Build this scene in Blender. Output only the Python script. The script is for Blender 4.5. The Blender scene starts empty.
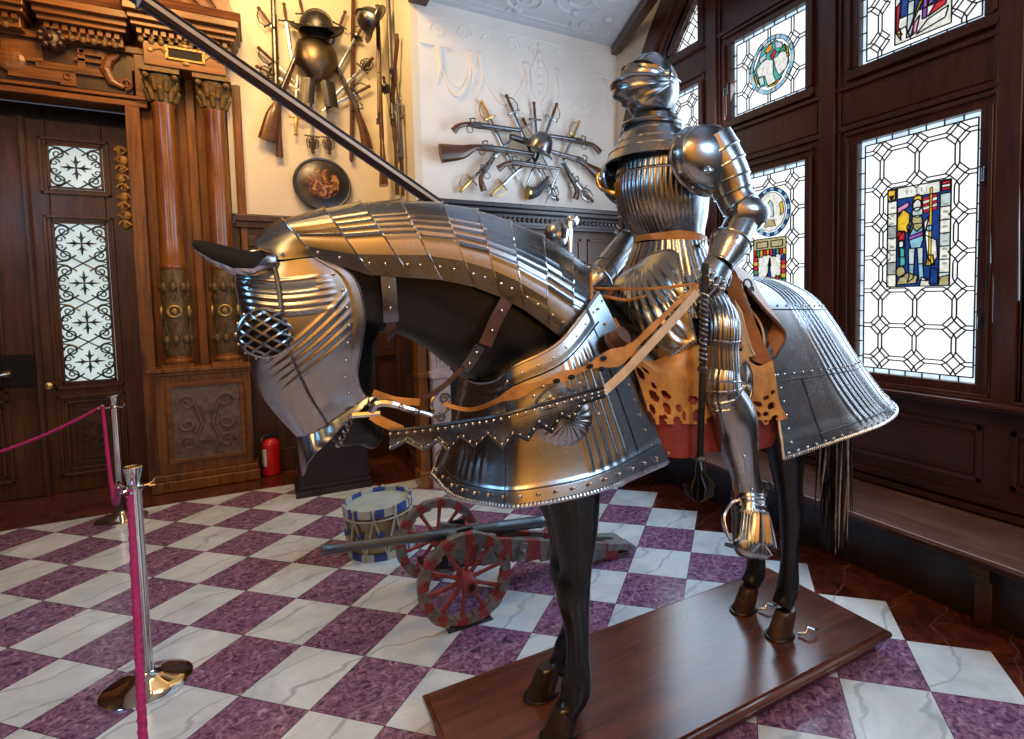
import bpy, math, random
from mathutils import Vector, Matrix
PI = math.pi
R = math.radians
V = Vector
rnd = random.Random(7)
scene = bpy.context.scene
col = scene.collection

# ------------------------------------------------------------------ mesh builder
class MB:
    def __init__(s):
        s.v = []; s.f = []; s.m = []; s.mi = 0
    def add(s, vs, fs):
        o = len(s.v)
        s.v += [tuple(p) for p in vs]
        s.f += [tuple(i + o for i in f) for f in fs]
        s.m += [s.mi] * len(fs)
        return s
    def grid(s, rows, cu=False, cv=False):
        n = len(rows); m = len(rows[0])
        vs = [p for r in rows for p in r]
        fs = []
        for i in range(n if cu else n - 1):
            for j in range(m if cv else m - 1):
                a = i * m + j; b = i * m + (j + 1) % m
                c = ((i + 1) % n) * m + (j + 1) % m; d = ((i + 1) % n) * m + j
                fs.append((a, b, c, d))
        return s.add(vs, fs)
    def box(s, c, d, rot=None):
        c = V(c); x, y, z = d[0] / 2, d[1] / 2, d[2] / 2
        vs = [V((a * x, b * y, e * z)) for a in (-1, 1) for b in (-1, 1) for e in (-1, 1)]
        if rot is not None: vs = [rot @ p for p in vs]
        return s.add([p + c for p in vs], [(0, 1, 3, 2), (4, 6, 7, 5), (0, 4, 5, 1), (2, 3, 7, 6), (0, 2, 6, 4), (1, 5, 7, 3)])
    def bx(s, x0, x1, y0, y1, z0, z1):
        return s.box(((x0 + x1) / 2, (y0 + y1) / 2, (z0 + z1) / 2), (abs(x1 - x0), abs(y1 - y0), abs(z1 - z0)))
    def bar(s, a, b, w, t, up=(0, 0, 1)):
        a = V(a); b = V(b); d = b - a; L = d.length
        if L < 1e-6: return s
        d.normalize(); u = V(up); side = d.cross(u)
        if side.length < 1e-5: side = d.cross(V((1, 0, 0.01)))
        side.normalize(); u = side.cross(d)
        return s.box((a + b) / 2, (L, w, t), Matrix((d, side, u)).transposed())
    def tube(s, pts, rad, n=10, cap=True, closed=False, flat=1.0, up=None):
        pts = [V(p) for p in pts]; k = len(pts)
        if not hasattr(rad, '__len__'): rad = [rad] * k
        rings = []; u = V(up) if up else None
        for i, p in enumerate(pts):
            if closed: t = pts[(i + 1) % k] - pts[i - 1]
            else: t = pts[min(i + 1, k - 1)] - pts[max(i - 1, 0)]
            t.normalize()
            if u is None:
                u = V((0, 0, 1)) if abs(t.z) < 0.9 else V((0, 1, 0))
            w = t.cross(u)
            if w.length < 1e-5: w = t.orthogonal()
            w.normalize(); nu = w.cross(t).normalized()
            if up is None: u = nu
            r = rad[i]
            rx, ry = (r if isinstance(r, (tuple, list)) else (r, r * flat))
            rings.append([p + w * (rx * math.cos(2 * PI * j / n)) + nu * (ry * math.sin(2 * PI * j / n)) for j in range(n)])
        o = len(s.v)
        s.grid(rings, cu=closed, cv=True)
        if cap and not closed:
            s.f.append(tuple(o + j for j in range(n))[::-1]); s.m.append(s.mi)
            s.f.append(tuple(o + (k - 1) * n + j for j in range(n))); s.m.append(s.mi)
        return s
    def lathe(s, prof, o=(0, 0, 0), ax=(0, 0, 1), n=24, cap=True, sx=1.0, sy=1.0, ref=None):
        o = V(o); ax = V(ax).normalized()
        w = (V(ref) if ref else (V((1, 0, 0)) if abs(ax.x) < 0.9 else V((0, 1, 0))))
        w = (w - ax * w.dot(ax)).normalized(); u = ax.cross(w)
        rings = [[o + ax * z + w * (r * sx * math.cos(2 * PI * j / n)) + u * (r * sy * math.sin(2 * PI * j / n)) for j in range(n)] for r, z in prof]
        b = len(s.v); s.grid(rings, cv=True); k = len(prof)
        if cap:
            if prof[0][0] > 1e-4: s.f.append(tuple(b + j for j in range(n))[::-1]); s.m.append(s.mi)
            if prof[-1][0] > 1e-4: s.f.append(tuple(b + (k - 1) * n + j for j in range(n))); s.m.append(s.mi)
        return s
    def ell(s, c, r, n=16, m=10, rot=None):
        c = V(c)
        if not hasattr(r, '__len__'): r = (r, r, r)
        rows = []
        for i in range(m + 1):
            t = PI * i / m
            row = []
            for j in range(n):
                a = 2 * PI * j / n
                p = V((r[0] * math.sin(t) * math.cos(a), r[1] * math.sin(t) * math.sin(a), r[2] * math.cos(t)))
                if rot is not None: p = rot @ p
                row.append(c + p)
            rows.append(row)
        return s.grid(rows, cv=True)
    def prism(s, poly, o, u, v, t):
        o = V(o); u = V(u); v = V(v); w = u.cross(v).normalized() * t
        n = len(poly)
        a = [o + u * x + v * y for x, y in poly]
        b = [p + w for p in a]
        fs = [tuple(range(n))[::-1], tuple(range(n, 2 * n))]
        fs += [(i, (i + 1) % n, n + (i + 1) % n, n + i) for i in range(n)]
        return s.add(a + b, fs)
    def ring(s, c, r, t, ax=(0, 0, 1), n=24, k=8, ref=None, a0=0, a1=360):
        c = V(c); ax = V(ax).normalized()
        w = V(ref) if ref else ax.orthogonal()
        w = (w - ax * w.dot(ax)).normalized(); u = ax.cross(w)
        full = abs(a1 - a0) >= 360
        cnt = n if full else n + 1
        pts = [c + w * (r * math.cos(R(a0 + (a1 - a0) * i / n))) + u * (r * math.sin(R(a0 + (a1 - a0) * i / n))) for i in range(cnt)]
        return s.tube(pts, t, k, closed=full)
    def rivets(s, pts, r, nrm=None):
        for p in pts:
            s.ell(p, r, 6, 4)
        return s

def frame_at(p, d, up=(0, 0, 1)):
    d = V(d).normalized(); s_ = d.cross(V(up)).normalized(); u = s_.cross(d)
    return d, s_, u

def cr(pts, n):
    """Catmull-Rom resample of a list of points (tuples of any dimension): n steps per span."""
    out = []; k = len(pts)
    for i in range(k - 1):
        p0 = pts[max(i - 1, 0)]; p1 = pts[i]; p2 = pts[i + 1]; p3 = pts[min(i + 2, k - 1)]
        if i == 0: p0 = tuple(2 * a - b for a, b in zip(p1, p2))
        if i == k - 2: p3 = tuple(2 * a - b for a, b in zip(p2, p1))
        for j in range(n):
            t = j / n
            out.append(tuple(0.5 * (2 * b + (c - a) * t + (2 * a - 5 * b + 4 * c - d) * t * t + (3 * b - a - 3 * c + d) * t ** 3)
                             for a, b, c, d in zip(p0, p1, p2, p3)))
    out.append(tuple(pts[-1]))
    return out

def surf(ctrl, nu, nv):
    """smooth dense grid through a control grid (rows x cols of 3D points)"""
    rows = [cr(r, nv) for r in ctrl]
    cols = [cr([r[j] for r in rows], nu) for j in range(len(rows[0]))]
    return [[V(cols[j][i]) for j in range(len(cols))] for i in range(len(cols[0]))]

def normals(g):
    n = len(g); m = len(g[0]); out = []
    for i in range(n):
        row = []
        for j in range(m):
            du = g[min(i + 1, n - 1)][j] - g[max(i - 1, 0)][j]
            dv = g[i][min(j + 1, m - 1)] - g[i][max(j - 1, 0)]
            c = du.cross(dv)
            row.append(c.normalized() if c.length > 1e-12 else V((0, 0, 1)))
        out.append(row)
    return out

def displace(g, fn, flip=1):
    nn = normals(g); n = len(g); m = len(g[0])
    return [[g[i][j] + nn[i][j] * (flip * fn(i / (n - 1), j / (m - 1))) for j in range(m)] for i in range(n)]

# ------------------------------------------------------------------ objects
def wloc(o):
    p = V((0, 0, 0))
    while o is not None:
        p = p + o.location; o = o.parent
    return p

def obj(name, mb, mat, parent=None, world=True, smooth=True, ang=35, bevel=0, solid=0, sub=0, off=0, seg=2):
    me = bpy.data.meshes.new(name)
    sh = wloc(parent) if (parent is not None and world) else V((0, 0, 0))
    me.from_pydata([(p[0] - sh.x, p[1] - sh.y, p[2] - sh.z) for p in mb.v], [], mb.f)
    mats = mat if isinstance(mat, (list, tuple)) else [mat]
    for m_ in mats: me.materials.append(m_)
    if len(mats) > 1:
        for p, i in zip(me.polygons, mb.m): p.material_index = i
    me.validate()
    me.update()
    if smooth:
        for p in me.polygons: p.use_smooth = True
        me.set_sharp_from_angle(angle=R(ang))
    o = bpy.data.objects.new(name, me); col.objects.link(o)
    if parent is not None: o.parent = parent
    if solid:
        md = o.modifiers.new('thickness', 'SOLIDIFY'); md.thickness = solid; md.offset = off
        md = o.modifiers.new('crease', 'EDGE_SPLIT'); md.split_angle = R(max(ang, 45)); md.use_edge_sharp = False
    if bevel:
        md = o.modifiers.new('bevel', 'BEVEL'); md.width = bevel; md.segments = seg; md.limit_method = 'ANGLE'; md.angle_limit = R(40)
    if sub:
        md = o.modifiers.new('sub', 'SUBSURF'); md.levels = sub; md.render_levels = sub
    return o

def tag(o, label, cat, group=None):
    o['label'] = label; o['category'] = cat
    if group: o['group'] = group
    return o

def thing(name, label, cat, loc=(0, 0, 0), group=None):
    o = bpy.data.objects.new(name, None); col.objects.link(o)
    o.location = loc; o.empty_display_size = 0.1
    return tag(o, label, cat, group)

def struct(name, mb, mat, parent=None, **k):
    o = obj(name, mb, mat, parent, **k)
    if parent is None: o['kind'] = 'structure'
    return o

def copy_tree(o, parent=None):
    c = o.copy(); col.objects.link(c)
    if parent is not None: c.parent = parent
    for ch in [x for x in o.children]:
        copy_tree(ch, c)
    return c

# ------------------------------------------------------------------ materials
def nodes(name):
    m = bpy.data.materials.new(name); m.use_nodes = True
    nt = m.node_tree; b = nt.nodes['Principled BSDF']
    return m, nt, b

def ramp(nt, src, stops):
    r = nt.nodes.new('ShaderNodeValToRGB'); nt.links.new(src, r.inputs[0])
    e = r.color_ramp.elements
    while len(e) < len(stops): e.new(0.5)
    for x, (p, c) in zip(e, stops): x.position = p; x.color = (*c, 1)
    return r.outputs[0]

def coords(nt, scale=(1, 1, 1), rot=(0, 0, 0), kind='Object'):
    t = nt.nodes.new('ShaderNodeTexCoord'); mp = nt.nodes.new('ShaderNodeMapping')
    mp.inputs['Scale'].default_value = scale; mp.inputs['Rotation'].default_value = rot
    nt.links.new(t.outputs[kind], mp.inputs[0]); return mp.outputs[0]

def noise(nt, vec, scale, detail=4, rough=0.55, dist=0.0):
    n = nt.nodes.new('ShaderNodeTexNoise'); n.inputs['Scale'].default_value = scale
    n.inputs['Detail'].default_value = detail; n.inputs['Roughness'].default_value = rough
    n.inputs['Distortion'].default_value = dist
    nt.links.new(vec, n.inputs['Vector']); return n.outputs[0]

def bump(nt, b, h, strength=0.2, dist=0.01):
    n = nt.nodes.new('ShaderNodeBump'); n.inputs['Strength'].default_value = strength
    n.inputs['Distance'].default_value = dist
    nt.links.new(h, n.inputs['Height']); nt.links.new(n.outputs[0], b.inputs['Normal'])

def plain(name, c, rough=0.5, metal=0.0, var=0.25, scale=12, bmp=0.0, coat=0.0, rvar=0.0, spec=None):
    m, nt, b = nodes(name)
    vec = coords(nt)
    n = noise(nt, vec, scale)
    lo = tuple(x * (1 - var) for x in c); hi = tuple(min(1, x * (1 + var)) for x in c)
    nt.links.new(ramp(nt, n, [(0.3, lo), (0.7, hi)]), b.inputs['Base Color'])
    b.inputs['Metallic'].default_value = metal; b.inputs['Roughness'].default_value = rough
    if rvar:
        n2 = noise(nt, vec, scale * 0.7, 5)
        r0 = max(0.02, rough - rvar); r1 = rough + rvar
        nt.links.new(ramp(nt, n2, [(0.3, (r0,) * 3), (0.7, (r1,) * 3)]), b.inputs['Roughness'])
    if bmp: bump(nt, b, noise(nt, vec, scale * 3), bmp, 0.004)
    if coat:
        b.inputs['Coat Weight'].default_value = coat; b.inputs['Coat Roughness'].default_value = 0.12
    if spec is not None: b.inputs['Specular IOR Level'].default_value = spec
    return m

def wood(name, dark, light, axis=2, rough=0.35, scale=1.0, coat=0.2, bmp=0.15):
    m, nt, b = nodes(name)
    sc = [9 * scale] * 3; sc[axis] = 0.8 * scale
    vec = coords(nt, sc)
    n = noise(nt, vec, 3.0, 6, 0.6, 0.6)
    n2 = noise(nt, coords(nt), 2.2, 3)
    mx = nt.nodes.new('ShaderNodeMath'); mx.operation = 'MULTIPLY_ADD'
    nt.links.new(n2, mx.inputs[0]); mx.inputs[1].default_value = 0.5; nt.links.new(n, mx.inputs[2])
    nt.links.new(ramp(nt, mx.outputs[0], [(0.5, dark), (1.0, light)]), b.inputs['Base Color'])
    b.inputs['Roughness'].default_value = rough
    b.inputs['Coat Weight'].default_value = coat; b.inputs['Coat Roughness'].default_value = 0.2
    bump(nt, b, n, bmp, 0.003)
    return m

def emit(name, c, s, var=0.0, scale=3):
    m, nt, b = nodes(name)
    b.inputs['Base Color'].default_value = (*[x * 0.3 for x in c], 1); b.inputs['Roughness'].default_value = 0.15
    b.inputs['Emission Color'].default_value = (*c, 1); b.inputs['Emission Strength'].default_value = s
    if var:
        n = noise(nt, coords(nt), scale, 3)
        lo = tuple(x * (1 - var) for x in c)
        nt.links.new(ramp(nt, n, [(0.35, lo), (0.6, c)]), b.inputs['Emission Color'])
    return m

# ------------------------------------------------------------------ palette
M = {}
def steel(name, c, rough, rvar=0.1, scale=7, bmp=0.05):
    m, nt, b = nodes(name)
    vec = coords(nt)
    n = noise(nt, vec, scale, 5, 0.6)
    lo = tuple(x * 0.88 for x in c); hi = tuple(min(1, x * 1.1) for x in c)
    nt.links.new(ramp(nt, n, [(0.3, lo), (0.68, hi)]), b.inputs['Base Color'])
    b.inputs['Metallic'].default_value = 1.0
    n2 = noise(nt, vec, scale * 2.3, 6, 0.65)
    nt.links.new(ramp(nt, n2, [(0.3, (max(.03, rough - rvar),) * 3), (0.7, (rough + rvar,) * 3)]), b.inputs['Roughness'])
    bump(nt, b, noise(nt, vec, scale * 1.2, 3), bmp, 0.01)
    return m
M['steel'] = steel('armour_steel', (0.4, 0.42, 0.45), 0.26, 0.025, 6, 0.02)
M['steel_dark'] = steel('dark_armour_steel', (0.2, 0.21, 0.23), 0.30, 0.08, 8, 0.06)
M['steel_bright'] = steel('bright_steel', (0.62, 0.64, 0.68), 0.2)
M['iron'] = steel('blackened_iron', (0.07, 0.07, 0.075), 0.36, 0.1, 12, 0.1)
M['iron_brown'] = steel('browned_iron', (0.14, 0.11, 0.08), 0.36, 0.06, 8, 0.06)
M['chrome'] = plain('polished_chrome', (0.75, 0.77, 0.8), 0.07, 1.0, 0.03, 4)
M['brass'] = plain('aged_brass', (0.62, 0.42, 0.14), 0.3, 1.0, 0.25, 14)
M['black'] = plain('black_lacquer', (0.008, 0.008, 0.01), 0.25, 0, 0.3, 20, coat=0.3)
M['slot'] = plain('dark_opening', (0.004, 0.004, 0.005), 0.8)
M['horse'] = plain('black_horse_coat', (0.004, 0.005, 0.008), 0.3, 0, 0.45, 9, bmp=0.12, rvar=0.08, spec=0.5)
M['hoof'] = plain('brown_hoof_horn', (0.055, 0.027, 0.013), 0.35, 0, 0.7, 14, bmp=0.1, rvar=0.1, coat=0.15)
M['hoof_dark'] = plain('dark_hoof_horn', (0.025, 0.015, 0.01), 0.3, 0, 0.5, 22, bmp=0.1, coat=0.2)
M['hair'] = plain('black_tail_hair', (0.02, 0.018, 0.022), 0.45, 0, 0.4, 40)
M['hair_pale'] = plain('pale_tail_hair', (0.42, 0.34, 0.27), 0.55, 0, 0.4, 40)
M['leather'] = plain('tan_rein_leather', (0.5, 0.235, 0.06), 0.4, 0, 0.35, 18, bmp=0.15)
M['leather_brown'] = plain('brown_saddle_leather', (0.3, 0.115, 0.035), 0.45, 0, 0.45, 9, bmp=0.2)
M['leather_pale'] = plain('cream_leather', (0.62, 0.5, 0.36), 0.55, 0, 0.3, 9, bmp=0.15)
M['leather_dark'] = plain('dark_strap_leather', (0.09, 0.04, 0.03), 0.4, 0, 0.4, 20, bmp=0.15)
M['velvet'] = plain('red_velvet', (0.22, 0.03, 0.025), 0.75, 0, 0.45, 7)
M['plaster'] = plain('cream_plaster', (0.74, 0.68, 0.55), 0.7, 0, 0.06, 2.5, bmp=0.05)
M['plaster_ochre'] = plain('ochre_plaster', (0.74, 0.4, 0.085), 0.7, 0, 0.1, 2.5)  # colour invented so the unseen back wall reflects gold into the armour
M['plaster_white'] = plain('white_plaster', (0.82, 0.82, 0.79), 0.7, 0, 0.05, 2.5, bmp=0.05)
M['plaster_ceiling'] = plain('pale_blue_grey_plaster', (0.6, 0.62, 0.67), 0.7, 0, 0.05, 2.5, bmp=0.05)
M['oak'] = wood('amber_oak', (0.042, 0.011, 0.002), (0.27, 0.095, 0.015), 2, 0.4, 1, 0.15)
M['oak_h'] = wood('amber_oak_crosswise', (0.042, 0.011, 0.002), (0.27, 0.095, 0.015), 0, 0.4, 1, 0.15)
M['oak_dark'] = wood('dark_brown_oak', (0.018, 0.007, 0.004), (0.075, 0.028, 0.012), 2, 0.42, 1, 0.1)
M['oak_door'] = wood('dark_amber_door_oak', (0.016, 0.0048, 0.001), (0.10, 0.032, 0.005), 2, 0.4, 1, 0.15)
M['oak_red'] = wood('polished_column_wood', (0.1, 0.028, 0.005), (0.3, 0.11, 0.02), 2, 0.25, 1, 0.4)
M['gilt'] = plain('gilded_carving', (0.42, 0.26, 0.08), 0.42, 0.3, 0.4, 25, bmp=0.3)
M['green_gilt'] = plain('green_painted_carving', (0.12, 0.07, 0.02), 0.5, 0.1, 0.5, 30, bmp=0.3)
M['carved_grey'] = plain('grey_brown_carved_panel', (0.13, 0.085, 0.06), 0.5, 0, 0.4, 25, bmp=0.2)
M['mahog'] = wood('red_brown_window_timber', (0.018, 0.0055, 0.004), (0.085, 0.022, 0.012), 2, 0.32, 1, 0.25)
M['mahog_h'] = wood('red_brown_timber_along', (0.018, 0.0055, 0.004), (0.085, 0.022, 0.012), 1, 0.32, 1, 0.25)
M['purple_wood'] = wood('purple_brown_panel_wood', (0.016, 0.007, 0.009), (0.055, 0.02, 0.022), 1, 0.3, 1, 0.3)
M['bench'] = wood('worn_bench_wood', (0.06, 0.028, 0.022), (0.2, 0.1, 0.075), 1, 0.3, 0.8, 0.3)
M['plinth'] = wood('polished_plinth_wood', (0.045, 0.012, 0.008), (0.17, 0.052, 0.03), 0, 0.2, 0.6, 0.5, 0.2)
M['black_wood'] = wood('near_black_wood', (0.008, 0.005, 0.008), (0.03, 0.018, 0.026), 0, 0.4, 1, 0.1)
M['gunstock'] = wood('walnut_gunstock', (0.035, 0.012, 0.005), (0.13, 0.045, 0.015), 0, 0.3, 3, 0.3)
M['gun_metal'] = steel('gun_barrel_metal', (0.13, 0.13, 0.14), 0.35)
M['horn'] = plain('grey_powder_horn', (0.06, 0.065, 0.075), 0.35, 0, 0.4, 20)
M['red'] = plain('red_painted_metal', (0.62, 0.012, 0.018), 0.3, 0, 0.1, 10, coat=0.3)
M['white_label'] = plain('white_label', (0.75, 0.72, 0.68), 0.6, 0, 0.1)
M['rope'] = plain('magenta_cord', (0.36, 0.008, 0.13), 0.6, 0, 0.3, 60, bmp=0.3)
M['red_paint'] = plain('worn_red_paint', (0.27, 0.045, 0.045), 0.5, 0, 0.4, 25, bmp=0.1)
M['grey_paint'] = plain('worn_grey_paint', (0.19, 0.19, 0.19), 0.5, 0.2, 0.35, 25, bmp=0.1)
M['gun_blue'] = steel('blue_grey_barrel', (0.17, 0.2, 0.23), 0.42)
M['drum_skin'] = plain('pale_drum_skin', (0.34, 0.42, 0.43), 0.6, 0, 0.15, 8)
M['drum_shell'] = plain('brass_drum_shell', (0.3, 0.27, 0.15), 0.35, 0.75, 0.35, 6, rvar=0.1)
M['drum_blue'] = plain('blue_hoop_paint', (0.03, 0.06, 0.26), 0.5, 0, 0.25, 15)
M['drum_white'] = plain('white_hoop_paint', (0.42, 0.44, 0.42), 0.5, 0, 0.12, 15)
M['cord_white'] = plain('white_cord', (0.38, 0.37, 0.31), 0.7)
M['mantel_marble'] = plain('pink_grey_marble', (0.5, 0.4, 0.4), 0.35, 0, 0.25, 9)
M['lead'] = plain('lead_came', (0.006, 0.006, 0.008), 0.5, 0.0, 0.3, 30)

def marble(name, stops, vein, vscale, rough=0.12):
    m, nt, b = nodes(name)
    vec = coords(nt)
    n = noise(nt, vec, vscale, 7, 0.62, 1.2)
    c = ramp(nt, n, stops)
    w = nt.nodes.new('ShaderNodeTexWave'); w.inputs['Scale'].default_value = 0.9; w.inputs['Distortion'].default_value = 9
    w.inputs['Detail'].default_value = 4; w.inputs['Detail Scale'].default_value = 1.4
    mp = coords(nt, (1, 1.6, 1), (0, 0, 0.9)); nt.links.new(mp, w.inputs['Vector'])
    f = ramp(nt, w.outputs['Fac'], [(0.0, (1, 1, 1)), (vein[1], (0, 0, 0))])
    mx = nt.nodes.new('ShaderNodeMix'); mx.data_type = 'RGBA'
    nt.links.new(f, mx.inputs[0]); nt.links.new(c, mx.inputs[6]); mx.inputs[7].default_value = (*vein[0], 1)
    nt.links.new(mx.outputs[2], b.inputs['Base Color'])
    b.inputs['Roughness'].default_value = rough
    return m
M['tile_white'] = marble('white_veined_marble', [(0.35, (0.5, 0.57, 0.63)), (0.65, (0.69, 0.77, 0.82))], ((0.4, 0.46, 0.52), 0.025), 3, 0.2)  # blue cast of the daylight is put into the white tile colour
M['tile_purple'] = marble('mottled_purple_marble', [(0.36, (0.07, 0.03, 0.075)), (0.47, (0.175, 0.085, 0.165)), (0.6, (0.30, 0.16, 0.27)), (0.68, (0.44, 0.33, 0.43))], ((0.3, 0.2, 0.28), 0.006), 30, 0.2)
M['tile_red'] = marble('dark_red_marble', [(0.35, (0.035, 0.008, 0.006)), (0.65, (0.13, 0.03, 0.018))], ((0.16, 0.07, 0.055), 0.006), 6, 0.14)
M['grout'] = plain('grout', (0.08, 0.07, 0.08), 0.8)

# ------------------------------------------------------------------ the room
TILE = 0.36
def tile_pt(i, j):          # marble grid, laid diagonally to the walls
    return ((i + j - 0.65341) * TILE / math.sqrt(2), (j - i + 14.84822) * TILE / math.sqrt(2))
def make_floor():
    b = MB()
    b.mi = 3; b.add([(-5, -2.5, -0.004), (3.6, -2.5, -0.004), (3.6, 7.2, -0.004), (-5, 7.2, -0.004)], [(0, 1, 2, 3)])
    e = 0.0022
    for i in range(-26, 30):
        for j in range(-24, 16):
            cx = (i + j + 1 - 0.65341) * 0.25456; cy = (j - i + 14.84822) * 0.25456
            if cx < -5 or cy < -2.4 or cx > 3.6 or cy > 7.1: continue
            q = [tile_pt(i, j), tile_pt(i + 1, j), tile_pt(i + 1, j + 1), tile_pt(i, j + 1)]
            q = [(x + (cx - x) / 0.2546 * e, y + (cy - y) / 0.2546 * e, 0) for x, y in q]
            lim = 8 if cx < 0.8 else 6
            white = (i + j) % 2 == 0
            if i + j > 10 or j - i > lim: continue
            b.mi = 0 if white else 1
            if j - i == lim:                                # cut along the border
                b.add([q[0], q[1], q[2]], [(0, 1, 2)])
            else:
                b.add(q, [(0, 1, 2, 3)])
    # border slabs of dark red marble around the field
    b.mi = 2
    z = -0.0025
    b.add([(-5, -2.5, z), (3.6, -2.5, z), (3.6, 7.2, z), (-5, 7.2, z)], [(0, 1, 2, 3)])
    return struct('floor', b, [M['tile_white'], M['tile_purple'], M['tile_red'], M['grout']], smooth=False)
make_floor()

# left trophy wall, return wall, chimney breast
b = MB(); b.bx(-0.22, 1.32, 6.42, 6.6, 2.58, 5.3); struct('wall_far', b, M['plaster'])
b = MB(); b.bx(-3.2, -2.62, 6.46, 6.62, 0, 5.3); b.bx(-2.62, -0.22, 6.46, 6.62, 3.47, 5.3); b.bx(-0.9, -0.22, 6.46, 6.62, 0, 3.47)
struct('wall_doorway', b, M['oak'])
b = MB(); b.bx(-3.2, -0.7, 7.15, 7.25, 0, 3.6); b.bx(-0.88, -0.8, 6.62, 7.15, 0, 3.6); struct('wall_passage', b, M['oak_dark'])
b = MB(); b.bx(1.25, 1.32, 5.2, 6.45, 2.58, 5.3); struct('wall_return', b, M['plaster'])
b = MB(); b.bx(1.32, 3.62, 5.2, 5.35, 2.45, 5.3); struct('wall_chimney', b, M['plaster_white'])
b = MB(); b.bx(-3.35, -3.2, -2.5, 6.6, 0, 5.3); struct('wall_left', b, M['oak_dark'])

b = MB(); b.bx(-3.35, 3.6, -2.75, -2.6, 1.3, 5.3); struct('wall_back', b, M['plaster_ochre'])
b = MB(); b.bx(-3.35, 3.6, -2.75, -2.58, 0, 1.3); struct('wall_back', b, M['oak_dark'])
# relief stucco: frieze on the chimney wall, scrolls on the ceiling
def scroll(b, o, u, v, r, t, turns=1.6, s=1):
    o = V(o); u = V(u); v = V(v); pts = []
    n = int(26 * turns)
    for k in range(n + 1):
        a = 2 * PI * turns * k / n; rr = r * (1 - 0.82 * k / n)
        pts.append(o + u * (rr * math.cos(a) * s) + v * (rr * math.sin(a)))
    b.tube(pts, [t * (1 - 0.4 * k / n) for k in range(n + 1)], 6)
fr = MB()
yw = 5.202
def fest(x0, x1, z0, drop, t=0.022):
    pts = [(x0 + (x1 - x0) * k / 14, yw, z0 - drop * 4 * (k / 14) * (1 - k / 14)) for k in range(15)]
    fr.tube(pts, [t * (0.5 + 1.6 * (k / 14) * (1 - k / 14)) for k in range(15)], 6)
for x0, x1 in ((1.5, 1.82), (1.9, 2.38), (2.74, 3.3)):
    fest(x0, x1, 3.95, 0.34); fest(x0 + 0.03, x1 - 0.03, 3.9, 0.2, 0.013)
    for xx in (x0, x1):
        fr.tube([(xx, yw, 4.0), (xx + 0.02, yw, 3.85), (xx - 0.02, yw, 3.68)], [0.03, 0.022, 0.006], 6)
        fr.ell((xx, yw, 4.02), (0.05, 0.02, 0.05), 10, 6)
for xx in (2.45, 2.62):
    fr.tube([(2.535, yw, 4.2), (xx + (0.02 if xx > 2.5 else -0.02), yw, 3.98), (xx, yw, 3.78), (2.535, yw, 3.66)], 0.018, 6)
for k in range(7): fr.ell((2.535, yw, 4.24 - k * 0.08), (0.035 + 0.012 * (k % 2), 0.02, 0.045), 8, 6)
for k in range(6): fr.ell((2.3 + 0.09 * k, yw, 3.55 + 0.04 * (k % 2)), (0.035, 0.014, 0.03), 8, 6)
for k in range(8): scroll(fr, (1.5 + 0.25 * k, yw, 4.18 + 0.02 * (k % 2)), (1, 0, 0), (0, 0, 1), 0.075, 0.011, 1.4, 1 if k % 2 else -1)
fr.bx(1.33, 3.46, 5.192, 5.2, 4.3, 4.315)
fr.bx(3.1, 3.4, 5.192, 5.2, 4.08, 4.095); fr.bx(1.33, 1.6, 5.185, 5.2, 4.03, 4.06)
struct('trim_1', fr, M['plaster_white'])

b = MB(); b.prism([(1.3, -2.4), (2.05, -2.4), (2.45, 1.6), (3.06, 4.0), (3.44, 5.2), (1.3, 5.2)], (0, 0, 4.42), (1, 0, 0), (0, 1, 0), 0.08)
struct('ceiling', b, M['plaster_ceiling'], smooth=False)
b = MB(); b.bx(-3.3, 1.3, -2.4, 6.6, 5.3, 5.4); struct('ceiling', b, M['plaster'], smooth=False)
cs = MB()
for k, (x, y, r, s) in enumerate(((1.75, 4.85, .16, 1), (2.2, 4.75, .2, -1), (2.62, 4.55, .24, 1), (2.95, 4.9, .19, -1), (2.45, 4.1, .2, 1), (2.85, 4.25, .17, -1), (1.9, 4.3, .2, 1), (2.1, 3.8, .2, -1), (1.6, 4.45, .15, 1))):
    scroll(cs, (x, y, 4.42), (1, 0, 0), (0, 1, 0), r, 0.024, 1.7, s)
for a, c in (((1.4, 5.02), (3.28, 5.02)), ((3.28, 5.02), (2.95, 3.9)), ((1.4, 5.1), (3.33, 5.1)), ((2.1, 5.02), (2.35, 4.2)), ((2.35, 4.2), (2.9, 4.6))):
    cs.tube([(*a, 4.42), (*c, 4.42)], 0.016, 6)
for x, y in ((2.2, 4.95), (2.7, 4.75), (3.05, 4.7), (2.45, 4.35)):
    cs.ell((x, y, 4.41), (0.05, 0.05, 0.03), 10, 6)
struct('trim_2', cs, M['plaster_ceiling'])
b = MB(); b.bar((3.5, 5.36, 4.40), (2.9, 3.3, 4.40), 0.09, 0.13); struct('trim_3', b, M['mahog'], smooth=False)
b = MB(); b.bx(1.24, 1.4, 4.95, 5.19, 4.36, 4.5); struct('trim_4', b, M['oak_dark'], smooth=False)

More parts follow.
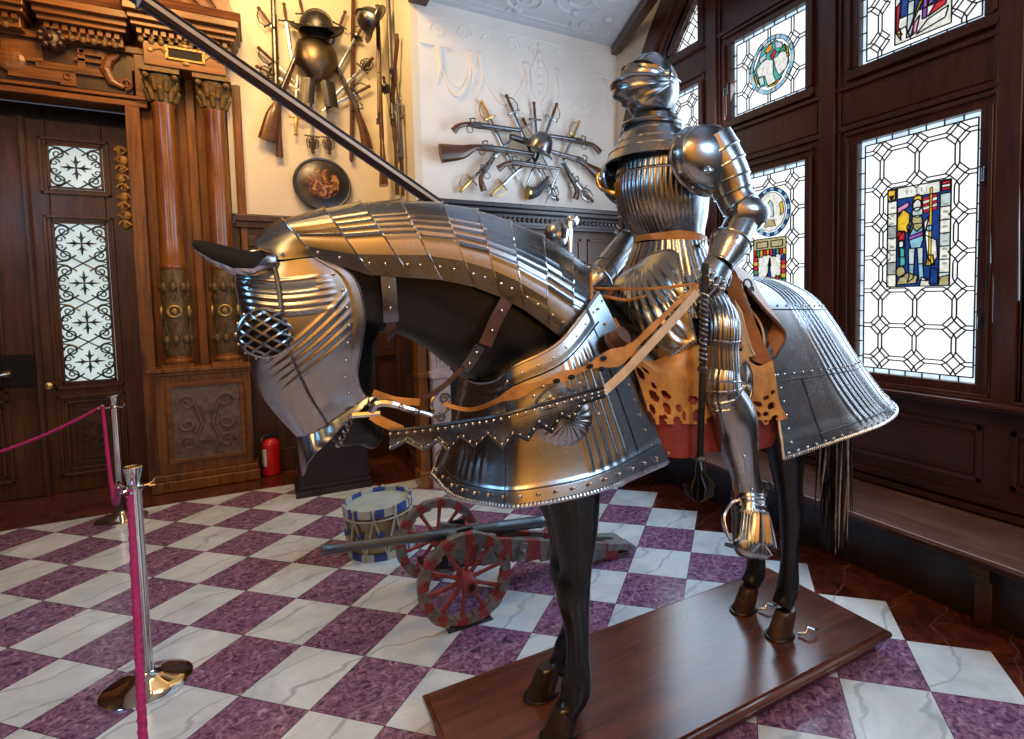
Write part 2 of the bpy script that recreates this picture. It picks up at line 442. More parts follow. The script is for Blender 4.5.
# dado panelling below the trophies on the far wall and on the return
b = MB()
b.bx(-0.24, 1.25, 6.4, 6.45, 0, 2.5); b.bx(-0.2, 1.25, 6.32, 6.45, 2.5, 2.56); b.bx(-0.2, 1.25, 6.35, 6.45, 2.44, 2.5)
for x in (0.1, 0.55, 1.0): b.bx(x - 0.04, x + 0.04, 6.37, 6.41, 0.2, 2.44)
b.bx(-0.14, 1.25, 6.36, 6.41, 0, 0.22); b.bx(-0.14, 1.25, 6.36, 6.41, 1.1, 1.2); b.bx(-0.14, 1.25, 6.37, 6.41, 2.1, 2.2)
for k in range(5): b.box((-0.02 + 0.28 * k, 6.38, 2.31), (0.16, 0.05, 0.1)); b.ell((-0.02 + 0.28 * k, 6.36, 2.31), (0.05, 0.03, 0.04), 8, 6)
struct('wall_dado', b, M['oak_dark'], smooth=False, bevel=0.004)
b = MB()
b.bx(1.24, 1.32, 5.2, 6.4, 0, 2.5)
for y in (5.3, 5.7, 6.1): b.bx(1.2, 1.25, y - 0.05, y + 0.05, 0.1, 2.45)
b.bx(1.19, 1.26, 5.2, 6.4, 2.48, 2.56); b.bx(1.2, 1.25, 5.2, 6.4, 0, 0.2)
struct('wall_panel', b, M['oak_dark'], smooth=False, bevel=0.004)

# chimneypiece: shelf with bead moulding on carved posts
cp = thing('fireplace_mantel', 'tall carved dark mantelpiece under the white trophy wall behind the knight', 'fireplace', (2.3, 5.0, 0))
b = MB()
b.bx(1.2, 3.44, 4.78, 5.2, 2.535, 2.575); b.bx(1.22, 3.44, 4.82, 5.2, 2.5, 2.535); b.bx(1.25, 3.44, 4.9, 5.2, 2.39, 2.5)
b.bx(1.23, 3.44, 4.86, 5.2, 2.365, 2.39)
obj('mantel_shelf', b, M['black_wood'], cp, smooth=False, bevel=0.006)
b = MB()
for k in range(44): b.ell((1.3 + k * 0.0485, 4.895, 2.447), (0.019, 0.019, 0.024), 8, 6)
obj('bead_moulding', b, M['gun_metal'], cp)
b = MB(); b.bx(1.27, 3.44, 4.99, 5.19, 1.42, 2.37); 
for x0, x1 in ((1.35, 1.75), (1.85, 2.3), (2.4, 2.85), (2.93, 3.4)):
    b.bx(x0, x1, 4.975, 4.99, 1.5, 1.53); b.bx(x0, x1, 4.975, 4.99, 2.27, 2.3); b.bx(x0, x0 + .03, 4.975, 4.99, 1.5, 2.3); b.bx(x1 - .03, x1, 4.975, 4.99, 1.5, 2.3)
obj('overmantel_panel', b, M['oak_dark'], cp, smooth=False, bevel=0.004)
for xp in (1.36, 3.2):
    b = MB(); b.bx(xp - 0.1, xp + 0.1, 4.93, 5.19, 0.0, 0.12); b.bx(xp - 0.08, xp + 0.08, 4.95, 5.19, 0.12, 1.0)
    b.bx(xp - 0.1, xp + 0.1, 4.92, 5.19, 1.0, 1.06); b.bx(xp - 0.085, xp + 0.085, 4.95, 5.19, 1.06, 1.38); b.bx(xp - 0.11, xp + 0.11, 4.9, 5.19, 1.38, 1.44)
    for k in range(5): b.tube([(xp - 0.064 + 0.032 * k, 4.95, 1.09), (xp - 0.064 + 0.032 * k, 4.95, 1.36)], 0.012, 6)
    o = obj('marble_post', b, M['mantel_marble'], cp, smooth=False, bevel=0.005); o['label'] = 'pale marble post'
    b = MB()
    for k in range(4): scroll(b, (xp + (0.02 if k % 2 else -0.02), 4.945, 0.3 + 0.17 * k), (1, 0, 0), (0, 0, 1), 0.05, 0.01, 1.5, 1 if k % 2 else -1)
    obj('carved_relief', b, M['carved_grey'], o)
b = MB(); b.bx(1.46, 3.12, 5.1, 5.19, 0, 1.42); obj('hearth_recess', b, M['slot'], cp, smooth=False)
b = MB(); b.bx(1.17, 1.255, 5.02, 5.2, 0, 2.36); b.bx(1.16, 1.26, 5.0, 5.2, 1.0, 1.05); b.bx(1.15, 1.26, 4.98, 5.2, 0, 0.15)
obj('wood_pilaster', b, M['oak_red'], cp, smooth=False, bevel=0.008)

# ------------------------------------------------------------------ window wall (X = 3.47) with its great arched timber window
AY, AZ, AR = 1.95, 2.15, 3.35
def arc(r, n=40, a0=0, a1=180):
    return [(AY + r * math.cos(R(a0 + (a1 - a0) * k / n)), AZ + r * math.sin(R(a0 + (a1 - a0) * k / n))) for k in range(n + 1)]
b = MB()
zs = [2.9 + 0.08 * k for k in range(34)]
rows = []
for z in zs:
    y = AY + math.sqrt(max(0.0, AR ** 2 - (z - AZ) ** 2)) if z < AZ + AR else AY
    rows.append([(3.47, min(y, 5.2), z), (3.47, 5.22, z)])
b.grid(rows); rows2 = [[(3.62, p[1], p[2]) for p in r] for r in rows]; b.grid(rows2)
b.grid([[r[0] for r in rows], [r[0] for r in rows2]])
struct('wall_right', b, M['plaster'])
# spandrel board behind the frame members, as boxes round the sashes
PANES = {   # name: y0, y1, z0, z1 of the glass
    'F': (1.59, 2.318, 1.17, 2.69), 'E': (1.585, 2.318, 3.18, 4.25), 'D': (2.735, 3.468, 1.17, 2.67),
    'C': (2.735, 3.468, 3.17, 3.785), 'B': (3.87, 4.44, 3.17, 3.60), 'G': (3.87, 4.6, 1.17, 2.67), 'H': (.43, 1.165, 1.17, 2.69), 'I': (.43, 1.165, 3.18, 3.785)}
fb = MB()
def vb(y0, y1, z0, z1, x0=3.46, x1=3.6): fb.bx(x0, x1, y0, y1, z0, z1)
S = 0.075      # sash width
for (ya, yb) in ((2.318 + S, 2.735 - S), (3.468 + S, 3.87 - S), (1.165 + S, 1.59 - S), (-.35, .43 - S)):
    vb(ya, yb, 1.08, 4.6)
vb(.43 - S, 1.165 + S, 2.69 + S, 3.17 - S); vb(.43 - S, 1.165 + S, 3.785 + S, 4.6)
vb(4.6 + S, 5.2, 1.08, 3.17)
vb(3.87 - S, 4.75, 2.67 + S, 3.17 - S); vb(3.87 - S, 4.55, 3.6 + S, 3.96 - S)
vb(2.735 - S, 3.468 + S, 2.67 + S, 3.17 - S); vb(2.735 - S, 3.468 + S, 3.785 + S, 4.9); vb(1.5, 2.4, 2.69 + S, 3.18 - S)
vb(4.44 + S, 4.85, 3.1, 3.5)
for (ya, yb) in ((2.318 + S, 2.735 - S), (3.468 + S, 3.87 - S), (1.3, 1.59 - S)):           # posts and their mouldings
    c = (ya + yb) / 2
    if ya < 1.4: c = 1.44
    vb(c - 0.055, c + 0.055, 1.08, 4.7, 3.42, 3.47)
    for q in (-0.075, 0.075): vb(c + q - 0.01, c + q + 0.01, 1.08, 4.7, 3.44, 3.47)
vb(1.255, 1.38, 1.1, 4.4, 3.44, 3.47)
for z in (2.69 + S + .03, 3.17 - S - .03, 3.785 + S + .03):                                  # transom mouldings
    for (ya, yb) in ((3.62, 4.75), (2.58, 3.62), (1.48, 2.48)):
        if z > 3.7 and ya < 2: continue
        vb(ya, yb, z - 0.014, z + 0.014, 3.435, 3.47)
for (ya, yb) in ((3.72, 4.7), (2.63, 3.57), (1.52, 2.43)):
    vb(ya, yb, 2.83, 3.02, 3.45, 3.47)
struct('trim_5', fb, M['mahog'], smooth=False, bevel=0.004)
# arch ring: three stepped mouldings
b = MB()
for r0, r1, x0 in ((3.16, AR, 3.40), (3.08, 3.18, 3.43), (3.0, 3.1, 3.45)):
    A = arc(r1, 48, 14, 120); B = arc(r0, 48, 14, 120)
    b.grid([[(3.6, *p) for p in A], [(x0, *p) for p in A], [(x0, *p) for p in B], [(3.6, *p) for p in B]])
struct('trim_6', b, M['mahog'], ang=30)
# panelling under the window, sill, skirting
b = MB()
b.bx(3.5, 3.62, -.4, 5.2, 0.0, 1.06)
for (ya, yb) in ((0.3, 1.42), (1.56, 2.95), (3.1, 4.5)):
    for q, t in ((0.0, 0.03), (0.045, 0.012)):
        b.bx(3.49 - 0.005, 3.5, ya + q, yb - q, 0.93 - q - t, 0.93 - q); b.bx(3.49 - 0.005, 3.5, ya + q, yb - q, 0.6 + q, 0.6 + q + t)
        b.bx(3.49 - 0.005, 3.5, ya + q, ya + q + t, 0.6 + q, 0.93 - q); b.bx(3.49 - 0.005, 3.5, yb - q - t, yb - q, 0.6 + q, 0.93 - q)
b.bx(3.46, 3.5, 0.2, 5.2, 0.49, 0.53); b.bx(3.47, 3.5, 0.2, 5.2, 0.43, 0.47)
struct('wall_window_panel', b, M['purple_wood'], smooth=False, bevel=0.003)
b = MB(); b.bx(3.37, 3.6, -.4, 5.1, 1.06, 1.085); b.bx(3.40, 3.6, -.4, 5.1, 1.04, 1.06); b.bx(3.42, 3.6, -.4, 5.1, 1.085, 1.1)
struct('trim_7', b, M['mahog_h'], smooth=False, bevel=0.006)

# glass colours: daylight shining through
G_CLEAR = emit('clear_daylit_glass', (0.93, 0.97, 1.0), 1.3, 0.25, 2.5)
G_EDGE = emit('pale_blue_border_glass', (0.62, 0.8, 0.95), 1.3, 0.3, 8)
G_LEAD = M['lead']
GC = {}
for n, c, s in (('blue', (0.02, 0.09, 0.42), 0.6), ('sky', (0.28, 0.6, 0.8), 0.9), ('pale', (0.62, 0.78, 0.8), 0.85), ('white', (0.88, 0.9, 0.85), 0.95),
                ('yellow', (0.95, 0.62, 0.05), 0.85), ('red', (0.72, 0.03, 0.05), 0.8), ('green', (0.06, 0.42, 0.18), 0.7), ('teal', (0.08, 0.55, 0.5), 0.8),
                ('purple', (0.4, 0.12, 0.55), 0.8), ('pink', (0.85, 0.35, 0.6), 0.8), ('orange', (0.9, 0.33, 0.03), 0.9), ('olive', (0.55, 0.5, 0.25), 0.8), ('grey', (0.48, 0.55, 0.52), 0.7)):
    GC[n] = emit(n + '_stained_glass', c, s, 0.35, 30)
GN = list(GC); GI = {n: i for i, n in enumerate(GN)}; GMATS = [GC[n] for n in GN]
GX = 3.5
def seg(b, a, c, w=0.0072, x=GX - 0.004):
    b.bar((x, a[0], a[1]), (x, c[0], c[1]), w, 0.006, (1, 0, 0))
def lattice(b, y0, y1, z0, z1, ys, zs_, hole=None):
    """octagon and square leading with a narrow border strip"""
    e = 0.028; d1, d2, o = 0.040, 0.068, 0.0125
    ya, yb, za, zb = y0 + e, y1 - e, z0 + e, z1 - e
    def inside(p): return hole and hole(p)
    def put(p, q):
        p = (min(max(p[0], ya), yb), min(max(p[1], za), zb)); q = (min(max(q[0], ya), yb), min(max(q[1], za), zb))
        if math.dist(p, q) < 0.004: return
        m = ((p[0] + q[0]) / 2, (p[1] + q[1]) / 2)
        if inside(p) and inside(q): return
        if inside(m): return
        seg(b, p, q)
    for p, q in (((ya, za), (yb, za)), ((yb, za), (yb, zb)), ((yb, zb), (ya, zb)), ((ya, zb), (ya, za))): seg(b, p, q)
    n = int((y1 - y0) / 0.1)
    for k in range(1, n): 
        y = y0 + (y1 - y0) * k / n; seg(b, (y, z0), (y, za)); seg(b, (y, z1), (y, zb))
    n = int((z1 - z0) / 0.1)
    for k in range(1, n):
        z = z0 + (z1 - z0) * k / n; seg(b, (y0, z), (ya, z)); seg(b, (y1, z), (yb, z))
    for i, y in enumerate(ys):
        for j, z in enumerate(zs_):
            D = [(y + d1, z), (y, z + d1), (y - d1, z), (y, z - d1)]
            for k in range(4): put(D[k], D[(k + 1) % 4])
            for sy in (1, -1):
                for sz in (1, -1):
                    put((y + sy * (d2 - o * .2), z + sz * o), (y + sy * o, z + sz * (d2 - o * .2)))
                    put((y + sy * d1, z), (y + sy * (d2 - .004), z + sz * o)); put((y, z + sz * d1), (y + sy * o, z + sz * (d2 - .004)))
            yn = ys[i + 1] - (d2 - .004) if i + 1 < len(ys) else yb
            for s_ in (1, -1):
                put((y + d2 - .004, z + s_ * o), (yn, z + s_ * o))
                if i == 0: put((y - d2 + .004, z + s_ * o), (ya, z + s_ * o))
            zn = zs_[j + 1] - (d2 - .004) if j + 1 < len(zs_) else zb
            for s_ in (1, -1):
                put((y + s_ * o, z + d2 - .004), (y + s_ * o, zn))
                if j == 0: put((y + s_ * o, z - d2 + .004), (y + s_ * o, za))
class SG:
    """a stained panel: coloured pieces of glass, each edged in lead"""
    def __init__(s): s.g = MB(); s.l = MB(); s.x = GX - 0.006
    def poly(s, c, pts, lead=True, w=0.007):
        s.x -= 0.00005
        s.g.mi = GI[c]; s.g.add([(s.x, p[0], p[1]) for p in pts], [tuple(range(len(pts)))])
        if lead:
            for k in range(len(pts)): seg(s.l, pts[k], pts[(k + 1) % len(pts)], w, s.x - 0.003)
    def rect(s, c, y0, y1, z0, z1, **k): s.poly(c, [(y0, z0), (y1, z0), (y1, z1), (y0, z1)], **k)
    def disc(s, c, y, z, ry, rz=None, n=20, **k):
        rz = rz or ry
        s.poly(c, [(y + ry * math.cos(2 * PI * i / n), z + rz * math.sin(2 * PI * i / n)) for i in range(n)], **k)
def sash(y0, y1, z0, z1, handle=None):
    b = MB(); w = S
    for (a, c, e, f) in ((y0 - w, y1 + w, z1, z1 + w), (y0 - w, y1 + w, z0 - w, z0), (y0 - w, y0, z0, z1), (y1, y1 + w, z0, z1)):
        b.bx(3.45, 3.56, a, c, e, f)
    g = 0.052
    for (a, c, e, f) in ((y0 - w, y1 + w, z1 + g, z1 + w), (y0 - w, y1 + w, z0 - w, z0 - g), (y0 - w, y0 - g, z0, z1), (y1 + g, y1 + w, z0, z1)):
        b.bx(3.425, 3.45, a, c, e, f)
    return b
def make_window(n, key, ys, zs_, hole, stained, label, lattice_dy=0):
    y0, y1, z0, z1 = PANES[key]
    fr_ = struct(n, sash(y0, y1, z0, z1), M['mahog'], smooth=False, bevel=0.005)
    fr_['label'] = label
    g = MB(); g.bx(GX, GX + 0.006, y0 + 0.028, y1 - 0.028, z0 + 0.028, z1 - 0.028); obj('window_glass', g, G_CLEAR, fr_, smooth=False)
    g = MB()
    for q in ((y0, y1, z0, z0 + .028), (y0, y1, z1 - .028, z1), (y0, y0 + .028, z0 + .028, z1 - .028), (y1 - .028, y1, z0 + .028, z1 - .028)):
        g.bx(GX, GX + 0.006, *q)
    obj('border_glass', g, G_EDGE, fr_, smooth=False)
    l = MB(); lattice(l, y0, y1, z0, z1, ys, zs_, hole)
    if stained:
        s = SG(); stained(s)
        p = obj('stained_panel', s.g, GMATS, fr_, smooth=False); p['label'] = 'coloured stained glass picture'
        obj('panel_leading', s.l, G_LEAD, p, smooth=False)
    obj('lead_cames', l, G_LEAD, fr_, smooth=False)
    return fr_
def latch(fr_, y, z, drop):
    b = MB(); b.bx(3.43, 3.45, y - .012, y + .012, z - .05, z + .05); b.tube([(3.43, y, z), (3.40, y, z), (3.40, y, z - 0.07)], 0.007, 6)
    b.tube([(3.43, y, z), (3.43, y, z - drop)], 0.004, 5)
    obj('window_latch', b, M['iron'], fr_)

# -- the big pane with a standing armoured figure
fy = lambda t: 2.13 - t * 0.378        # panel: t from its left edge as seen, 0..1
fz = lambda t: 1.73 + t * 0.618
def stained_F(s):
    P = lambda pts: [(fy(a), fz(c)) for a, c in pts]
    s.rect('blue', fy(1), fy(0), fz(0), fz(1))
    for k in range(7):                                  # lettered borders
        s.rect('grey' if k % 3 == 1 else 'white', fy(.16), fy(0), fz(k / 8), fz((k + 1) / 8))
        s.rect('white' if k % 3 else 'pale', fy(1), fy(.84), fz(k / 8), fz((k + 1) / 8))
    s.rect('white', fy(.84), fy(.16), fz(.89), fz(1))
    s.poly('yellow', P([(0, .99), (.13, .99), (.13, .9), (.06, .87), (0, .9)])); s.poly('blue', P([(.03, .93), (.1, .93), (.065, .885)]))
    for k in range(3): s.rect('red' if k % 2 == 0 else 'white', fy(.99), fy(.86), fz(.9 + .03 * k), fz(.93 + .03 * k))
    for k, w in enumerate((.05, .03, .06, .05, .03, .05)): s.rect('grey', fy(.3 + .08 * k + w * .5), fy(.3 + .08 * k), fz(.925), fz(.965), lead=False)
    for k in range(9): s.rect('grey', fy(.955), fy(.885), fz(.2 + .07 * k), fz(.222 + .07 * k), lead=False)
    for k in range(9): s.rect('grey', fy(.115), fy(.045), fz(.16 + .08 * k), fz(.182 + .08 * k), lead=False)
    for k in range(5): s.poly('red' if k % 2 == 0 else 'white', P([(.58, .71 + .03 * k), (.8, .735 + .03 * k), (.8, .765 + .03 * k), (.58, .74 + .03 * k)]), w=.003)
    s.poly('pink', P([(.17, .74), (.36, .8), (.36, .85), (.17, .8)])); s.poly('green', P([(.2, .3), (.3, .3), (.3, .56), (.2, .52)])); s.poly('teal', P([(.22, .2), (.32, .22), (.3, .38), (.22, .4)]))
    s.poly('yellow', P([(.17, .56), (.36, .54), (.38, .72), (.27, .78), (.17, .7)])); s.poly('red', P([(.17, .46), (.3, .46), (.3, .56), (.17, .57)])); s.poly('white', P([(.2, .4), (.28, .4), (.28, .47), (.2, .47)]))
    s.poly('white', P([(.62, .5), (.8, .44), (.82, .28), (.74, .2), (.66, .3), (.6, .62), (.68, .68)]))
    s.poly('sky', P([(.4, .62), (.58, .62), (.6, .46), (.56, .38), (.4, .38), (.36, .48)])); s.poly('sky', P([(.37, .5), (.33, .6), (.4, .66), (.44, .6)]))
    s.poly('pale', P([(.36, .38), (.47, .38), (.46, .22), (.37, .22)])); s.poly('pale', P([(.5, .38), (.6, .38), (.6, .22), (.52, .22)]))
    s.poly('sky', P([(.37, .22), (.46, .22), (.45, .08), (.35, .04), (.38, .1)])); s.poly('sky', P([(.52, .22), (.6, .22), (.62, .08), (.68, .05), (.54, .06)]))
    s.poly('purple', P([(.36, .46), (.6, .5), (.6, .54), (.36, .5)])); s.poly('olive', P([(.42, .7), (.56, .7), (.6, .6), (.5, .54), (.4, .6)]))
    s.disc('pale', fy(.5), fz(.73), .035, .03); s.disc('white', fy(.49), fz(.8), .026, .036); s.poly('yellow', P([(.41, .8), (.44, .88), (.5, .91), (.56, .88), (.58, .8), (.55, .84), (.49, .86), (.44, .83)]))
    s.poly('yellow', P([(.69, .95), (.73, .95), (.72, .2), (.68, .2)]), w=.003); s.poly('yellow', P([(.64, .2), (.78, .2), (.75, .3), (.67, .3)])); s.disc('sky', fy(.69), fz(.56), .018)
    s.poly('blue', P([(.7, .02), (.83, .02), (.83, .16), (.72, .18)])); s.poly('white', P([(.55, .0), (.72, .0), (.7, .06), (.58, .09)]))
    s.poly('olive', P([(.17, .02), (.5, .03), (.52, .1), (.36, .14), (.22, .1)])); s.disc('olive', fy(.24), fz(.15), .03, .035); s.poly('olive', P([(.84, 0), (1, 0), (1, .1), (.86, .08)]))
w1 = make_window('window_1', 'F', [1.725, 1.953, 2.175], [1.271, 1.482, 1.709, 1.926, 2.146, 2.37, 2.605], lambda p: 1.75 < p[0] < 2.132 and 1.728 < p[1] < 2.35, stained_F, 'large leaded casement with a stained glass knight')
latch(w1, 1.55, 2.36, 0.1); latch(w1, 1.552, 1.55, 0.3)
# -- upper right pane: figure with a winged creature, cut by the frame
ey = lambda t: 2.10 - t * 0.33; ez = lambda t: 3.235 + t * 0.75
def stained_E(s):
    P = lambda pts: [(ey(a), ez(c)) for a, c in pts]
    s.rect('white', ey(1), ey(0), ez(0), ez(1)); s.poly('blue', P([(.1, .2), (.95, .2), (.95, 1), (.1, 1)])); 
    s.poly('white', P([(0, 0), (.3, 0), (.2, .12), (0, .1)])); s.poly('pale', P([(.22, .02), (.34, .04), (.36, .3), (.24, .3)])); s.poly('sky', P([(.25, .3), (.37, .3), (.38, .46), (.24, .46)]))
    s.poly('orange', P([(.2, .44), (.46, .42), (.44, .62), (.2, .62)])); s.poly('blue', P([(.42, .28), (.75, .25), (.7, .5), (.46, .5)])); s.poly('pale', P([(.62, .5), (.72, .48), (.86, .28), (.7, .26)])); s.poly('pale', P([(.72, .22), (1, .3), (.98, .36), (.76, .3)]))
    s.poly('pink', P([(.3, .02), (.4, .04), (.46, .16), (.36, .12)])); s.poly('yellow', P([(.24, .05), (.5, .26), (.54, .3), (.44, .26)])); s.poly('purple', P([(.5, .12), (.58, .12), (.6, .3), (.52, .28)])); s.poly('purple', P([(.6, .2), (.7, .22), (.74, .34), (.64, .3)]))
    s.poly('red', P([(.6, .12), (.9, .16), (.95, .26), (.8, .24)])); s.poly('red', P([(.88, .3), (1, .4), (1, .56), (.86, .5)])); s.poly('pink', P([(.76, .46), (.9, .5), (.86, .62), (.72, .58)])); s.poly('red', P([(.02, .3), (.12, .34), (.06, .14), (.14, .06), (.02, .1)])); s.poly('yellow', P([(.02, .1), (.12, .02), (.1, .12)]))
    s.poly('white', P([(.4, .02), (.9, .06), (.95, .14), (.6, .1)])); s.poly('sky', P([(.4, .62), (.6, .62), (.58, .86), (.42, .86)])); s.disc('white', ey(.5), ez(.92), .03); s.poly('red', P([(.46, .3), (.52, .32), (.58, .9), (.54, .9)]))
make_window('window_2', 'E', [1.705, 2.2], [3.30, 3.53, 3.76, 3.99], lambda p: 1.768 < p[0] < 2.102 and p[1] > 3.233, stained_E, 'upper casement with a red and blue stained glass figure')
# -- pane with a roundel of white dogs
def roundel(s, y, z, r, rim, cols):
    n = 28
    P = lambda rr, k: (y + rr * math.cos(2 * PI * k / n), z + rr * math.sin(2 * PI * k / n))
    for k in range(n): s.poly(rim[k % len(rim)], [P(r, k), P(r, k + 1), P(r * .86, k + 1), P(r * .86, k)], lead=(k % 4 == 0), w=.003)
    for k in range(n): seg(s.l, P(r, k), P(r, k + 1), .006); seg(s.l, P(r * .86, k), P(r * .86, k + 1), .005)
    for c, pts in cols: s.poly(c, [(y - a * r, z + b_ * r) for a, b_ in pts], w=.004)
def stained_C(s):
    roundel(s, 3.077, 3.475, 0.215, ['sky', 'sky', 'pale'], [
        ('teal', [(-.8, 0), (-.4, .7), (.2, .8), (.75, .3), (.8, -.2), (.3, -.75), (-.5, -.65)]), ('white', [(-.7, .05), (-.3, .3), (.1, .1), (.1, -.4), (.25, -.7), (-.15, -.7), (-.3, -.3), (-.6, -.25)]),
        ('white', [(.12, .15), (.5, .3), (.78, .1), (.7, -.35), (.35, -.5), (.2, -.2)]), ('orange', [(-.3, .6), (.05, .75), (.05, .5), (-.2, .45)]), ('pale', [(-.55, .4), (-.2, .5), (-.25, .25), (-.5, .2)]), ('red', [(-.05, .3), (.15, .5), (.25, .35), (.05, .15)]),
        ('pale', [(.15, .75), (.5, .6), (.5, .4), (.2, .5)]), ('green', [(.3, .3), (.6, .5), (.7, .25)]), ('yellow', [(.6, .5), (.75, .35), (.82, 0), (.72, 0)]), ('yellow', [(-.2, -.75), (.2, -.8), (.5, -.6), (.1, -.68)]), ('yellow', [(-.8, -.1), (-.72, -.1), (-.6, -.5), (-.68, -.5)]), ('pale', [(-.6, -.3), (-.35, -.3), (-.3, -.6), (-.5, -.6)])])
w3 = make_window('window_3', 'C', [2.88, 3.1, 3.32], [3.355, 3.585], lambda p: math.dist(p, (3.077, 3.475)) < 0.216, stained_C, 'leaded casement with a round picture of white hounds')
latch(w3, 3.50, 3.42, 0.22)
# -- pane behind the knight's arm: an oval and a heraldic square
def stained_D(s):
    roundel(s, 3.085, 2.345, 0.19, ['blue', 'sky'], [('white', [(.8 * math.cos(k * PI / 8), .8 * math.sin(k * PI / 8)) for k in range(16)]),
        ('olive', [(-.3, -.6), (.3, -.6), (.2, -.35), (-.2, -.3)]), ('yellow', [(-.7, -.1), (-.55, -.2), (-.5, .3), (-.65, .35)]), ('yellow', [(.55, -.2), (.7, -.1), (.65, .35), (.5, .3)]), ('pale', [(-.2, -.2), (.2, -.2), (.15, .3), (0, .5), (-.15, .3)])])
    y0, y1, z0, z1 = 2.928, 3.252, 1.70, 2.14
    fy_ = lambda t: y1 - t * (y1 - y0); fz_ = lambda t: z0 + t * (z1 - z0)
    s.rect('white', y0, y1, z0, z1); s.rect('olive', y0, y1, fz_(.8), z1); s.poly('olive', [(fy_(.1), fz_(.84)), (fy_(.45), fz_(.84)), (fy_(.45), fz_(.95)), (fy_(.1), fz_(.95))]); s.poly('olive', [(fy_(.55), fz_(.84)), (fy_(.9), fz_(.84)), (fy_(.9), fz_(.95)), (fy_(.55), fz_(.95))])
    rr = random.Random(3)
    cs_ = ['red', 'green', 'yellow', 'red', 'orange', 'red', 'blue', 'green', 'red', 'yellow']
    for k in range(10):
        s.poly(cs_[k], [(fy_(k / 10), fz_(.66 + .06 * rr.random())), (fy_((k + 1) / 10), fz_(.66 + .06 * rr.random())), (fy_((k + 1) / 10), fz_(.8)), (fy_(k / 10), fz_(.8))])
        s.poly(cs_[(k + 3) % 10], [(fy_(k / 10), fz_(0)), (fy_((k + 1) / 10), fz_(0)), (fy_((k + 1) / 10), fz_(.22 + .1 * rr.random())), (fy_(k / 10), fz_(.2 + .15 * rr.random()))])
    for k in range(6):
        s.poly(cs_[(k + 5) % 10], [(fy_(0), fz_(.2 + .08 * k)), (fy_(.16), fz_(.2 + .08 * k)), (fy_(.13), fz_(.28 + .08 * k)), (fy_(0), fz_(.28 + .08 * k))])
        s.poly(cs_[(k + 1) % 10], [(fy_(.84), fz_(.2 + .08 * k)), (fy_(1), fz_(.2 + .08 * k)), (fy_(1), fz_(.28 + .08 * k)), (fy_(.87), fz_(.28 + .08 * k))])
    s.poly('blue', [(fy_(.44), fz_(.25)), (fy_(.56), fz_(.25)), (fy_(.5), fz_(.6))]); s.poly('purple', [(fy_(.36), fz_(.28)), (fy_(.44), fz_(.25)), (fy_(.46), fz_(.38))]); s.poly('grey', [(fy_(.46), fz_(.5)), (fy_(.55), fz_(.5)), (fy_(.52), fz_(.66))])
make_window('window_4', 'D', [2.88, 3.1, 3.32], [1.27, 1.48, 1.70, 1.909, 2.129, 2.347, 2.547], lambda p: math.dist(p, (3.085, 2.345)) < .192 or (2.926 < p[0] < 3.254 and 1.7 < p[1] < 2.145), stained_D, 'leaded casement with an oval and a heraldic square')
make_window('window_5', 'B', [4.0, 4.22], [3.28, 3.49], None, None, 'small upper leaded casement behind the helmet')
make_window('window_6', 'G', [4.01, 4.235, 4.46], [1.27, 1.48, 1.70, 1.909, 2.129, 2.347, 2.547], None, None, 'leaded casement behind the knight')
make_window('window_8', 'H', [.58, .80, 1.02], [1.271, 1.482, 1.709, 1.926, 2.146, 2.37, 2.605], None, None, 'leaded casement nearest the camera side of the window')
make_window('window_9', 'I', [.58, .80, 1.02], [3.355, 3.585], None, None, 'upper leaded casement nearest the camera side')
# -- the arch-cut light
fr_ = MB()
def cut(r, z, y): return [p for p in arc(r, 60, 0, 90) if p[1] > z and p[0] > y]
A = cut(2.93, 3.96, 3.87); A = [(AY + math.sqrt(2.93 ** 2 - (3.96 - AZ) ** 2), 3.96)] + A + [(3.87, AZ + math.sqrt(2.93 ** 2 - (3.87 - AY) ** 2))]
g = MB(); g.prism([(3.87, 3.96)] + A, (GX + 0.004, 0, 0), (0, 1, 0), (0, 0, 1), 0.004)
fr_.bx(3.45, 3.56, 3.87 - S, 4.42, 3.96 - S, 3.96); fr_.bx(3.45, 3.56, 3.87 - S, 3.87, 3.96, 4.6); fr_.bx(3.425, 3.45, 3.87 - S, 4.45, 3.96 - S, 3.96 - .052)
o3 = [(AY + (p[0] - AY) * 3.03 / 2.93, AZ + (p[1] - AZ) * 3.03 / 2.93) for p in A]
fr_.grid([[(3.45, *p) for p in A], [(3.45, *p) for p in o3]]); fr_.grid([[(3.45, *p) for p in A], [(3.56, *p) for p in A]])
f7 = struct('window_7', fr_, M['mahog'], smooth=False); f7['label'] = 'leaded light cut by the curve of the arch'
obj('window_glass', g, G_CLEAR, f7, smooth=False)
l = MB()
for off in (0.03,):
    q = [(AY + (p[0] - AY) * (2.93 - off) / 2.93, AZ + (p[1] - AZ) * (2.93 - off) / 2.93) for p in A]
    q = [(max(p[0], 3.9), max(p[1], 3.99)) for p in q]
    for k in range(len(q) - 1): seg(l, q[k], q[k + 1])
    seg(l, (3.9, 3.99), q[0]); seg(l, (3.9, 3.99), q[-1])
for k in range(0, len(A) - 1, 2): seg(l, A[k], q[k])
for a_, c_ in (((3.9, 4.08), (4.02, 4.2)), ((3.9, 4.12), (3.98, 4.22)), ((4.02, 3.99), (4.15, 4.12)), ((4.05, 3.99), (4.17, 4.1)), ((4.0, 4.08), (3.95, 4.02)), ((4.0, 4.08), (4.06, 4.02)), ((4.0, 4.08), (3.94, 4.14)), ((4.0, 4.08), (4.07, 4.14)), ((4.02, 4.2), (4.1, 4.14)), ((3.9, 4.2), (3.97, 4.26))): seg(l, a_, c_)
obj('lead_cames', l, G_LEAD, f7, smooth=False)

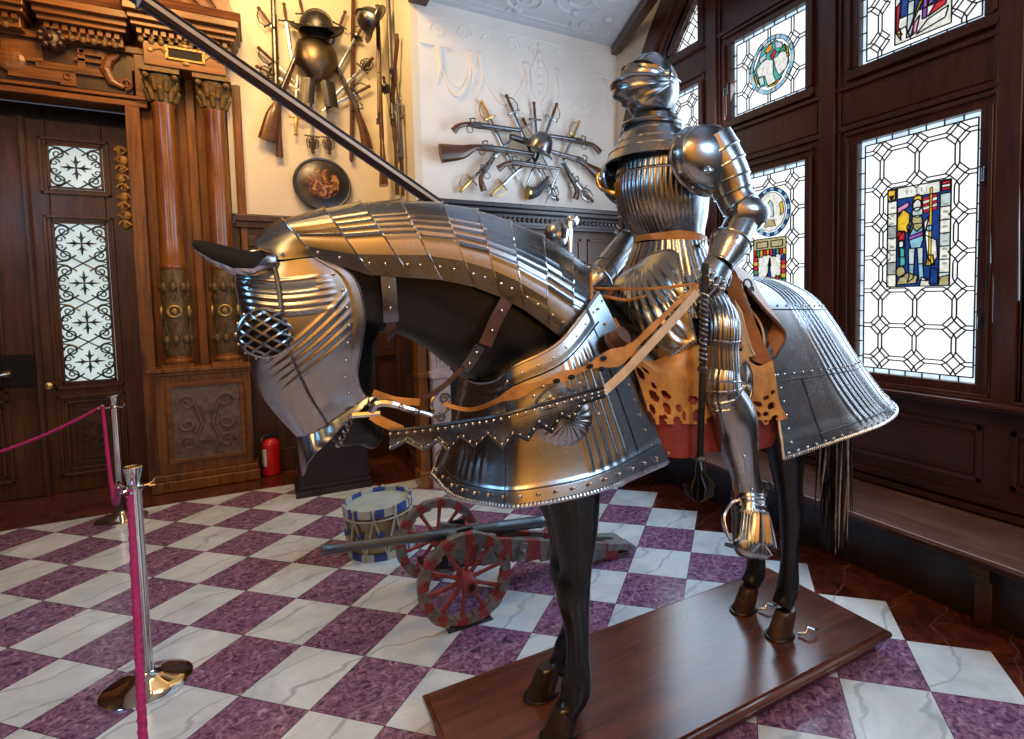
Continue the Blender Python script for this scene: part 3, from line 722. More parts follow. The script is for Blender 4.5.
# ------------------------------------------------------------------ bench under the window
be = thing('window_bench', 'long worn wooden bench running along the wall under the window', 'bench', (3.2, 2.4, 0))
b = MB(); b.bx(2.94, 3.49, 0.3, 4.7, 0.385, 0.415); b.tube([(2.945, 0.3, 0.4), (2.945, 4.7, 0.4)], 0.015, 8)
obj('seat', b, M['bench'], be, ang=40)
b = MB(); b.bx(2.99, 3.02, 0.32, 4.68, 0.335, 0.385); obj('apron', b, M['mahog_h'], be, smooth=False, bevel=0.005)
b = MB(); b.bx(3.12, 3.16, 0.32, 4.68, 0.0, 0.385); obj('front_panel', b, M['black_wood'], be, smooth=False)
for y in (1.35, 2.9, 4.3):
    b = MB(); b.bx(3.0, 3.12, y - .05, y + .05, 0.3, 0.335); b.bx(3.02, 3.12, y - .045, y + .045, 0.25, 0.3); b.bx(3.06, 3.12, y - .04, y + .04, 0.0, 0.25)
    for k in range(4): b.tube([(3.01, y - .036 + .024 * k, .325), (3.03, y - .036 + .024 * k, .26)], 0.009, 6)
    obj('carved_bracket', b, M['oak_dark'], be, smooth=False, bevel=0.004)

# ------------------------------------------------------------------ carved doorcase with paired columns
dc = thing('carved_doorcase', 'tall carved oak doorcase with a dentilled cornice and paired columns', 'doorcase', (-0.6, 6.3, 0))
b = MB()
b.bx(-0.95, -0.1, 6.16, 6.46, 0.0, 0.1); b.bx(-0.92, -0.11, 6.18, 6.46, 0.1, 0.16); b.bx(-0.88, -0.14, 6.2, 6.46, 0.16, 1.06)
b.bx(-0.9, -0.12, 6.18, 6.46, 1.06, 1.09); b.bx(-0.93, -0.1, 6.16, 6.46, 1.09, 1.13)
ped = obj('pedestal', b, M['oak'], dc, smooth=False, bevel=0.008)
b = MB(); 
for q in ((-0.8, -0.2, 0.25, 0.29), (-0.8, -0.2, 0.95, 0.99), (-0.8, -0.76, 0.29, 0.95), (-0.24, -0.2, 0.29, 0.95)): b.bx(q[0], q[1], 6.18, 6.2, q[2], q[3])
obj('panel_frame', b, M['oak_h'], ped, smooth=False, bevel=0.006)
b = MB(); b.bx(-0.76, -0.24, 6.193, 6.2, 0.29, 0.95)
for sx in (-1, 1):
    for z, r, s_ in ((0.8, 0.075, 1), (0.6, 0.06, -1), (0.42, 0.075, 1)):
        scroll(b, (-0.5 + sx * 0.15, 6.19, z), (sx, 0, 0), (0, 0, s_), r, 0.018, 1.3)
    b.tube([(-0.5 + sx * .05, 6.19, .36), (-0.5 + sx * .09, 6.19, .45), (-0.5 + sx * .04, 6.19, .6), (-0.5 + sx * .1, 6.19, .82)], 0.016, 6)
b.lathe([(0.03, 0), (0.07, 0.02), (0.035, 0.06), (0.035, 0.28), (0.085, 0.33), (0.09, 0.36)], (-0.5, 6.195, 0.42), n=16, sy=0.25)
o = obj('carved_panel', b, M['carved_grey'], ped, ang=50); o['label'] = 'grey carved panel'
# columns
for xc, yc in ((-0.70, 6.31), (-0.315, 6.31)):
    b = MB(); b.lathe([(0.10, 1.155), (0.112, 1.17), (0.112, 1.19), (0.092, 1.21), (0.092, 1.24)], (xc, yc, 0), n=28); b.bx(xc - .12, xc + .12, yc - .12, yc + .12, 1.13, 1.16)
    sh_ = MB(); sh_.lathe([(0.098, 2.02), (0.104, 2.04), (0.104, 2.06), (0.094, 2.08), (0.093, 2.3), (0.089, 2.9), (0.083, 3.47), (0.09, 3.485), (0.09, 3.5)], (xc, yc, 0), n=28)
    cshaft = obj('column', sh_, M['oak_red'], dc, ang=40)
    obj('column_base', b, M['oak_red'], cshaft, ang=40)
    d = MB(); d.lathe([(0.095, 1.24), (0.101, 1.26), (0.101, 1.99), (0.096, 2.02)], (xc, yc, 0), n=28)
    for k in range(8):
        a = 2 * PI * k / 8; c_, s_ = math.cos(a), math.sin(a)
        for z in (1.38, 1.86): d.ell((xc + .1 * c_, yc + .1 * s_, z), (.03, .03, .045), 8, 6)
        q = lambda aa, z, rr=.103: (xc + rr * math.cos(aa), yc + rr * math.sin(aa), z)
        d.tube([q(a, 1.3), q(a + .25, 1.42), q(a, 1.55), q(a - .25, 1.42), q(a, 1.3)], .007, 5)
        d.tube([q(a, 1.95), q(a + .3, 1.84), q(a, 1.74), q(a - .3, 1.84), q(a, 1.95)], .007, 5)
    obj('carved_drum', d, M['green_gilt'], cshaft, ang=60)
    md = MB()
    for k in range(4):
        a = 2 * PI * k / 4 - PI / 2; c_, s_ = math.cos(a), math.sin(a)
        md.ring((xc + .102 * c_, yc + .102 * s_, 1.64), .05, .011, (c_, s_, 0), 18, 6); md.ell((xc + .1 * c_, yc + .1 * s_, 1.64), (.022, .022, .032), 8, 6)
    obj('medallions', md, M['gilt'], cshaft)
    c = MB(); c.lathe([(0.085, 3.5), (0.09, 3.55), (0.105, 3.65), (0.135, 3.73)], (xc, yc, 0), n=20); c.bx(xc - .145, xc + .145, yc - .145, yc + .145, 3.745, 3.79)
    for row, (z, r, n_) in enumerate(((3.52, .09, 8), (3.6, .098, 8))):
        for k in range(n_):
            a = 2 * PI * (k + .5 * row) / n_; p = lambda rr, zz: (xc + rr * math.cos(a), yc + rr * math.sin(a), zz)
            c.tube([p(r, z), p(r + .012, z + .06), p(r + .035, z + .1), p(r + .045, z + .085)], [.022, .027, .02, .008], 6)
    for k in range(4):
        a = PI / 4 + PI / 2 * k; c.ell((xc + .15 * math.cos(a), yc + .15 * math.sin(a), 3.72), (.03, .03, .03), 8, 6)
    obj('capital', c, M['green_gilt'], cshaft, ang=50)
# side strips and frieze block over the columns
b = MB()
for x in (-.93, -.51, -.14): b.bx(x - .035, x + .035, 6.4, 6.47, 1.13, 3.8)
b.bx(-.985, -.88, 6.36, 6.5, 0, 3.47); b.bx(-.16, -.1, 6.38, 6.47, 1.13, 3.8)
obj('pilaster_strips', b, M['oak'], dc, smooth=False, bevel=0.006)
b = MB(); b.bx(-.8, -.2, 6.15, 6.46, 3.79, 4.02); blk = obj('frieze_block', b, M['oak_h'], dc, smooth=False, bevel=0.005)
b = MB()
for q in ((-.63, -.37, 3.86, 3.875), (-.63, -.37, 3.955, 3.97), (-.645, -.625, 3.86, 3.97), (-.375, -.355, 3.86, 3.97)): b.bx(q[0], q[1], 6.135, 6.15, q[2], q[3])
for sx in (-1, 1):
    b.tube([(-.5 + sx * .14, 6.145, 3.915), (-.5 + sx * .18, 6.145, 3.945), (-.5 + sx * .23, 6.145, 3.925), (-.5 + sx * .27, 6.145, 3.915)], [.02, .012, .01, .006], 6); b.ell((-.5 + sx * .25, 6.145, 3.918), (.022, .012, .022), 8, 6)
b.ell((-.5, 6.145, 3.99), (.03, .012, .018), 8, 6); b.ell((-.5, 6.145, 3.84), (.03, .012, .018), 8, 6)
obj('strapwork', b, M['gilt'], blk); 
b = MB(); b.bx(-.62, -.38, 6.146, 6.15, 3.88, 3.95); obj('inset', b, M['slot'], blk, smooth=False)
# frieze over the door
b = MB(); b.bx(-2.8, -.82, 6.4, 6.47, 3.47, 4.0); b.bx(-2.8, -.82, 6.36, 6.4, 3.47, 3.52); b.bx(-2.8, -.82, 6.34, 6.4, 3.53, 3.56); b.bx(-2.8, -.82, 6.35, 6.4, 3.93, 3.99); b.bx(-.9, -.82, 6.36, 6.4, 3.5, 3.99)
fz_ = obj('frieze', b, M['oak_h'], dc, smooth=False, bevel=0.006)
b = MB(); b.bx(-2.8, -.92, 6.39, 6.4, 3.58, 3.92); obj('frieze_ground', b, M['oak_dark'], fz_, smooth=False)
b = MB()
b.bx(-1.55, -1.12, 6.36, 6.39, 3.69, 3.75); b.bx(-1.75, -1.5, 6.36, 6.39, 3.74, 3.9); b.bx(-1.72, -1.4, 6.36, 6.39, 3.6, 3.7); b.bx(-1.28, -1.12, 6.36, 6.39, 3.86, 3.91); b.bx(-1.28, -1.23, 6.36, 6.39, 3.75, 3.9); b.bx(-1.4, -1.3, 6.36, 6.39, 3.58, 3.7); b.bx(-1.12, -1.08, 6.36, 6.39, 3.69, 3.91); b.bx(-1.3, -1.1, 6.36, 6.39, 3.8, 3.825)
b.ell((-1.7, 6.37, 3.73), (.1, .03, .1), 14, 8)
b.tube([(-1.0, 6.37, 3.9), (-1.07, 6.37, 3.85), (-1.1, 6.37, 3.76), (-1.06, 6.37, 3.66), (-.98, 6.37, 3.62)], [.02, .04, .045, .035, .015], 8)
scroll(b, (-.97, 6.37, 3.66), (0, 0, -1), (1, 0, 0), .05, .016, 1.5)
for x, z in ((-1.7, 3.73), (-1.25, 3.88), (-1.35, 3.65)): b.ring((x, 6.355, z), .022, .008, (0, 1, 0), 12, 5)
obj('strapwork', b, M['oak_h'], fz_, smooth=False, bevel=0.004)
b = MB()
b.lathe([(.03, -.1), (.075, -.06), (.085, 0), (.06, .07), (.02, .1)], (-1.42, 6.32, 3.93), n=14)
for k in range(9): b.ell((-1.42 + .07 * math.cos(k * .7), 6.27, 3.93 + .07 * math.sin(k * .7)), .026, 8, 6)
b.ell((-1.42, 6.24, 3.92), (.025, .03, .03), 8, 6)
obj('carved_mask', b, M['oak_dark'], fz_)
# cornice with dentils, stepped forward over the columns
def cornice(x0, x1, y0, z0, name):
    b = MB(); b.bx(x0, x1, y0, 6.46, z0 + .09, z0 + .14); b.bx(x0 + .015, x1 - .015, y0 + .04, 6.46, z0 + .05, z0 + .09); b.bx(x0 - .02, x1 + .02, y0 - .05, 6.46, z0 + .14, z0 + .2); b.bx(x0 + .05, x1 - .05, y0 + .12, 6.46, z0 - .05, z0 + .05)
    b.prism([(y0 - .05, z0 + .2), (6.46, z0 + .2), (6.46, z0 + .26), (y0 - .09, z0 + .26)], (x0 - .04, 0, 0), (0, 1, 0), (0, 0, 1), x1 - x0 + .08)
    o = obj(name, b, M['oak_h'], dc, smooth=False, bevel=0.005)
    d = MB(); n = int((x1 - x0 - .08) / .056)
    for k in range(n): d.bx(x0 + .05 + .056 * k, x0 + .084 + .056 * k, y0 + .075, y0 + .13, z0, z0 + .045)
    obj('dentils', d, M['oak_h'], o, smooth=False)
    e = MB()
    for k in range(int(n * .8)): e.ell((x0 + .07 + .07 * k, y0 + .12, z0 - .04), (.024, .02, .03), 8, 5)
    obj('egg_moulding', e, M['green_gilt'], o)
cornice(-.88, -.1, 6.03, 4.03, 'cornice_projection')
cornice(-1.5, -.9, 6.16, 3.99, 'cornice'); cornice(-2.8, -1.54, 6.12, 4.0, 'cornice')
b = MB()
for r0, r1, y0 in ((.5, .62, 6.2), (.4, .5, 6.28)):
    A = [(-.72 + r1 * math.cos(R(a)), 4.29 + .75 * r1 * math.sin(R(a))) for a in range(0, 181, 9)]; B = [(-.72 + r0 * math.cos(R(a)), 4.29 + .75 * r0 * math.sin(R(a))) for a in range(0, 181, 9)]
    b.grid([[(p[0], 6.46, p[1]) for p in A], [(p[0], y0, p[1]) for p in A], [(p[0], y0, p[1]) for p in B], [(p[0], 6.46, p[1]) for p in B]])
b.bx(-1.3, -.15, 6.36, 6.46, 4.28, 5.0)
for k in range(10): scroll(b, (-.95 + .1 * (k % 5), 6.36, 4.36 + .09 * (k // 5)), (1, 0, 0), (0, 0, 1 if k % 2 else -1), .045, .012, 1.3)
obj('arched_pediment', b, M['oak_h'], dc, ang=30)
b = MB(); b.bx(-2.9, -1.3, 6.3, 6.46, 4.2, 5.0); obj('attic_panel', b, M['oak_dark'], dc, smooth=False)

# ------------------------------------------------------------------ the double door
def grille(b, x0, x1, z0, z1, y, n):
    """wrought scrolls and crosses in front of the glass"""
    w = x1 - x0; h = (z1 - z0) / n; cx = (x0 + x1) / 2
    for k in range(n):
        c = z0 + h * (k + .5); t = .0068
        for a in range(4):
            d = (math.cos(a * PI / 2), math.sin(a * PI / 2)); L = .3 * min(w, h * 1.4)
            b.tube([(cx, y, c), (cx + d[0] * L * .5, y, c + d[1] * L * .5), (cx + d[0] * L, y, c + d[1] * L)], [.005, .013, .003], 6)
            for s_ in (-1, 1):
                b.tube([(cx + d[0] * L * .35, y, c + d[1] * L * .35), (cx + d[0] * L * .6 - s_ * d[1] * L * .3, y, c + d[1] * L * .6 + s_ * d[0] * L * .3)], [.009, .003], 5)
        for sx in (-1, 1):
            pts = [(cx + sx * w * .5 * math.sin(PI * q / 10) * .98, y, c - h / 2 + h * q / 10) for q in range(11)]
            b.tube(pts, t, 5)
            for sz in (-1, 1):
                scroll(b, (cx + sx * w * .34, y, c + sz * h * .3), (sx, 0, 0), (0, 0, sz), min(w, h) * .15, t * 1.15, 1.5)
                scroll(b, (cx + sx * w * .40, y, c + sz * h * .1), (-sx, 0, 0), (0, 0, sz), min(w, h) * .1, t, 1.3)
                b.tube([(cx + sx * w * .49, y, c + sz * h * .48), (cx + sx * w * .3, y, c + sz * h * .44), (cx + sx * w * .12, y, c + sz * h * .3)], t, 5)
    for q in ((x0, z0, x1, z0), (x1, z0, x1, z1), (x1, z1, x0, z1), (x0, z1, x0, z0)): b.tube([(q[0], y, q[1]), (q[2], y, q[3])], .006, 5)
DG = emit('pale_door_glass', (0.72, 0.86, 0.86), 0.78, 0.2, 5)
def door_leaf(n, x0, x1, glass):
    b = MB(); y0, y1 = 6.72, 6.78
    gx0, gx1 = glass
    rows = [(0.0, .2), (.84, 1.0), (2.47, 2.76), (3.16, 3.36)]
    b.bx(x0, gx0, y0, y1, 0, 3.36); b.bx(gx1, x1, y0, y1, 0, 3.36)
    for z0, z1 in rows: b.bx(gx0, gx1, y0, y1, z0, z1)
    d = struct(n, b, M['oak_door'], smooth=False, bevel=0.006)
    m = MB()
    for z0, z1 in ((1.0, 2.47), (2.76, 3.16), (.2, .84)):
        for q, t, yy in ((.05, .022, 6.7), (.0, .02, 6.71)):
            m.bx(gx0 - q, gx1 + q, yy, 6.72, z1 + q - t, z1 + q); m.bx(gx0 - q, gx1 + q, yy, 6.72, z0 - q, z0 - q + t); m.bx(gx0 - q, gx0 - q + t, yy, 6.72, z0 - q, z1 + q); m.bx(gx1 + q - t, gx1 + q, yy, 6.72, z0 - q, z1 + q)
    obj('panel_moulding', m, M['oak_door'], d, smooth=False, bevel=0.003)
    m = MB(); m.bx(gx0, gx1, 6.74, 6.76, .2, .84); cx = (gx0 + gx1) / 2
    for q in (.05, .09): 
        for a in ((gx0 + q, gx1 - q, .2 + q, .215 + q), (gx0 + q, gx1 - q, .825 - q, .84 - q), (gx0 + q, gx0 + q + .015, .2 + q, .84 - q), (gx1 - q - .015, gx1 - q, .2 + q, .84 - q)): m.bx(a[0], a[1], 6.73, 6.74, a[2], a[3])
    for k in range(4): scroll(m, (cx + (-1) ** k * .05, 6.735, .42 + .07 * k), (1, 0, 0), (0, 0, (-1) ** k), .045, .012, 1.3)
    obj('carved_panel', m, M['oak_dark'], d, smooth=False, bevel=0.003)
    return d
d1 = door_leaf('door_1', -1.745, -1.0, (-1.61, -1.225))
for z0, z1, n in ((1.0, 2.47, 4), (2.76, 3.16, 1)):
    g = MB(); g.bx(-1.61, -1.225, 6.755, 6.765, z0, z1); o = obj('door_glass', g, DG, d1, smooth=False)
    g = MB(); grille(g, -1.6, -1.235, z0 + .01, z1 - .01, 6.74, n); obj('wrought_grille', g, M['iron'], o)
b = MB()
for k in range(9): 
    z = 2.46 + .085 * k; b.ell((-1.085 + .02 * math.sin(k * 2.1), 6.71, z), (.02 + .014 * (k % 2), .02, .05), 8, 6); b.tube([(-1.085, 6.7, z - .03), (-1.13 if k % 2 else -1.04, 6.69, z), (-1.1, 6.7, z + .05)], [.014, .012, .004], 6)
    scroll(b, (-1.085, 6.705, z), (1 if k % 2 else -1, 0, 0), (0, 0, 1), .045, .011, 1.2)
o = obj('gilded_mount', b, M['gilt'], d1); o['label'] = 'gilded scrolling mount'
b = MB(); b.lathe([(.02, 0), (.02, .02), (.012, .03), (.03, .06), (.03, .08), (0, .09)], (-1.69, 6.72, 1.0), (0, -1, 0), 14); obj('door_knob', b, M['brass'], d1)
d2 = door_leaf('door_2', -2.52, -1.755, (-2.4, -2.02))
b = MB(); b.bx(-2.4, -2.02, 6.74, 6.76, 1.0, 2.47); b.bx(-2.4, -2.02, 6.74, 6.76, 2.76, 3.16); obj('wood_panel', b, M['oak_dark'], d2, smooth=False)
b = MB(); b.bx(-2.12, -1.77, 6.64, 6.72, 1.02, 1.29); o = obj('lock_case', b, M['black'], d2, smooth=False, bevel=.006)
b = MB(); b.tube([(-1.95, 6.62, 1.13), (-1.95, 6.58, 1.13), (-1.99, 6.58, 1.12), (-2.06, 6.58, 1.1)], .012, 8); b.lathe([(.03, 0), (.03, .012)], (-1.95, 6.64, 1.13), (0, -1, 0), 14); obj('door_handle', b, M['chrome'], o)
b = MB(); b.bx(-1.775, -1.735, 6.68, 6.72, 0, 3.36); b.bx(-1.77, -1.74, 6.66, 6.69, 0, 3.36); obj('meeting_stile', b, M['oak_dark'], d2, smooth=False, bevel=.004)

# ------------------------------------------------------------------ weapons on the walls
def mixp(a, b, t): return V(a) * (1 - t) + V(b) * t
def sword(a, b, label, group, out, style='knuckle', metal='brass', name='wall_sword', hl=0.17, w=0.016, flip=1):
    """a pommel, b tip; out = wall normal"""
    a = V(a); b = V(b); d = (b - a).normalized(); o = V(out); s_ = d.cross(o).normalized() * flip
    t = thing(name, label, 'sword', a, group)
    g0 = a + d * hl
    bl = MB(); L = (b - g0).length
    rows = []
    for k in range(7):
        q = k / 6; ww = w * (1 - .25 * q) if k < 6 else .0015
        p = g0 + d * L * q
        rows.append([p + s_ * ww, p + o * .004, p - s_ * ww, p - o * .003])
    bl.grid(rows, cv=True); obj('blade', bl, M['steel'], t)
    h = MB(); h.tube([a + d * .02, a + d * hl * .5, g0], [.012, .016, .012], 8); h.ell(a + d * .012, .019, 10, 6); hi = obj('hilt', h, M['leather_dark'] if metal != 'brass' else M['brass'], t)
    g = MB(); g.tube([g0 - s_ * .062, g0, g0 + s_ * .062], [.006, .011, .006], 8); g.ell(g0 - s_ * .062, .011, 8, 5); g.ell(g0 + s_ * .062, .011, 8, 5)
    if style == 'knuckle':
        g.tube([g0 + s_ * .05, g0 + s_ * .075 - d * .05, g0 + s_ * .06 - d * .11, a + d * .015], .0055, 6)
        g.ring(g0 + d * .03, .035, .005, s_, 14, 5)
    elif style == 'cup':
        g.lathe([(.0, .03), (.03, .028), (.055, .01), (.06, -.01)], g0, d, 16, cap=False); g.tube([g0 + s_ * .058, g0 + s_ * .07 - d * .07, a + d * .02], .005, 6)
    elif style == 'basket':
        for k in range(6):
            an = 2 * PI * k / 6; e = s_ * math.cos(an) + o * math.sin(an)
            g.tube([g0 + e * .03, g0 + e * .058 - d * .05, g0 + e * .045 - d * .11, a + d * .03], .005, 5)
        g.ring(g0 - d * .05, .056, .005, d, 16, 5)
    obj('guard', g, M[metal], hi)
    return t
def gun(pts, muzzle, label, group, out, cat='gun', name='wall_musket', r=0.014, butt=0.06, pist=False):
    """pts: butt -> wrist -> lock of the stock centre line; then barrel to the muzzle"""
    pts = [V(p) for p in pts]; m = V(muzzle); lock = pts[-1]; o = V(out)
    d = (m - lock).normalized(); s_ = d.cross(o).normalized(); s_ = s_ if s_.z > 0 else -s_
    t = thing(name, label, cat, lock, group)
    st = MB(); L = (m - lock).length
    if pist: rad = [butt, butt * .7, .022, .024]
    else: rad = [butt, butt * .75, .03, .028]
    c = [tuple(p) for p in pts]
    path = cr(c, 4); n = len(path); rr = [rad[min(int(3 * k / (n - 1)), 2)] + (rad[min(int(3 * k / (n - 1)), 2) + 1] - rad[min(int(3 * k / (n - 1)), 2)]) * ((3 * k / (n - 1)) % 1 if k < n - 1 else 1) for k in range(n)]
    path += [tuple(lock + d * L * .35), tuple(lock + d * L * .8)]; rr += [.02, .015]
    st.tube(path, [(x * .45 if x > .03 else x * .8, x) for x in rr], 10, up=tuple(s_) if abs(d.dot(s_)) < .9 else None)
    obj('stock', st, M['gunstock'], t, ang=60)
    b = MB(); off = s_ * .014 + o * .008; b.tube([lock - d * .03 + off, lock + d * L * .6 + off, m + off], [r * 1.25, r, r], 10); b.ring(m + off, r * 1.05, .003, d, 12, 5)
    ba = obj('barrel', b, M['gun_metal'], t)
    for q in (.4, .62):
        bd = MB(); bd.ring(lock + d * L * q + off * .5, .021, .004, d, 12, 5); obj('barrel_band', bd, M['gun_metal'], ba)
    k = MB(); k.bar(lock - d * .07 + o * .028, lock + d * .05 + o * .028, .03, .008, tuple(o))
    k.tube([lock - d * .05 + o * .03, lock - d * .065 + o * .03 + s_ * .05, lock - d * .02 + o * .03 + s_ * .062, lock - d * .01 + o * .03 + s_ * .04], [.009, .008, .007, .006], 6)
    k.tube([lock + d * .02 + o * .03, lock + d * .03 + o * .03 + s_ * .04], [.008, .006], 6)
    k.ring(lock - d * .06 - s_ * .04, .03, .004, o, 14, 5)
    obj('lock', k, M['gun_metal'], t)
    return t
OF = (0, -1, 0); OR_ = (-1, 0, 0)
GA = 'weapons of the trophy on the white chimney wall'
GB = 'weapons of the trophy on the cream wall left'
GR = 'weapons of the trophy on the narrow side wall'
# --- white chimney wall
sword((1.887, 5.160, 3.593), (2.315, 5.160, 2.781), 'brass hilted sword at upper left of the white wall trophy, point down', GA, OF)
sword((2.134, 5.140, 3.681), (2.544, 5.140, 2.830), 'dark hilted sword tallest of the fan above the white wall helmet', GA, OF, metal='steel', flip=-1)
sword((2.437, 5.150, 3.663), (2.467, 5.150, 3.095), 'straight upright sword with small cross guard above the white wall helmet', GA, OF, 'cross', 'iron')
sword((2.686, 5.130, 3.681), (2.290, 5.130, 2.735), 'steel hilted sword right above the white wall helmet, leaning right', GA, OF, 'knuckle', 'steel', flip=-1)
sword((2.941, 5.120, 3.539), (2.521, 5.120, 2.654), 'brass hilted sword at upper right of the white wall trophy', GA, OF)
sword((1.648, 5.150, 2.716), (2.222, 5.150, 3.304), 'brass hilted sword at lower left of the white wall trophy, point up', GA, OF, flip=-1)
sword((1.945, 5.140, 2.701), (2.400, 5.140, 3.112), 'brass hilted sword second from lower left of the white wall trophy', GA, OF)
sword((3.095, 5.130, 2.716), (2.726, 5.130, 3.088), 'sword with a broad steel guard at lower right of the white wall trophy', GA, OF, 'basket', 'steel_bright', w=.02)
sword((2.685, 5.150, 2.706), (2.470, 5.150, 3.085), 'thin sword with ring guard below the white wall helmet', GA, OF, 'basket', 'steel', w=.01)
sword((2.314, 5.160, 3.490), (2.671, 5.160, 2.885), 'slim bare rapier behind the fan of the white wall trophy', GA, OF, 'cross', 'steel', w=.009, hl=.08)
gun([(1.460, 5.100, 3.035), (1.663, 5.100, 3.071), (1.790, 5.100, 3.128), (1.919, 5.100, 3.133)], (2.400, 5.100, 3.121), 'long musket with pale inlaid butt across the left of the white wall', GA, OF, r=.018, butt=.09)
gun([(3.244, 5.080, 2.951), (3.108, 5.080, 3.023), (3.011, 5.080, 3.075), (2.915, 5.080, 3.117)], (2.524, 5.080, 3.169), 'long musket butt running out right behind the knight shoulder', GA, OF, r=.018, butt=.08)
gun([(1.588, 5.100, 3.253), (1.642, 5.100, 3.306), (1.729, 5.100, 3.336), (1.806, 5.100, 3.328)], (2.254, 5.100, 3.331), 'horse pistol with hooked butt at upper left of the white wall trophy', GA, OF, 'pistol', 'wall_pistol', .02, .035, True)
gun([(3.181, 5.100, 3.238), (3.101, 5.100, 3.297), (3.015, 5.100, 3.313), (2.919, 5.100, 3.316)], (2.582, 5.100, 3.320), 'horse pistol with drooping butt at upper right of the white wall trophy', GA, OF, 'pistol', 'wall_pistol', .02, .035, True)
gun([(1.997, 5.050, 2.938), (2.057, 5.050, 2.982), (2.119, 5.050, 3.007), (2.192, 5.050, 3.010)], (2.662, 5.050, 2.989), 'slender pistol lying level just below the white wall helmet', GA, OF, 'pistol', 'wall_pistol', .014, .035, True)
gun([(1.867, 5.100, 2.729), (1.840, 5.100, 2.821), (1.852, 5.100, 2.887), (1.903, 5.100, 2.949)], (2.003, 5.100, 3.091), 'small pistol with round butt hanging at lower left of the white wall trophy', GA, OF, 'pistol', 'wall_pistol', .013, .035, True)
gun([(2.864, 5.100, 2.726), (2.884, 5.100, 2.810), (2.850, 5.100, 2.889), (2.816, 5.100, 2.937)], (2.725, 5.100, 3.071), 'red brown pistol hanging butt down at lower right of the white wall', GA, OF, 'pistol', 'wall_pistol', .015, .035, True)
gun([(2.448, 5.060, 3.166), (2.405, 5.060, 3.190), (2.362, 5.060, 3.204), (2.319, 5.060, 3.219)], (2.130, 5.060, 3.248), 'short dark blunderbuss peeping out left of the white wall helmet', GA, OF, 'gun', 'wall_blunderbuss', .026, .03, True)
t = thing('powder_horn', 'grey curved powder horn hanging below the white wall helmet', 'powder horn', (2.443, 5.140, 2.792), GA)
b = MB(); b.tube(cr([(2.349, 5.140, 2.755), (2.443, 5.140, 2.777), (2.517, 5.140, 2.858), (2.576, 5.140, 2.939)], 5), [.068 - .0037 * k for k in range(16)], 12); obj('horn', b, M['horn'], t)
b = MB(); b.tube([(2.334, 5.140, 2.758), (2.356, 5.140, 2.756)], .071, 14); obj('base_cap', b, M['brass'], t)
# helmet of the white trophy
def morion(c, up, fw_, size, label, group, mat_, plume=None):
    """open helmet: bowl with a comb and a boat-shaped brim"""
    c = V(c); u = V(up).normalized(); f = V(fw_); f = (f - u * f.dot(u)).normalized(); s_ = u.cross(f)
    t = thing('wall_helmet', label, 'helmet', c, group)
    b = MB(); rows = []
    for i in range(11):
        a = PI / 2 * i / 10; r = math.cos(a) ** .8; z = math.sin(a) * 1.25
        rows.append([c + (f * (1.08 * r * math.cos(q)) + s_ * (.85 * r * math.sin(q)) + u * z) * size for q in [2 * PI * j / 24 for j in range(24)]])
    b.grid(rows, cv=True); obj('bowl', b, mat_, t)
    k = MB(); pts = [c + (f * (1.1 * math.cos(a)) + u * (1.3 * math.sin(a))) * size for a in [PI * j / 16 for j in range(17)]]
    k.tube(pts, [(.03 * size, .1 * size * math.sin(PI * j / 16) + .02 * size) for j in range(17)], 8, up=tuple(u + f * .01)); obj('comb', k, mat_, t)
    m = MB(); R1 = []; R2 = []
    for j in range(32):
        q = 2 * PI * j / 32; lift = .38 * math.cos(q) ** 2 - .1
        R1.append(c + (f * 1.06 * math.cos(q) + s_ * .84 * math.sin(q)) * size); R2.append(c + (f * 1.65 * math.cos(q) + s_ * 1.1 * math.sin(q) + u * lift) * size)
    m.grid([R1, R2], cv=True); m.tube(R2, .035 * size, 6, closed=True); obj('brim', m, mat_, t, solid=.003)
    n = MB(); n.rivets([c + (f * 1.09 * math.cos(q) + s_ * .87 * math.sin(q) + u * .1) * size for q in [2 * PI * j / 20 for j in range(20)]], .04 * size); obj('rivets', n, M['brass'], t)
    return t
morion((2.397, 5.000, 3.151), (.35, -.55, .9), (-.25, -.85, -.3), 0.145, 'dark steel crested helmet at the centre of the white wall trophy', GA, M['steel_dark'])
# white plaster battens behind
# --- cream wall, left: armour at the centre
S1 = thing('wall_breastplate', 'dark steel breastplate hung at the centre of the cream wall trophy', 'breastplate', (0.569, 6.300, 4.118), GB)
c0 = V((0.575, 6.360, 4.142)); b = MB(); rows = []
for i in range(11):
    q = i / 10; z = .2 - .42 * q; hw = .155 + .045 * math.sin(PI * min(1, q * 1.15)) - .07 * max(0, q - .65) / .35 - (.05 if i == 0 else 0)
    rows.append([c0 + V((hw * math.sin(a), -.17 * math.cos(a) ** .7 * (.55 + .6 * math.sin(PI * (.15 + .7 * q))) if math.cos(a) > 0 else 0, z)) for a in [-PI / 2 + PI * j / 14 for j in range(15)]])
b.grid(rows); obj('front_plate', b, M['iron_brown'], S1, solid=.004)
b = MB(); b.tube([r_ for r_ in rows[0]], .012, 6); b.tube(rows[-1], .012, 6); obj('rolled_edge', b, M['iron'], S1)
for sx in (-1, 1):
    b = MB(); g = [[c0 + V((sx * (.02 + .13 * j / 4) + sx * .03 * i / 5, -.13 - .02 * math.sin(j), -.22 - .05 * i)) for j in range(5)] for i in range(6)]
    b.grid(g); obj('tasset', b, M['iron'], S1, solid=.004)
for sx in (-1, 1):
    b = MB(); b.tube([c0 + V((sx * .1, -.05, .2)), c0 + V((sx * .13, -.02, .26)), c0 + V((sx * .12, .02, .3))], .02, 8); obj('shoulder_strap', b, M['leather_dark'], S1)
morion((0.586, 6.240, 4.401), (0, -.1, 1), (1, -.35, 0), 0.15, 'black crested helmet above the breastplate on the cream wall', GB, M['iron'])
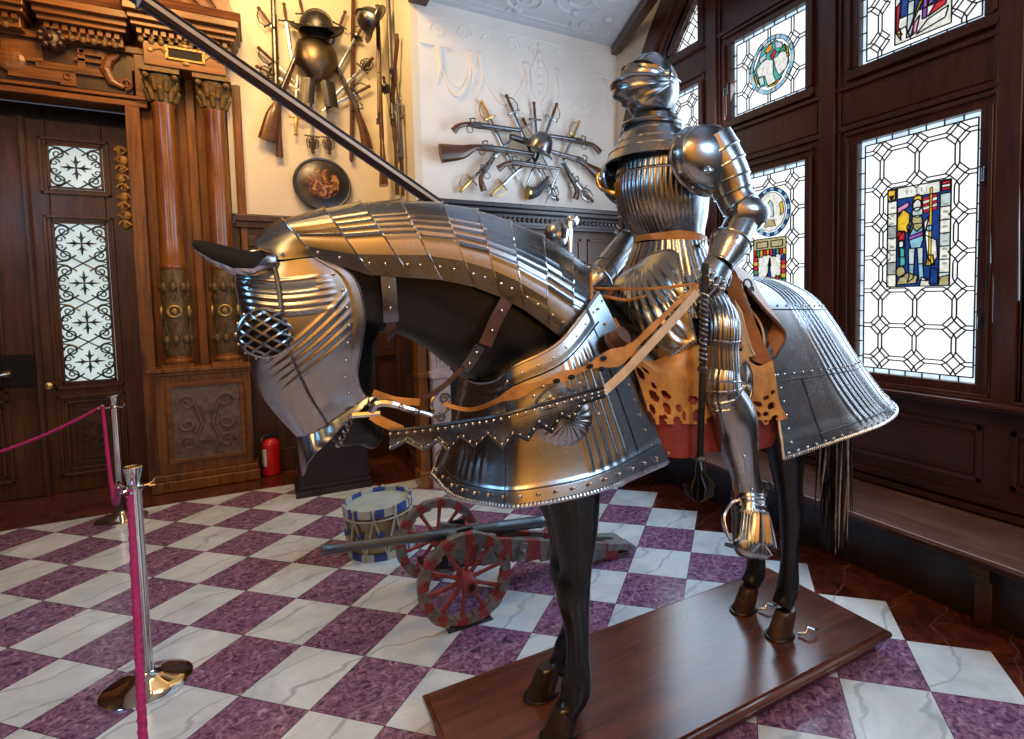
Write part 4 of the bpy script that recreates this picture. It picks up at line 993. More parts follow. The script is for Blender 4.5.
# round target
t = thing('round_shield', 'round dark shield with painted centre at the foot of the cream wall trophy', 'shield', (0.583, 6.360, 2.907), GB)
c1 = V((0.586, 6.395, 2.914)); b = MB()
b.lathe([(0, .075), (.08, .07), (.16, .055), (.215, .03), (.26, .03), (.275, .018), (.275, .0)], c1, (.05, -1, .12), 36, cap=False); obj('shield_disc', b, M['iron'], t, solid=.004)
b = MB(); ax_ = V((.05, -1, .12)).normalized(); b.ring(c1 + ax_ * .03, .262, .014, ax_, 36, 8); obj('rim', b, M['gun_metal'], t)
b = MB(); b.lathe([(0, .078), (.08, .073), (.15, .06), (.165, .054)], c1, (.05, -1, .12), 32, cap=False)
m_, nt_, bs_ = nodes('faded_painted_rosette'); nz_ = noise(nt_, coords(nt_), 9, 5, .6, 1.5)
nt_.links.new(ramp(nt_, nz_, [(.4, (.02, .008, .006)), (.5, (.2, .04, .015)), (.58, (.5, .3, .1)), (.66, (.1, .02, .01))]), bs_.inputs['Base Color']); bs_.inputs['Roughness'].default_value = .4
obj('painted_centre', b, m_, t)
# long arms
def pole(a, b_, label, group, head='spear'):
    a = V(a); b_ = V(b_); d = (b_ - a).normalized(); t = thing('pole_arm', label, 'pole weapon', a, group)
    m = MB(); m.tube([a, b_], .021, 10); obj('shaft', m, M['gunstock'], t)
    m = MB(); m.tube([a - d * .02, a + d * .1], [.012, .024], 8)
    for q in (.3, .5, .7): m.ring(a + d * (b_ - a).length * q, .024, .005, d, 12, 5)
    obj('iron_fittings', m, M['iron'], t)
    return t
gun([(0.205, 6.360, 3.150), (0.210, 6.360, 3.366), (0.212, 6.360, 3.560), (0.217, 6.360, 3.755)], (0.232, 6.360, 4.725), 'long dark gun standing upright at the left of the cream wall trophy', GB, OF, r=.022, butt=.035)
pole((0.874, 6.370, 3.194), (0.961, 6.370, 4.892), 'upright dark pole weapon at the right of the cream wall trophy', GB)
gun([(0.107, 6.330, 3.297), (0.165, 6.330, 3.545), (0.205, 6.330, 3.657), (0.244, 6.330, 3.750)], (0.441, 6.330, 4.241), 'gun with broad brown butt slanting down left on the cream wall', GB, OF, r=.018, butt=.085)
gun([(1.032, 6.330, 3.317), (0.999, 6.330, 3.511), (0.960, 6.330, 3.651), (0.925, 6.330, 3.759)], (0.731, 6.330, 4.160), 'gun with slim red brown butt slanting down right on the cream wall', GB, OF, r=.018, butt=.06)
LB = [((0.085, 6.350, 4.562), (0.220, 6.350, 4.376), 'knuckle', 'iron', 'short curved sword at the upper left corner of the cream wall trophy'), ((0.310, 6.350, 4.654), (0.363, 6.350, 4.059), 'cross', 'iron', 'straight sword point down left of the black helmet'), ((0.447, 6.350, 4.755), (0.519, 6.350, 4.343), 'cross', 'iron', 'sword running up out of view beside the black helmet'),
      ((0.874, 6.350, 4.710), (0.709, 6.350, 4.264), 'cross', 'iron', 'short sword leaning right beside the black helmet'), ((1.051, 6.350, 4.619), (0.757, 6.350, 4.052), 'cup', 'gun_metal', 'dark cup hilted sword at upper right of the cream wall trophy'), ((1.128, 6.350, 4.285), (0.698, 6.350, 3.780), 'basket', 'iron', 'basket hilted sword pointing down left beside the breastplate'),
      ((1.086, 6.350, 3.987), (0.590, 6.350, 3.643), 'knuckle', 'iron', 'black sword pointing left below the breastplate'), ((0.067, 6.350, 4.183), (0.417, 6.350, 3.873), 'knuckle', 'iron', 'dark hilted sword at mid left of the cream wall trophy'), ((0.042, 6.350, 3.998), (0.522, 6.350, 3.782), 'basket', 'iron', 'basket hilted sword at mid left pointing at the breastplate'),
      ((0.360, 6.350, 3.382), (0.399, 6.350, 3.977), 'cross', 'brass', 'brass hilted sword hanging hilt down left of the cream wall centre'), ((0.507, 6.350, 3.221), (0.520, 6.350, 3.950), 'basket', 'gun_metal', 'dark basket hilt hanging just above the shield, left one'), ((0.661, 6.350, 3.228), (0.648, 6.350, 3.932), 'basket', 'gun_metal', 'dark basket hilt hanging just above the shield, right one')]
for (a, b_, st_, me_, la) in LB:
    sword(a, b_, la, GB, OF, st_, me_, w=.018)
# --- narrow side wall
X_ = 1.2
gun([(1.2, 5.75, 2.75), (1.2, 5.75, 3.0), (1.2, 5.76, 3.3), (1.2, 5.77, 3.5)], (1.2, 5.8, 4.75), 'long gun upright along the edge of the narrow side wall', GR, OR_, r=.02, butt=.05)
gun([(1.14, 6.1, 2.9), (1.14, 6.1, 3.15), (1.14, 6.1, 3.4), (1.14, 6.1, 3.6)], (1.15, 6.05, 4.7), 'long gun with swollen brown butt on the narrow side wall, nearer the corner', GR, OR_, r=.02, butt=.1)
gun([(1.2, 5.5, 4.2), (1.2, 5.52, 4.1), (1.19, 5.58, 3.95), (1.19, 5.62, 3.85)], (1.19, 5.8, 3.55), 'pistol with hooked butt up on the narrow side wall', GR, OR_, 'pistol', 'wall_pistol', .016, .035, True)
gun([(1.2, 5.5, 2.7), (1.2, 5.5, 2.85), (1.2, 5.5, 3.0), (1.2, 5.5, 3.08)], (1.2, 5.52, 3.6), 'short dark gun low on the narrow side wall', GR, OR_, 'gun', 'wall_blunderbuss', .022, .04, True)
sword((1.21, 5.48, 3.42), (1.21, 5.9, 4.3), 'basket hilted sword low on the narrow side wall, point up', GR, OR_, 'basket', 'steel')
sword((1.2, 6.2, 4.05), (1.2, 5.7, 3.1), 'sword slanting across the narrow side wall', GR, OR_, 'cup', 'iron')
morion((1.1, 5.95, 4.45), (-.9, 0, .45), (0, -1, .1), .15, 'dark brimmed helmet high on the narrow side wall', GR, M['steel_dark'])

# ------------------------------------------------------------------ rope barrier
def stanchion(x, y, label, hook_dirs):
    t = thing('rope_stanchion', label, 'stanchion', (x, y, 0), 'chrome rope stanchions')
    b = MB(); b.lathe([(.165, 0), (.168, .004), (.168, .016), (.16, .022), (.12, .036), (.07, .052), (.036, .066), (.03, .075)], (x, y, 0), n=40); obj('base', b, M['chrome'], t, ang=40)
    b = MB(); b.lathe([(.03, .07), (.026, .08), (.026, .885), (.029, .89), (.029, .9)], (x, y, 0), n=24); obj('pole', b, M['chrome'], t, ang=40)
    b = MB(); b.lathe([(.024, .9), (.024, .925), (.034, .985), (.036, .995), (.03, .998), (.012, .99)], (x, y, 0), n=24); b.lathe([(.03, .895), (.036, .9), (.036, .91), (.03, .915)], (x, y, 0), n=24); cp_ = obj('cap', b, M['chrome'], t, ang=40)
    for d in hook_dirs:
        b = MB(); d = V(d).normalized(); c = V((x, y, .905))
        b.tube([c + d * .028, c + d * .05 + V((0, 0, .002)), c + d * .066 + V((0, 0, .012)), c + d * .07 + V((0, 0, .026))], .005, 8)
        s_ = d.cross(V((0, 0, 1))); b.tube([c + d * .05 - s_ * .0, c + d * .055 + s_ * .018, c + d * .068 + s_ * .022, c + d * .075], .004, 6)
        obj('hook', b, M['chrome'], t)
    return t
SA = (-.526, 3.054); SB = (-1.052, 5.597)
stanchion(*SA, 'chrome rope stanchion nearest the camera', [(-.2, -1, 0), (.9, .2, 0), (-.85, .5, 0)])
stanchion(*SB, 'chrome rope stanchion farther back near the carved door', [(-1, -.1, 0), (-.8, -.5, 0), (.9, -.2, 0)])
def rope(a, b_, sag, label, n=34):
    a = V(a); b_ = V(b_); pts = []
    for k in range(n + 1):
        q = k / n; p = a.lerp(b_, q); p.z -= sag * 4 * q * (1 - q); pts.append(p)
    t = thing('barrier_rope', label, 'rope', (a + b_) / 2 - V((0, 0, sag)), 'magenta barrier ropes')
    m = MB(); m.tube(pts, .011, 8)
    for s0 in range(3):                                     # laid strands
        st = []
        for k in range(n * 6 + 1):
            q = k / (n * 6); p = a.lerp(b_, q); p.z -= sag * 4 * q * (1 - q)
            an = q * n * 3.2 + s0 * 2.094; d = (b_ - a).normalized(); s_ = d.cross(V((0, 0, 1))).normalized(); u = s_.cross(d)
            st.append(p + s_ * (.0075 * math.cos(an)) + u * (.0075 * math.sin(an)))
        m.tube(st, .006, 5, cap=False)
    obj('cord', m, M['rope'], t, ang=80)
    for e, f in ((pts[0], pts[1]), (pts[-1], pts[-2])):
        m = MB(); m.tube([e, e + (f - e).normalized() * .03], [.009, .013], 8); obj('end_ferrule', m, M['chrome'], t)
    return t
rope((SB[0] - .07, SB[1] - .02, .925), (-3.1, 5.2, .9), .30, 'magenta rope sagging away left from the far stanchion')
rope((SB[0] - .06, SB[1] - .05, .92), (SA[0] - .06, SA[1] + .04, .92), .34, 'magenta rope hanging between the two stanchions')
rope((SA[0] + .0, SA[1] - .085, .915), (-.11, .5, .92), .50, 'dark magenta rope hanging in front of the near stanchion')

# ------------------------------------------------------------------ fire extinguisher and plinth
fx = thing('fire_extinguisher', 'small red fire extinguisher standing on the floor by the carved pedestal', 'fire extinguisher', (.0, 6.27, 0))
b = MB(); b.lathe([(.07, 0), (.078, .006), (.08, .02), (.08, .3), (.074, .33), (.05, .355), (.028, .365)], (0, 6.27, 0), n=28); obj('cylinder', b, M['red'], fx, ang=50)
b = MB(); b.lathe([(.028, .36), (.03, .375), (.02, .38), (.02, .4)], (0, 6.27, 0), n=16); b.bar((-.02, 6.27, .405), (.07, 6.25, .42), .022, .008); b.bar((-.02, 6.27, .395), (.07, 6.25, .395), .022, .008); b.ell((-.015, 6.26, .4), .016, 10, 6); obj('valve', b, M['black'], fx)
b = MB(); b.tube(cr([(-.02, 6.26, .4), (-.07, 6.24, .38), (-.09, 6.22, .3), (-.085, 6.2, .15), (-.08, 6.21, .1)], 5), .011, 8); obj('hose', b, M['black'], fx)
b = MB(); rows = [[(0 + .0812 * math.sin(R(a)), 6.27 - .0812 * math.cos(R(a)), z) for a in range(-80, -24, 7)] for z in (.1, .27)]; b.grid(rows); obj('paper_label', b, M['white_label'], fx)
b = MB(); b.bx(.17, .8, 5.33, 5.78, 0.0, .055); b.bx(.19, .785, 5.35, 5.76, .055, .09); b.bx(.205, .77, 5.365, 5.745, .09, .62); b.bx(.18, .79, 5.34, 5.77, .62, .66)
tag(obj('display_plinth', b, M['black_wood'], smooth=False, bevel=.006), 'low purple black wooden plinth standing behind the horse head', 'plinth')
# ------------------------------------------------------------------ drum
c = V((.635, 3.95, 0)); tl = V((-.05, -.03, 1)).normalized()
dr = thing('military_drum', 'rope tension drum with blue and white hoops on the floor behind the cannon', 'drum', c)
rd, hd = .212, .355
b = MB(); b.lathe([(rd * .96, .03), (rd * .965, hd - .04)], c, tl, 40, cap=False); obj('shell', b, M['drum_shell'], dr)
b = MB(); b.lathe([(0.0, hd - .03), (rd * .5, hd - .029), (rd * .985, hd - .03)], c, tl, 40, cap=False); obj('drumhead', b, M['drum_skin'], dr)
for z0, nm in ((0.0, 'lower_hoop'), (hd - .055, 'upper_hoop')):
    b = MB(); n = 48
    w_ = V((1, 0, 0)); w_ = (w_ - tl * w_.dot(tl)).normalized(); u_ = tl.cross(w_)
    for k in range(n):
        b.mi = 0 if (k // 3) % 2 else 1
        e = [w_ * math.cos(2 * PI * q / n) + u_ * math.sin(2 * PI * q / n) for q in (k, k + 1)]
        P = [[c + e_ * r_ + tl * z for e_ in e] for r_, z in ((rd * .98, z0), (rd * 1.03, z0), (rd * 1.03, z0 + .055), (rd * .98, z0 + .055))]
        for i in range(4): b.add([P[i][0], P[i][1], P[(i + 1) % 4][1], P[(i + 1) % 4][0]], [(0, 1, 2, 3)])
    obj(nm, b, [M['drum_blue'], M['drum_white']], dr, smooth=False)
b = MB(); n = 10
ring = lambda a, z, r_=rd * 1.035: c + (w_ * math.cos(a) + u_ * math.sin(a)) * r_ + tl * z
for k in range(n):
    a = 2 * PI * k / n; b.tube([ring(a, hd), ring(a, hd - .06), ring(a + PI / n, .05), ring(a + PI / n, -0.0)], .0075, 6); b.tube([ring(a + PI / n, .05), ring(a + 2 * PI / n, hd - .06)], .0075, 6)
    b.ell(ring(a, hd), .014, 8, 6)
pts = [ring(2 * PI * k / 40, hd - .075) for k in range(40)]; b.tube(pts, .007, 6, closed=True)
obj('tension_cord', b, M['cord_white'], dr)
for k in range(n): 
    b = MB(); a = 2 * PI * (k + .25) / n; b.tube([ring(a - .09, .2), ring(a, .17), ring(a + .09, .2)], .014, 6); obj('leather_tug', b, M['drum_blue'], dr)

# ------------------------------------------------------------------ model cannon
cn = thing('model_cannon', 'small model field gun on red and grey striped spoked wheels', 'cannon', (.95, 3.02, 0))
WR = .245
def wheel(cx, cy, nm_label=None):
    cz = WR; b = MB(); n = 48; rg = random.Random(int(cy * 100))
    for k in range(n):
        b.mi = (k // 2) % 2
        a0, a1 = 2 * PI * k / n, 2 * PI * (k + 1) / n
        jag = .006 if k % 4 < 2 else 0
        P = []
        for a in (a0, a1):
            P.append([(cx + r_ * math.cos(a), cy + y_, cz + r_ * math.sin(a)) for r_, y_ in ((WR, -.022), (WR, .022), (WR - .052 + jag, .02), (WR - .052 + jag, -.02))])
        for i in range(4): b.add([P[0][i], P[1][i], P[1][(i + 1) % 4], P[0][(i + 1) % 4]], [(0, 1, 2, 3)])
    w = obj('wheel', b, [M['grey_paint'], M['red_paint']], cn, smooth=False)
    for k in range(10):
        a = 2 * PI * k / 10 + .2; s_ = MB(); s_.tube([(cx + .03 * math.cos(a), cy, cz + .03 * math.sin(a)), (cx + .12 * math.cos(a), cy, cz + .12 * math.sin(a)), (cx + (WR - .045) * math.cos(a), cy, cz + (WR - .045) * math.sin(a))], [.013, .0105, .0125], 8); obj('spoke', s_, M['red_paint'], w)
    h = MB(); h.lathe([(.02, -.1), (.032, -.1), (.034, -.085), (.03, -.07), (.045, -.045), (.05, 0), (.045, .04), (.03, .06)], (cx, cy, cz), (0, 1, 0), 24); hb = obj('hub', h, M['red_paint'], w, ang=40)
    h = MB(); h.tube([(cx, cy - .102, cz), (cx, cy - .09, cz)], .019, 16); obj('hub_bore', h, M['slot'], hb)
    for k in range(12):
        h = MB(); a = 2 * PI * (k + .5) / 12
        h.box((cx + (WR - .007) * math.cos(a), cy, cz + (WR - .007) * math.sin(a)), (.018, .05, .045), Matrix.Rotation(-a, 3, 'Y'))
        h.box((cx + (WR - .049) * math.cos(a), cy, cz + (WR - .049) * math.sin(a)), (.012, .044, .03), Matrix.Rotation(-a, 3, 'Y'))
        obj('iron_strake', h, M['grey_paint'], w, smooth=False)
    return w
wheel(.845, 2.75); wheel(.855, 3.33)
b = MB(); b.tube([(.85, 2.7, WR), (.85, 3.38, WR)], .02, 12); obj('axle', b, M['iron'], cn)
b = MB()
A0 = V((.82, 3.04, .33)); A1 = V((1.92, 3.04, .04)); 
nst = 12
for sy in (-1, 1):
    b = MB()
    for k in range(nst):
        b.mi = k % 2
        p = A0.lerp(A1, k / nst); q = A0.lerp(A1, (k + 1) / nst); h0 = .075 - .02 * k / nst + (.02 if k < 3 else 0); h1 = .075 - .02 * (k + 1) / nst + (.02 if k < 3 else 0)
        y = 3.04 + sy * (.075 + .0 * k)
        ya, yb = y - .02, y + .02
        vs = [(p.x, ya, p.z - h0), (p.x, yb, p.z - h0), (p.x, yb, p.z + h0), (p.x, ya, p.z + h0), (q.x, ya, q.z - h1 + .02), (q.x, yb, q.z - h1 + .02), (q.x, yb, q.z + h1), (q.x, ya, q.z + h1)]
        b.add(vs, [(0, 1, 2, 3), (4, 7, 6, 5), (0, 4, 5, 1), (1, 5, 6, 2), (2, 6, 7, 3), (3, 7, 4, 0)])
    cg = obj('carriage_cheek', b, [M['grey_paint'], M['red_paint']], cn, smooth=False)
b = MB(); b.box((1.35, 3.04, .2), (.2, .12, .05), Matrix.Rotation(R(15), 3, 'Y')); obj('transom', b, M['grey_paint'], cn, smooth=False, bevel=.003)
b = MB(); b.box((1.93, 3.04, .075), (.17, .2, .045), Matrix.Rotation(R(12), 3, 'Y')); b.bx(1.78, 2.02, 2.96, 3.12, 0.0, .02); b.box((1.84, 3.04, .125), (.18, .05, .03), Matrix.Rotation(R(15), 3, 'Y')); b.tube([(2.03, 3.04, .05), (2.03, 2.93, .05)], .02, 10)
obj('trail_end', b, M['grey_paint'], cn, smooth=False, bevel=.003)
for x in (1.0, 1.25, 1.45, 1.65): 
    b = MB(); z = .33 - .3 * (x - .82) / 1.15
    b.box((x, 2.94, z), (.05, .012, .1), Matrix.Rotation(R(15), 3, 'Y')); b.ell((x, 2.935, z), .018, 8, 6)
    obj('cheek_bracket', b, M['grey_paint'], cn, smooth=False, bevel=.003)
b = MB(); m0 = V((.2, 3.04, .447)); m1 = V((1.5, 3.04, .315)); d = (m1 - m0).normalized(); L = (m1 - m0).length
b.lathe([(.018, -.003), (.03, -.003), (.031, .02), (.025, .03), (.024, .1), (.026, .5), (.031, .52), (.03, .55), (.033, .9), (.038, .92), (.036, .95), (.036, 1.2), (.04, 1.22), (.034, 1.25), (.02, 1.28), (.012, 1.3), (.02, 1.33), (.02, 1.36), (0.0, 1.38)], m0, d, 22); brl = obj('barrel', b, M['gun_blue'], cn, ang=35)
b = MB(); b.tube([m0 + d * -.004, m0 + d * .01], .017, 14); obj('bore', b, M['slot'], brl)
b = MB(); p = m0 + d * .72; b.tube([p + V((0, -.1, 0)), p + V((0, .1, 0))], .02, 12); b.box(p + V((0, -.075, .02)), (.09, .02, .05)); b.box(p + V((0, .075, .02)), (.09, .02, .05)); b.tube([p + d * .58 + V((0, 0, .02)), p + d * .62 + V((0, 0, .05))], .01, 8); b.tube([p + d * .63, p + d * .85 + V((0, 0, -.03))], [.012, .008], 8); obj('trunnions', b, M['iron'], brl)
b = MB(); b.prism([(-.11, 0), (.13, 0), (.12, .02), (.02, .012), (-.02, .012), (-.1, .035)], (.85, 2.72, 0), (1, 0, 0), (0, 0, 1), -.06); obj('wheel_chock', b, M['iron'], cn, smooth=False)
b = MB(); b.bar((.75, 3.0, .25), (1.05, 3.0, .2), .05, .05); b.bar((.75, 3.08, .25), (1.05, 3.08, .2), .05, .05); b.tube([(.7, 2.95, .24), (.7, 3.13, .24)], .015, 8); obj('bracket', b, M['iron'], cg, smooth=False)

# ------------------------------------------------------------------ the plinth under the horse
b = MB(); b.bx(.50, 2.47, 1.49, 2.19, .095, .11)
b.bx(.485, 2.485, 1.475, 2.205, .075, .1); b.bx(.53, 2.44, 1.52, 2.16, 0, .08)
b.tube([(.49, 1.48, .087), (2.48, 1.48, .087), (2.48, 2.2, .087), (.49, 2.2, .087)], .016, 10, closed=True, up=(0, 0, 1))
tag(obj('horse_plinth', b, M['plinth'], ang=30, bevel=.003), 'long polished brown wooden base that the armoured horse stands on', 'plinth')

# ------------------------------------------------------------------ the horse: one continuous body, then its harness
Y0 = 1.84
hs = thing('armoured_horse', 'black horse in fluted steel barding carrying the knight', 'horse', (1.5, Y0, .11))
def mir(p): return (p[0], 2 * Y0 - p[1], p[2])
b = MB()
def T(pts, rads, n=16): b.tube(cr(pts, 3), cr([r_ if isinstance(r_, tuple) else (r_, r_) for r_ in rads], 3), n, up=(0, 1, 0.001))
# trunk (radius pairs: vertical-ish, sideways)
b.tube(cr([(.62, Y0, 1.33), (.8, Y0, 1.36), (1.05, Y0, 1.36), (1.4, Y0, 1.38), (1.75, Y0, 1.41), (2.02, Y0, 1.43), (2.24, Y0, 1.42), (2.36, Y0, 1.42)], 3),
       cr([(.12, .12), (.25, .22), (.29, .25), (.3, .29), (.3, .29), (.29, .27), (.23, .22), (.1, .1)], 3), 20, up=(0, 1, .001))
# neck and head
T([(1.05, Y0, 1.45), (.8, Y0, 1.6), (.58, Y0, 1.735), (.38, Y0, 1.79), (.2, Y0, 1.78), (.1, Y0, 1.74)], [(.26, .2), (.27, .17), (.24, .135), (.2, .115), (.18, .1), (.14, .09)])
T([(.13, Y0, 1.77), (.15, Y0, 1.62), (.17, Y0, 1.5), (.19, Y0, 1.4), (.22, Y0, 1.31), (.235, Y0, 1.26)], [(.14, .09), (.155, .1), (.13, .09), (.1, .065), (.075, .055), (.05, .045)])
T([(.24, Y0, 1.36), (.27, Y0, 1.29), (.285, Y0, 1.255), (.3, Y0, 1.24)], [(.05, .045), (.045, .042), (.035, .038), (.015, .02)])
# fore legs: near one straight, far one set back a little
def foreleg(pts, s_=1):
    T(pts, [(.11, .11), (.1, .085), (.078, .068), (.062, .055), (.068, .06), (.05, .046), (.046, .042), (.062, .055), (.046, .044), (.058, .055)])
foreleg([(.9, 1.70, 1.2), (0.941, 1.730, 0.947), (0.946, 1.730, 0.797), (0.944, 1.730, 0.704), (0.930, 1.730, 0.625), (0.944, 1.730, 0.496), (0.945, 1.730, 0.381), (0.934, 1.730, 0.251), (0.905, 1.725, 0.204), (0.877, 1.720, 0.181)])
foreleg([(.88, 1.98, 1.2), (1.011, 1.950, 0.883), (1.021, 1.950, 0.756), (1.019, 1.950, 0.665), (1.013, 1.950, 0.591), (1.038, 1.950, 0.458), (1.045, 1.950, 0.350), (1.015, 1.950, 0.253), (0.981, 1.950, 0.205), (0.962, 1.950, 0.178)])
# hind legs
def hindleg(pts): T(pts, [(.17, .12), (.115, .095), (.085, .078), (.066, .06), (.064, .06), (.048, .044), (.044, .04), (.055, .05), (.05, .046), (.055, .054)])
hindleg([(2.1, 1.70, 1.3), (2.028, 1.700, 1.103), (2.042, 1.705, 0.938), (2.062, 1.710, 0.802), (2.082, 1.715, 0.702), (2.082, 1.720, 0.571), (2.079, 1.720, 0.452), (2.070, 1.720, 0.319), (2.042, 1.720, 0.269), (2.022, 1.720, 0.242)])
hindleg([(2.08, 1.98, 1.3), (2.031, 1.970, 1.051), (2.030, 1.970, 0.925), (2.046, 1.965, 0.797), (2.061, 1.960, 0.693), (2.103, 1.960, 0.555), (2.111, 1.960, 0.424), (2.118, 1.960, 0.291), (2.089, 1.960, 0.246), (2.068, 1.960, 0.221)])
body = obj('horse_body', b, M['horse'], hs)
md = body.modifiers.new('union', 'REMESH'); md.mode = 'VOXEL'; md.voxel_size = .014; md.use_smooth_shade = True
md = body.modifiers.new('soft', 'SMOOTH'); md.factor = .5; md.iterations = 7
def hoof(x, y, m_, dirx=-1, sc=1.0):
    """x, y: centre of the coronet; the wall slopes forward to the toe"""
    b = MB(); rows = []
    for q in range(9):
        t_ = q / 8; z = .112 + .098 * t_ * sc; k = 1 - .2 * t_; cx = x + dirx * .045 * (1 - t_)
        rows.append([(cx + (.062 * k * math.cos(a)) * (1.1 if math.cos(a) * dirx > 0 else .92), y + .052 * k * math.sin(a) * (1 + .02 * math.sin(q * 2.2)), z + (-.016 * t_ * math.cos(a) * -dirx)) for a in [2 * PI * j / 24 for j in range(24)]])
    rows.append([(x + .042 * math.cos(a), y + .038 * math.sin(a), .222) for a in [2 * PI * j / 24 for j in range(24)]])
    b.grid(rows, cv=True); b.add(rows[0], [tuple(range(24))]); b.add(rows[-1], [tuple(range(24))])
    o = obj('hoof', b, m_, hs, ang=50)
    s_ = MB(); s_.tube([(x + dirx * .045 + .068 * math.cos(a) * 1.05, y + .056 * math.sin(a), .116) for a in [R(40 + 280 * j / 18) for j in range(19)]], .006, 6)
    obj('horseshoe', s_, M['iron'], o)
    return o
hoof(.90, 1.725, M['hoof_dark']); hoof(.94, 1.95, M['hoof_dark'])
h1 = hoof(2.06, 1.72, M['hoof']); h2 = hoof(2.075, 1.96, M['hoof'])
for h_, y in ((h1, 1.72), (h2, 1.96)):
    s_ = MB(); s_.tube([(2.08, y - .05, .12), (2.1, y - .075, .13), (2.12, y - .07, .15), (2.14, y - .09, .14), (2.17, y - .085, .13)], .006, 6); obj('fixing_hook', s_, M['steel'], h_)
# tail
b = MB(); b2 = MB(); rg = random.Random(5)
for k in range(190):
    x0 = 2.46 + .04 * rg.random(); y0 = Y0 - .03 + rg.uniform(-.05, .05)
    a = rg.random() * 2 * PI; sp = .052 * rg.random(); L = rg.uniform(.4, .85)
    pts = [(x0, y0, 1.38), (x0 + .05, y0 + sp * .4 * math.sin(a), 1.2), (x0 + .06 + sp * .7 * math.cos(a), y0 + sp * .8 * math.sin(a), 1.0), (x0 + .04 + sp * math.cos(a) + rg.uniform(-.02, .02), y0 + sp * math.sin(a) + rg.uniform(-.02, .02), 1.2 - L)]
    (b2 if sp > .036 and k % 2 else b).tube(cr(pts, 4), [.009] * 9 + [.007, .005, .003, .001], 5)
tl_ = obj('tail', b, M['hair'], hs); o = obj('pale_strands', b2, M['hair_pale'], tl_); o['label'] = 'pale tail strands'

# --- helper: plate from a near-side control grid, mirrored across the horse
def plate(name, ctrl, nu, nv, mat_, parent, disp=None, thick=.004, both=True, flip=1):
    """rows run along the plate, columns from the middle plane (first) to the near edge"""
    if both:
        ctrl = [[mir(p) for p in r[:0:-1]] + list(r) for r in ctrl]
    g = surf(ctrl, nu, nv)
    if disp:
        nn = normals(g); out = sum((nn[i][j].y * (g[i][j].y - Y0) for i in range(0, len(g), 3) for j in range(0, len(g[0]), 5)))
        g = displace(g, disp, 1 if out > 0 else -1)            # always outwards
    b = MB(); b.grid(g)
    return obj(name, b, mat_, parent, ang=50, solid=thick), g
def edge_roll(g_line, name, parent, mat_, r=.006, twist=True):
    b = MB(); n = len(g_line); b.tube(g_line, r, 6)
    if twist:
        L = sum((g_line[i + 1] - g_line[i]).length for i in range(n - 1)); k = int(L / .012); acc = 0
        pts = resample(g_line, k)
        for i, p in enumerate(pts[:-1]):
            d = (pts[i + 1] - p).normalized(); s_ = d.orthogonal().normalized(); b.ell(p, (r * 1.35, r * 1.35, r * 1.35), 6, 4)
    return obj(name, b, mat_, parent)
def resample(line, k):
    line = [V(p) for p in line]; D = [0]
    for i in range(len(line) - 1): D.append(D[-1] + (line[i + 1] - line[i]).length)
    out = []; j = 0
    for i in range(k + 1):
        s_ = D[-1] * i / k
        while j < len(line) - 2 and D[j + 1] < s_: j += 1
        t_ = (s_ - D[j]) / max(1e-9, D[j + 1] - D[j]); out.append(line[j].lerp(line[j + 1], t_))
    return out
def rivet_row(line, step, r, name, parent, mat_=None, off=(0, 0, 0)):
    b = MB(); L = sum((V(line[i + 1]) - V(line[i])).length for i in range(len(line) - 1))
    for p in resample(line, max(2, int(L / step))): b.ell(p + V(off), r, 8, 5)
    return obj(name, b, mat_ or M['steel_bright'], parent)
def ridges(v, lo, hi, n, h, soft=.08):
    """n rounded flutes between lo and hi"""
    if v <= lo or v >= hi: return 0
    q = (v - lo) / (hi - lo); f = q * n; w = abs((f % 1) - .5) * 2
    return h * max(0.0, 1 - w * w * 2.2) * min(1, q / soft, (1 - q) / soft)

# --- chanfron: the head plate
CH = [
 [(-0.054, 1.840, 1.814), (-0.027, 1.775, 1.810), (0.040, 1.740, 1.809), (0.098, 1.728, 1.818), (0.141, 1.732, 1.822)],
 [(-0.064, 1.840, 1.755), (-0.036, 1.762, 1.747), (0.041, 1.724, 1.738), (0.134, 1.716, 1.748), (0.225, 1.724, 1.771)],
 [(-0.056, 1.840, 1.674), (-0.028, 1.748, 1.663), (0.049, 1.712, 1.651), (0.148, 1.710, 1.659), (0.253, 1.722, 1.672)],
 [(-0.046, 1.840, 1.583), (-0.023, 1.750, 1.573), (0.052, 1.716, 1.563), (0.152, 1.714, 1.568), (0.241, 1.727, 1.567)],
 [(-0.035, 1.840, 1.499), (-0.008, 1.764, 1.499), (0.062, 1.736, 1.488), (0.150, 1.732, 1.486), (0.229, 1.742, 1.496)],
 [(-0.011, 1.840, 1.424), (0.018, 1.780, 1.421), (0.085, 1.758, 1.417), (0.162, 1.750, 1.419), (0.235, 1.754, 1.447)],
 [(0.034, 1.840, 1.351), (0.058, 1.794, 1.351), (0.107, 1.778, 1.356), (0.176, 1.770, 1.379), (0.254, 1.764, 1.410)],
 [(0.071, 1.840, 1.298), (0.090, 1.804, 1.303), (0.124, 1.790, 1.316), (0.182, 1.780, 1.352), (0.260, 1.766, 1.403)]]
def ch_d(u, v):
    v = abs(v - .5) * 2                  # 0 at the nose ridge, 1 at the cheek edge
    h = 0
    if .08 < u < .27: h += ridges(u, .09, .30, 7, .0042) * min(1, max(0, (v - .12) * 6)) * min(1, max(0, (.86 - v) * 8))
    w_ = u - (.80 - .52 * v)             # fan of flutes over the cheek
    if v > .3: h += ridges(w_, -.15, .07, 5, .0045) * min(1, (v - .3) * 6, max(0, (.93 - v) * 10))
    if v > .93: h += .003
    return h
cf, cg_ = plate('chanfron', CH, 18, 24, M['steel'], hs, ch_d, .004)
nC = len(cg_[0]); 
near = [r[-1] for r in cg_]
edge_roll(near, 'rolled_edge', cf, M['steel_bright'], .004, False)
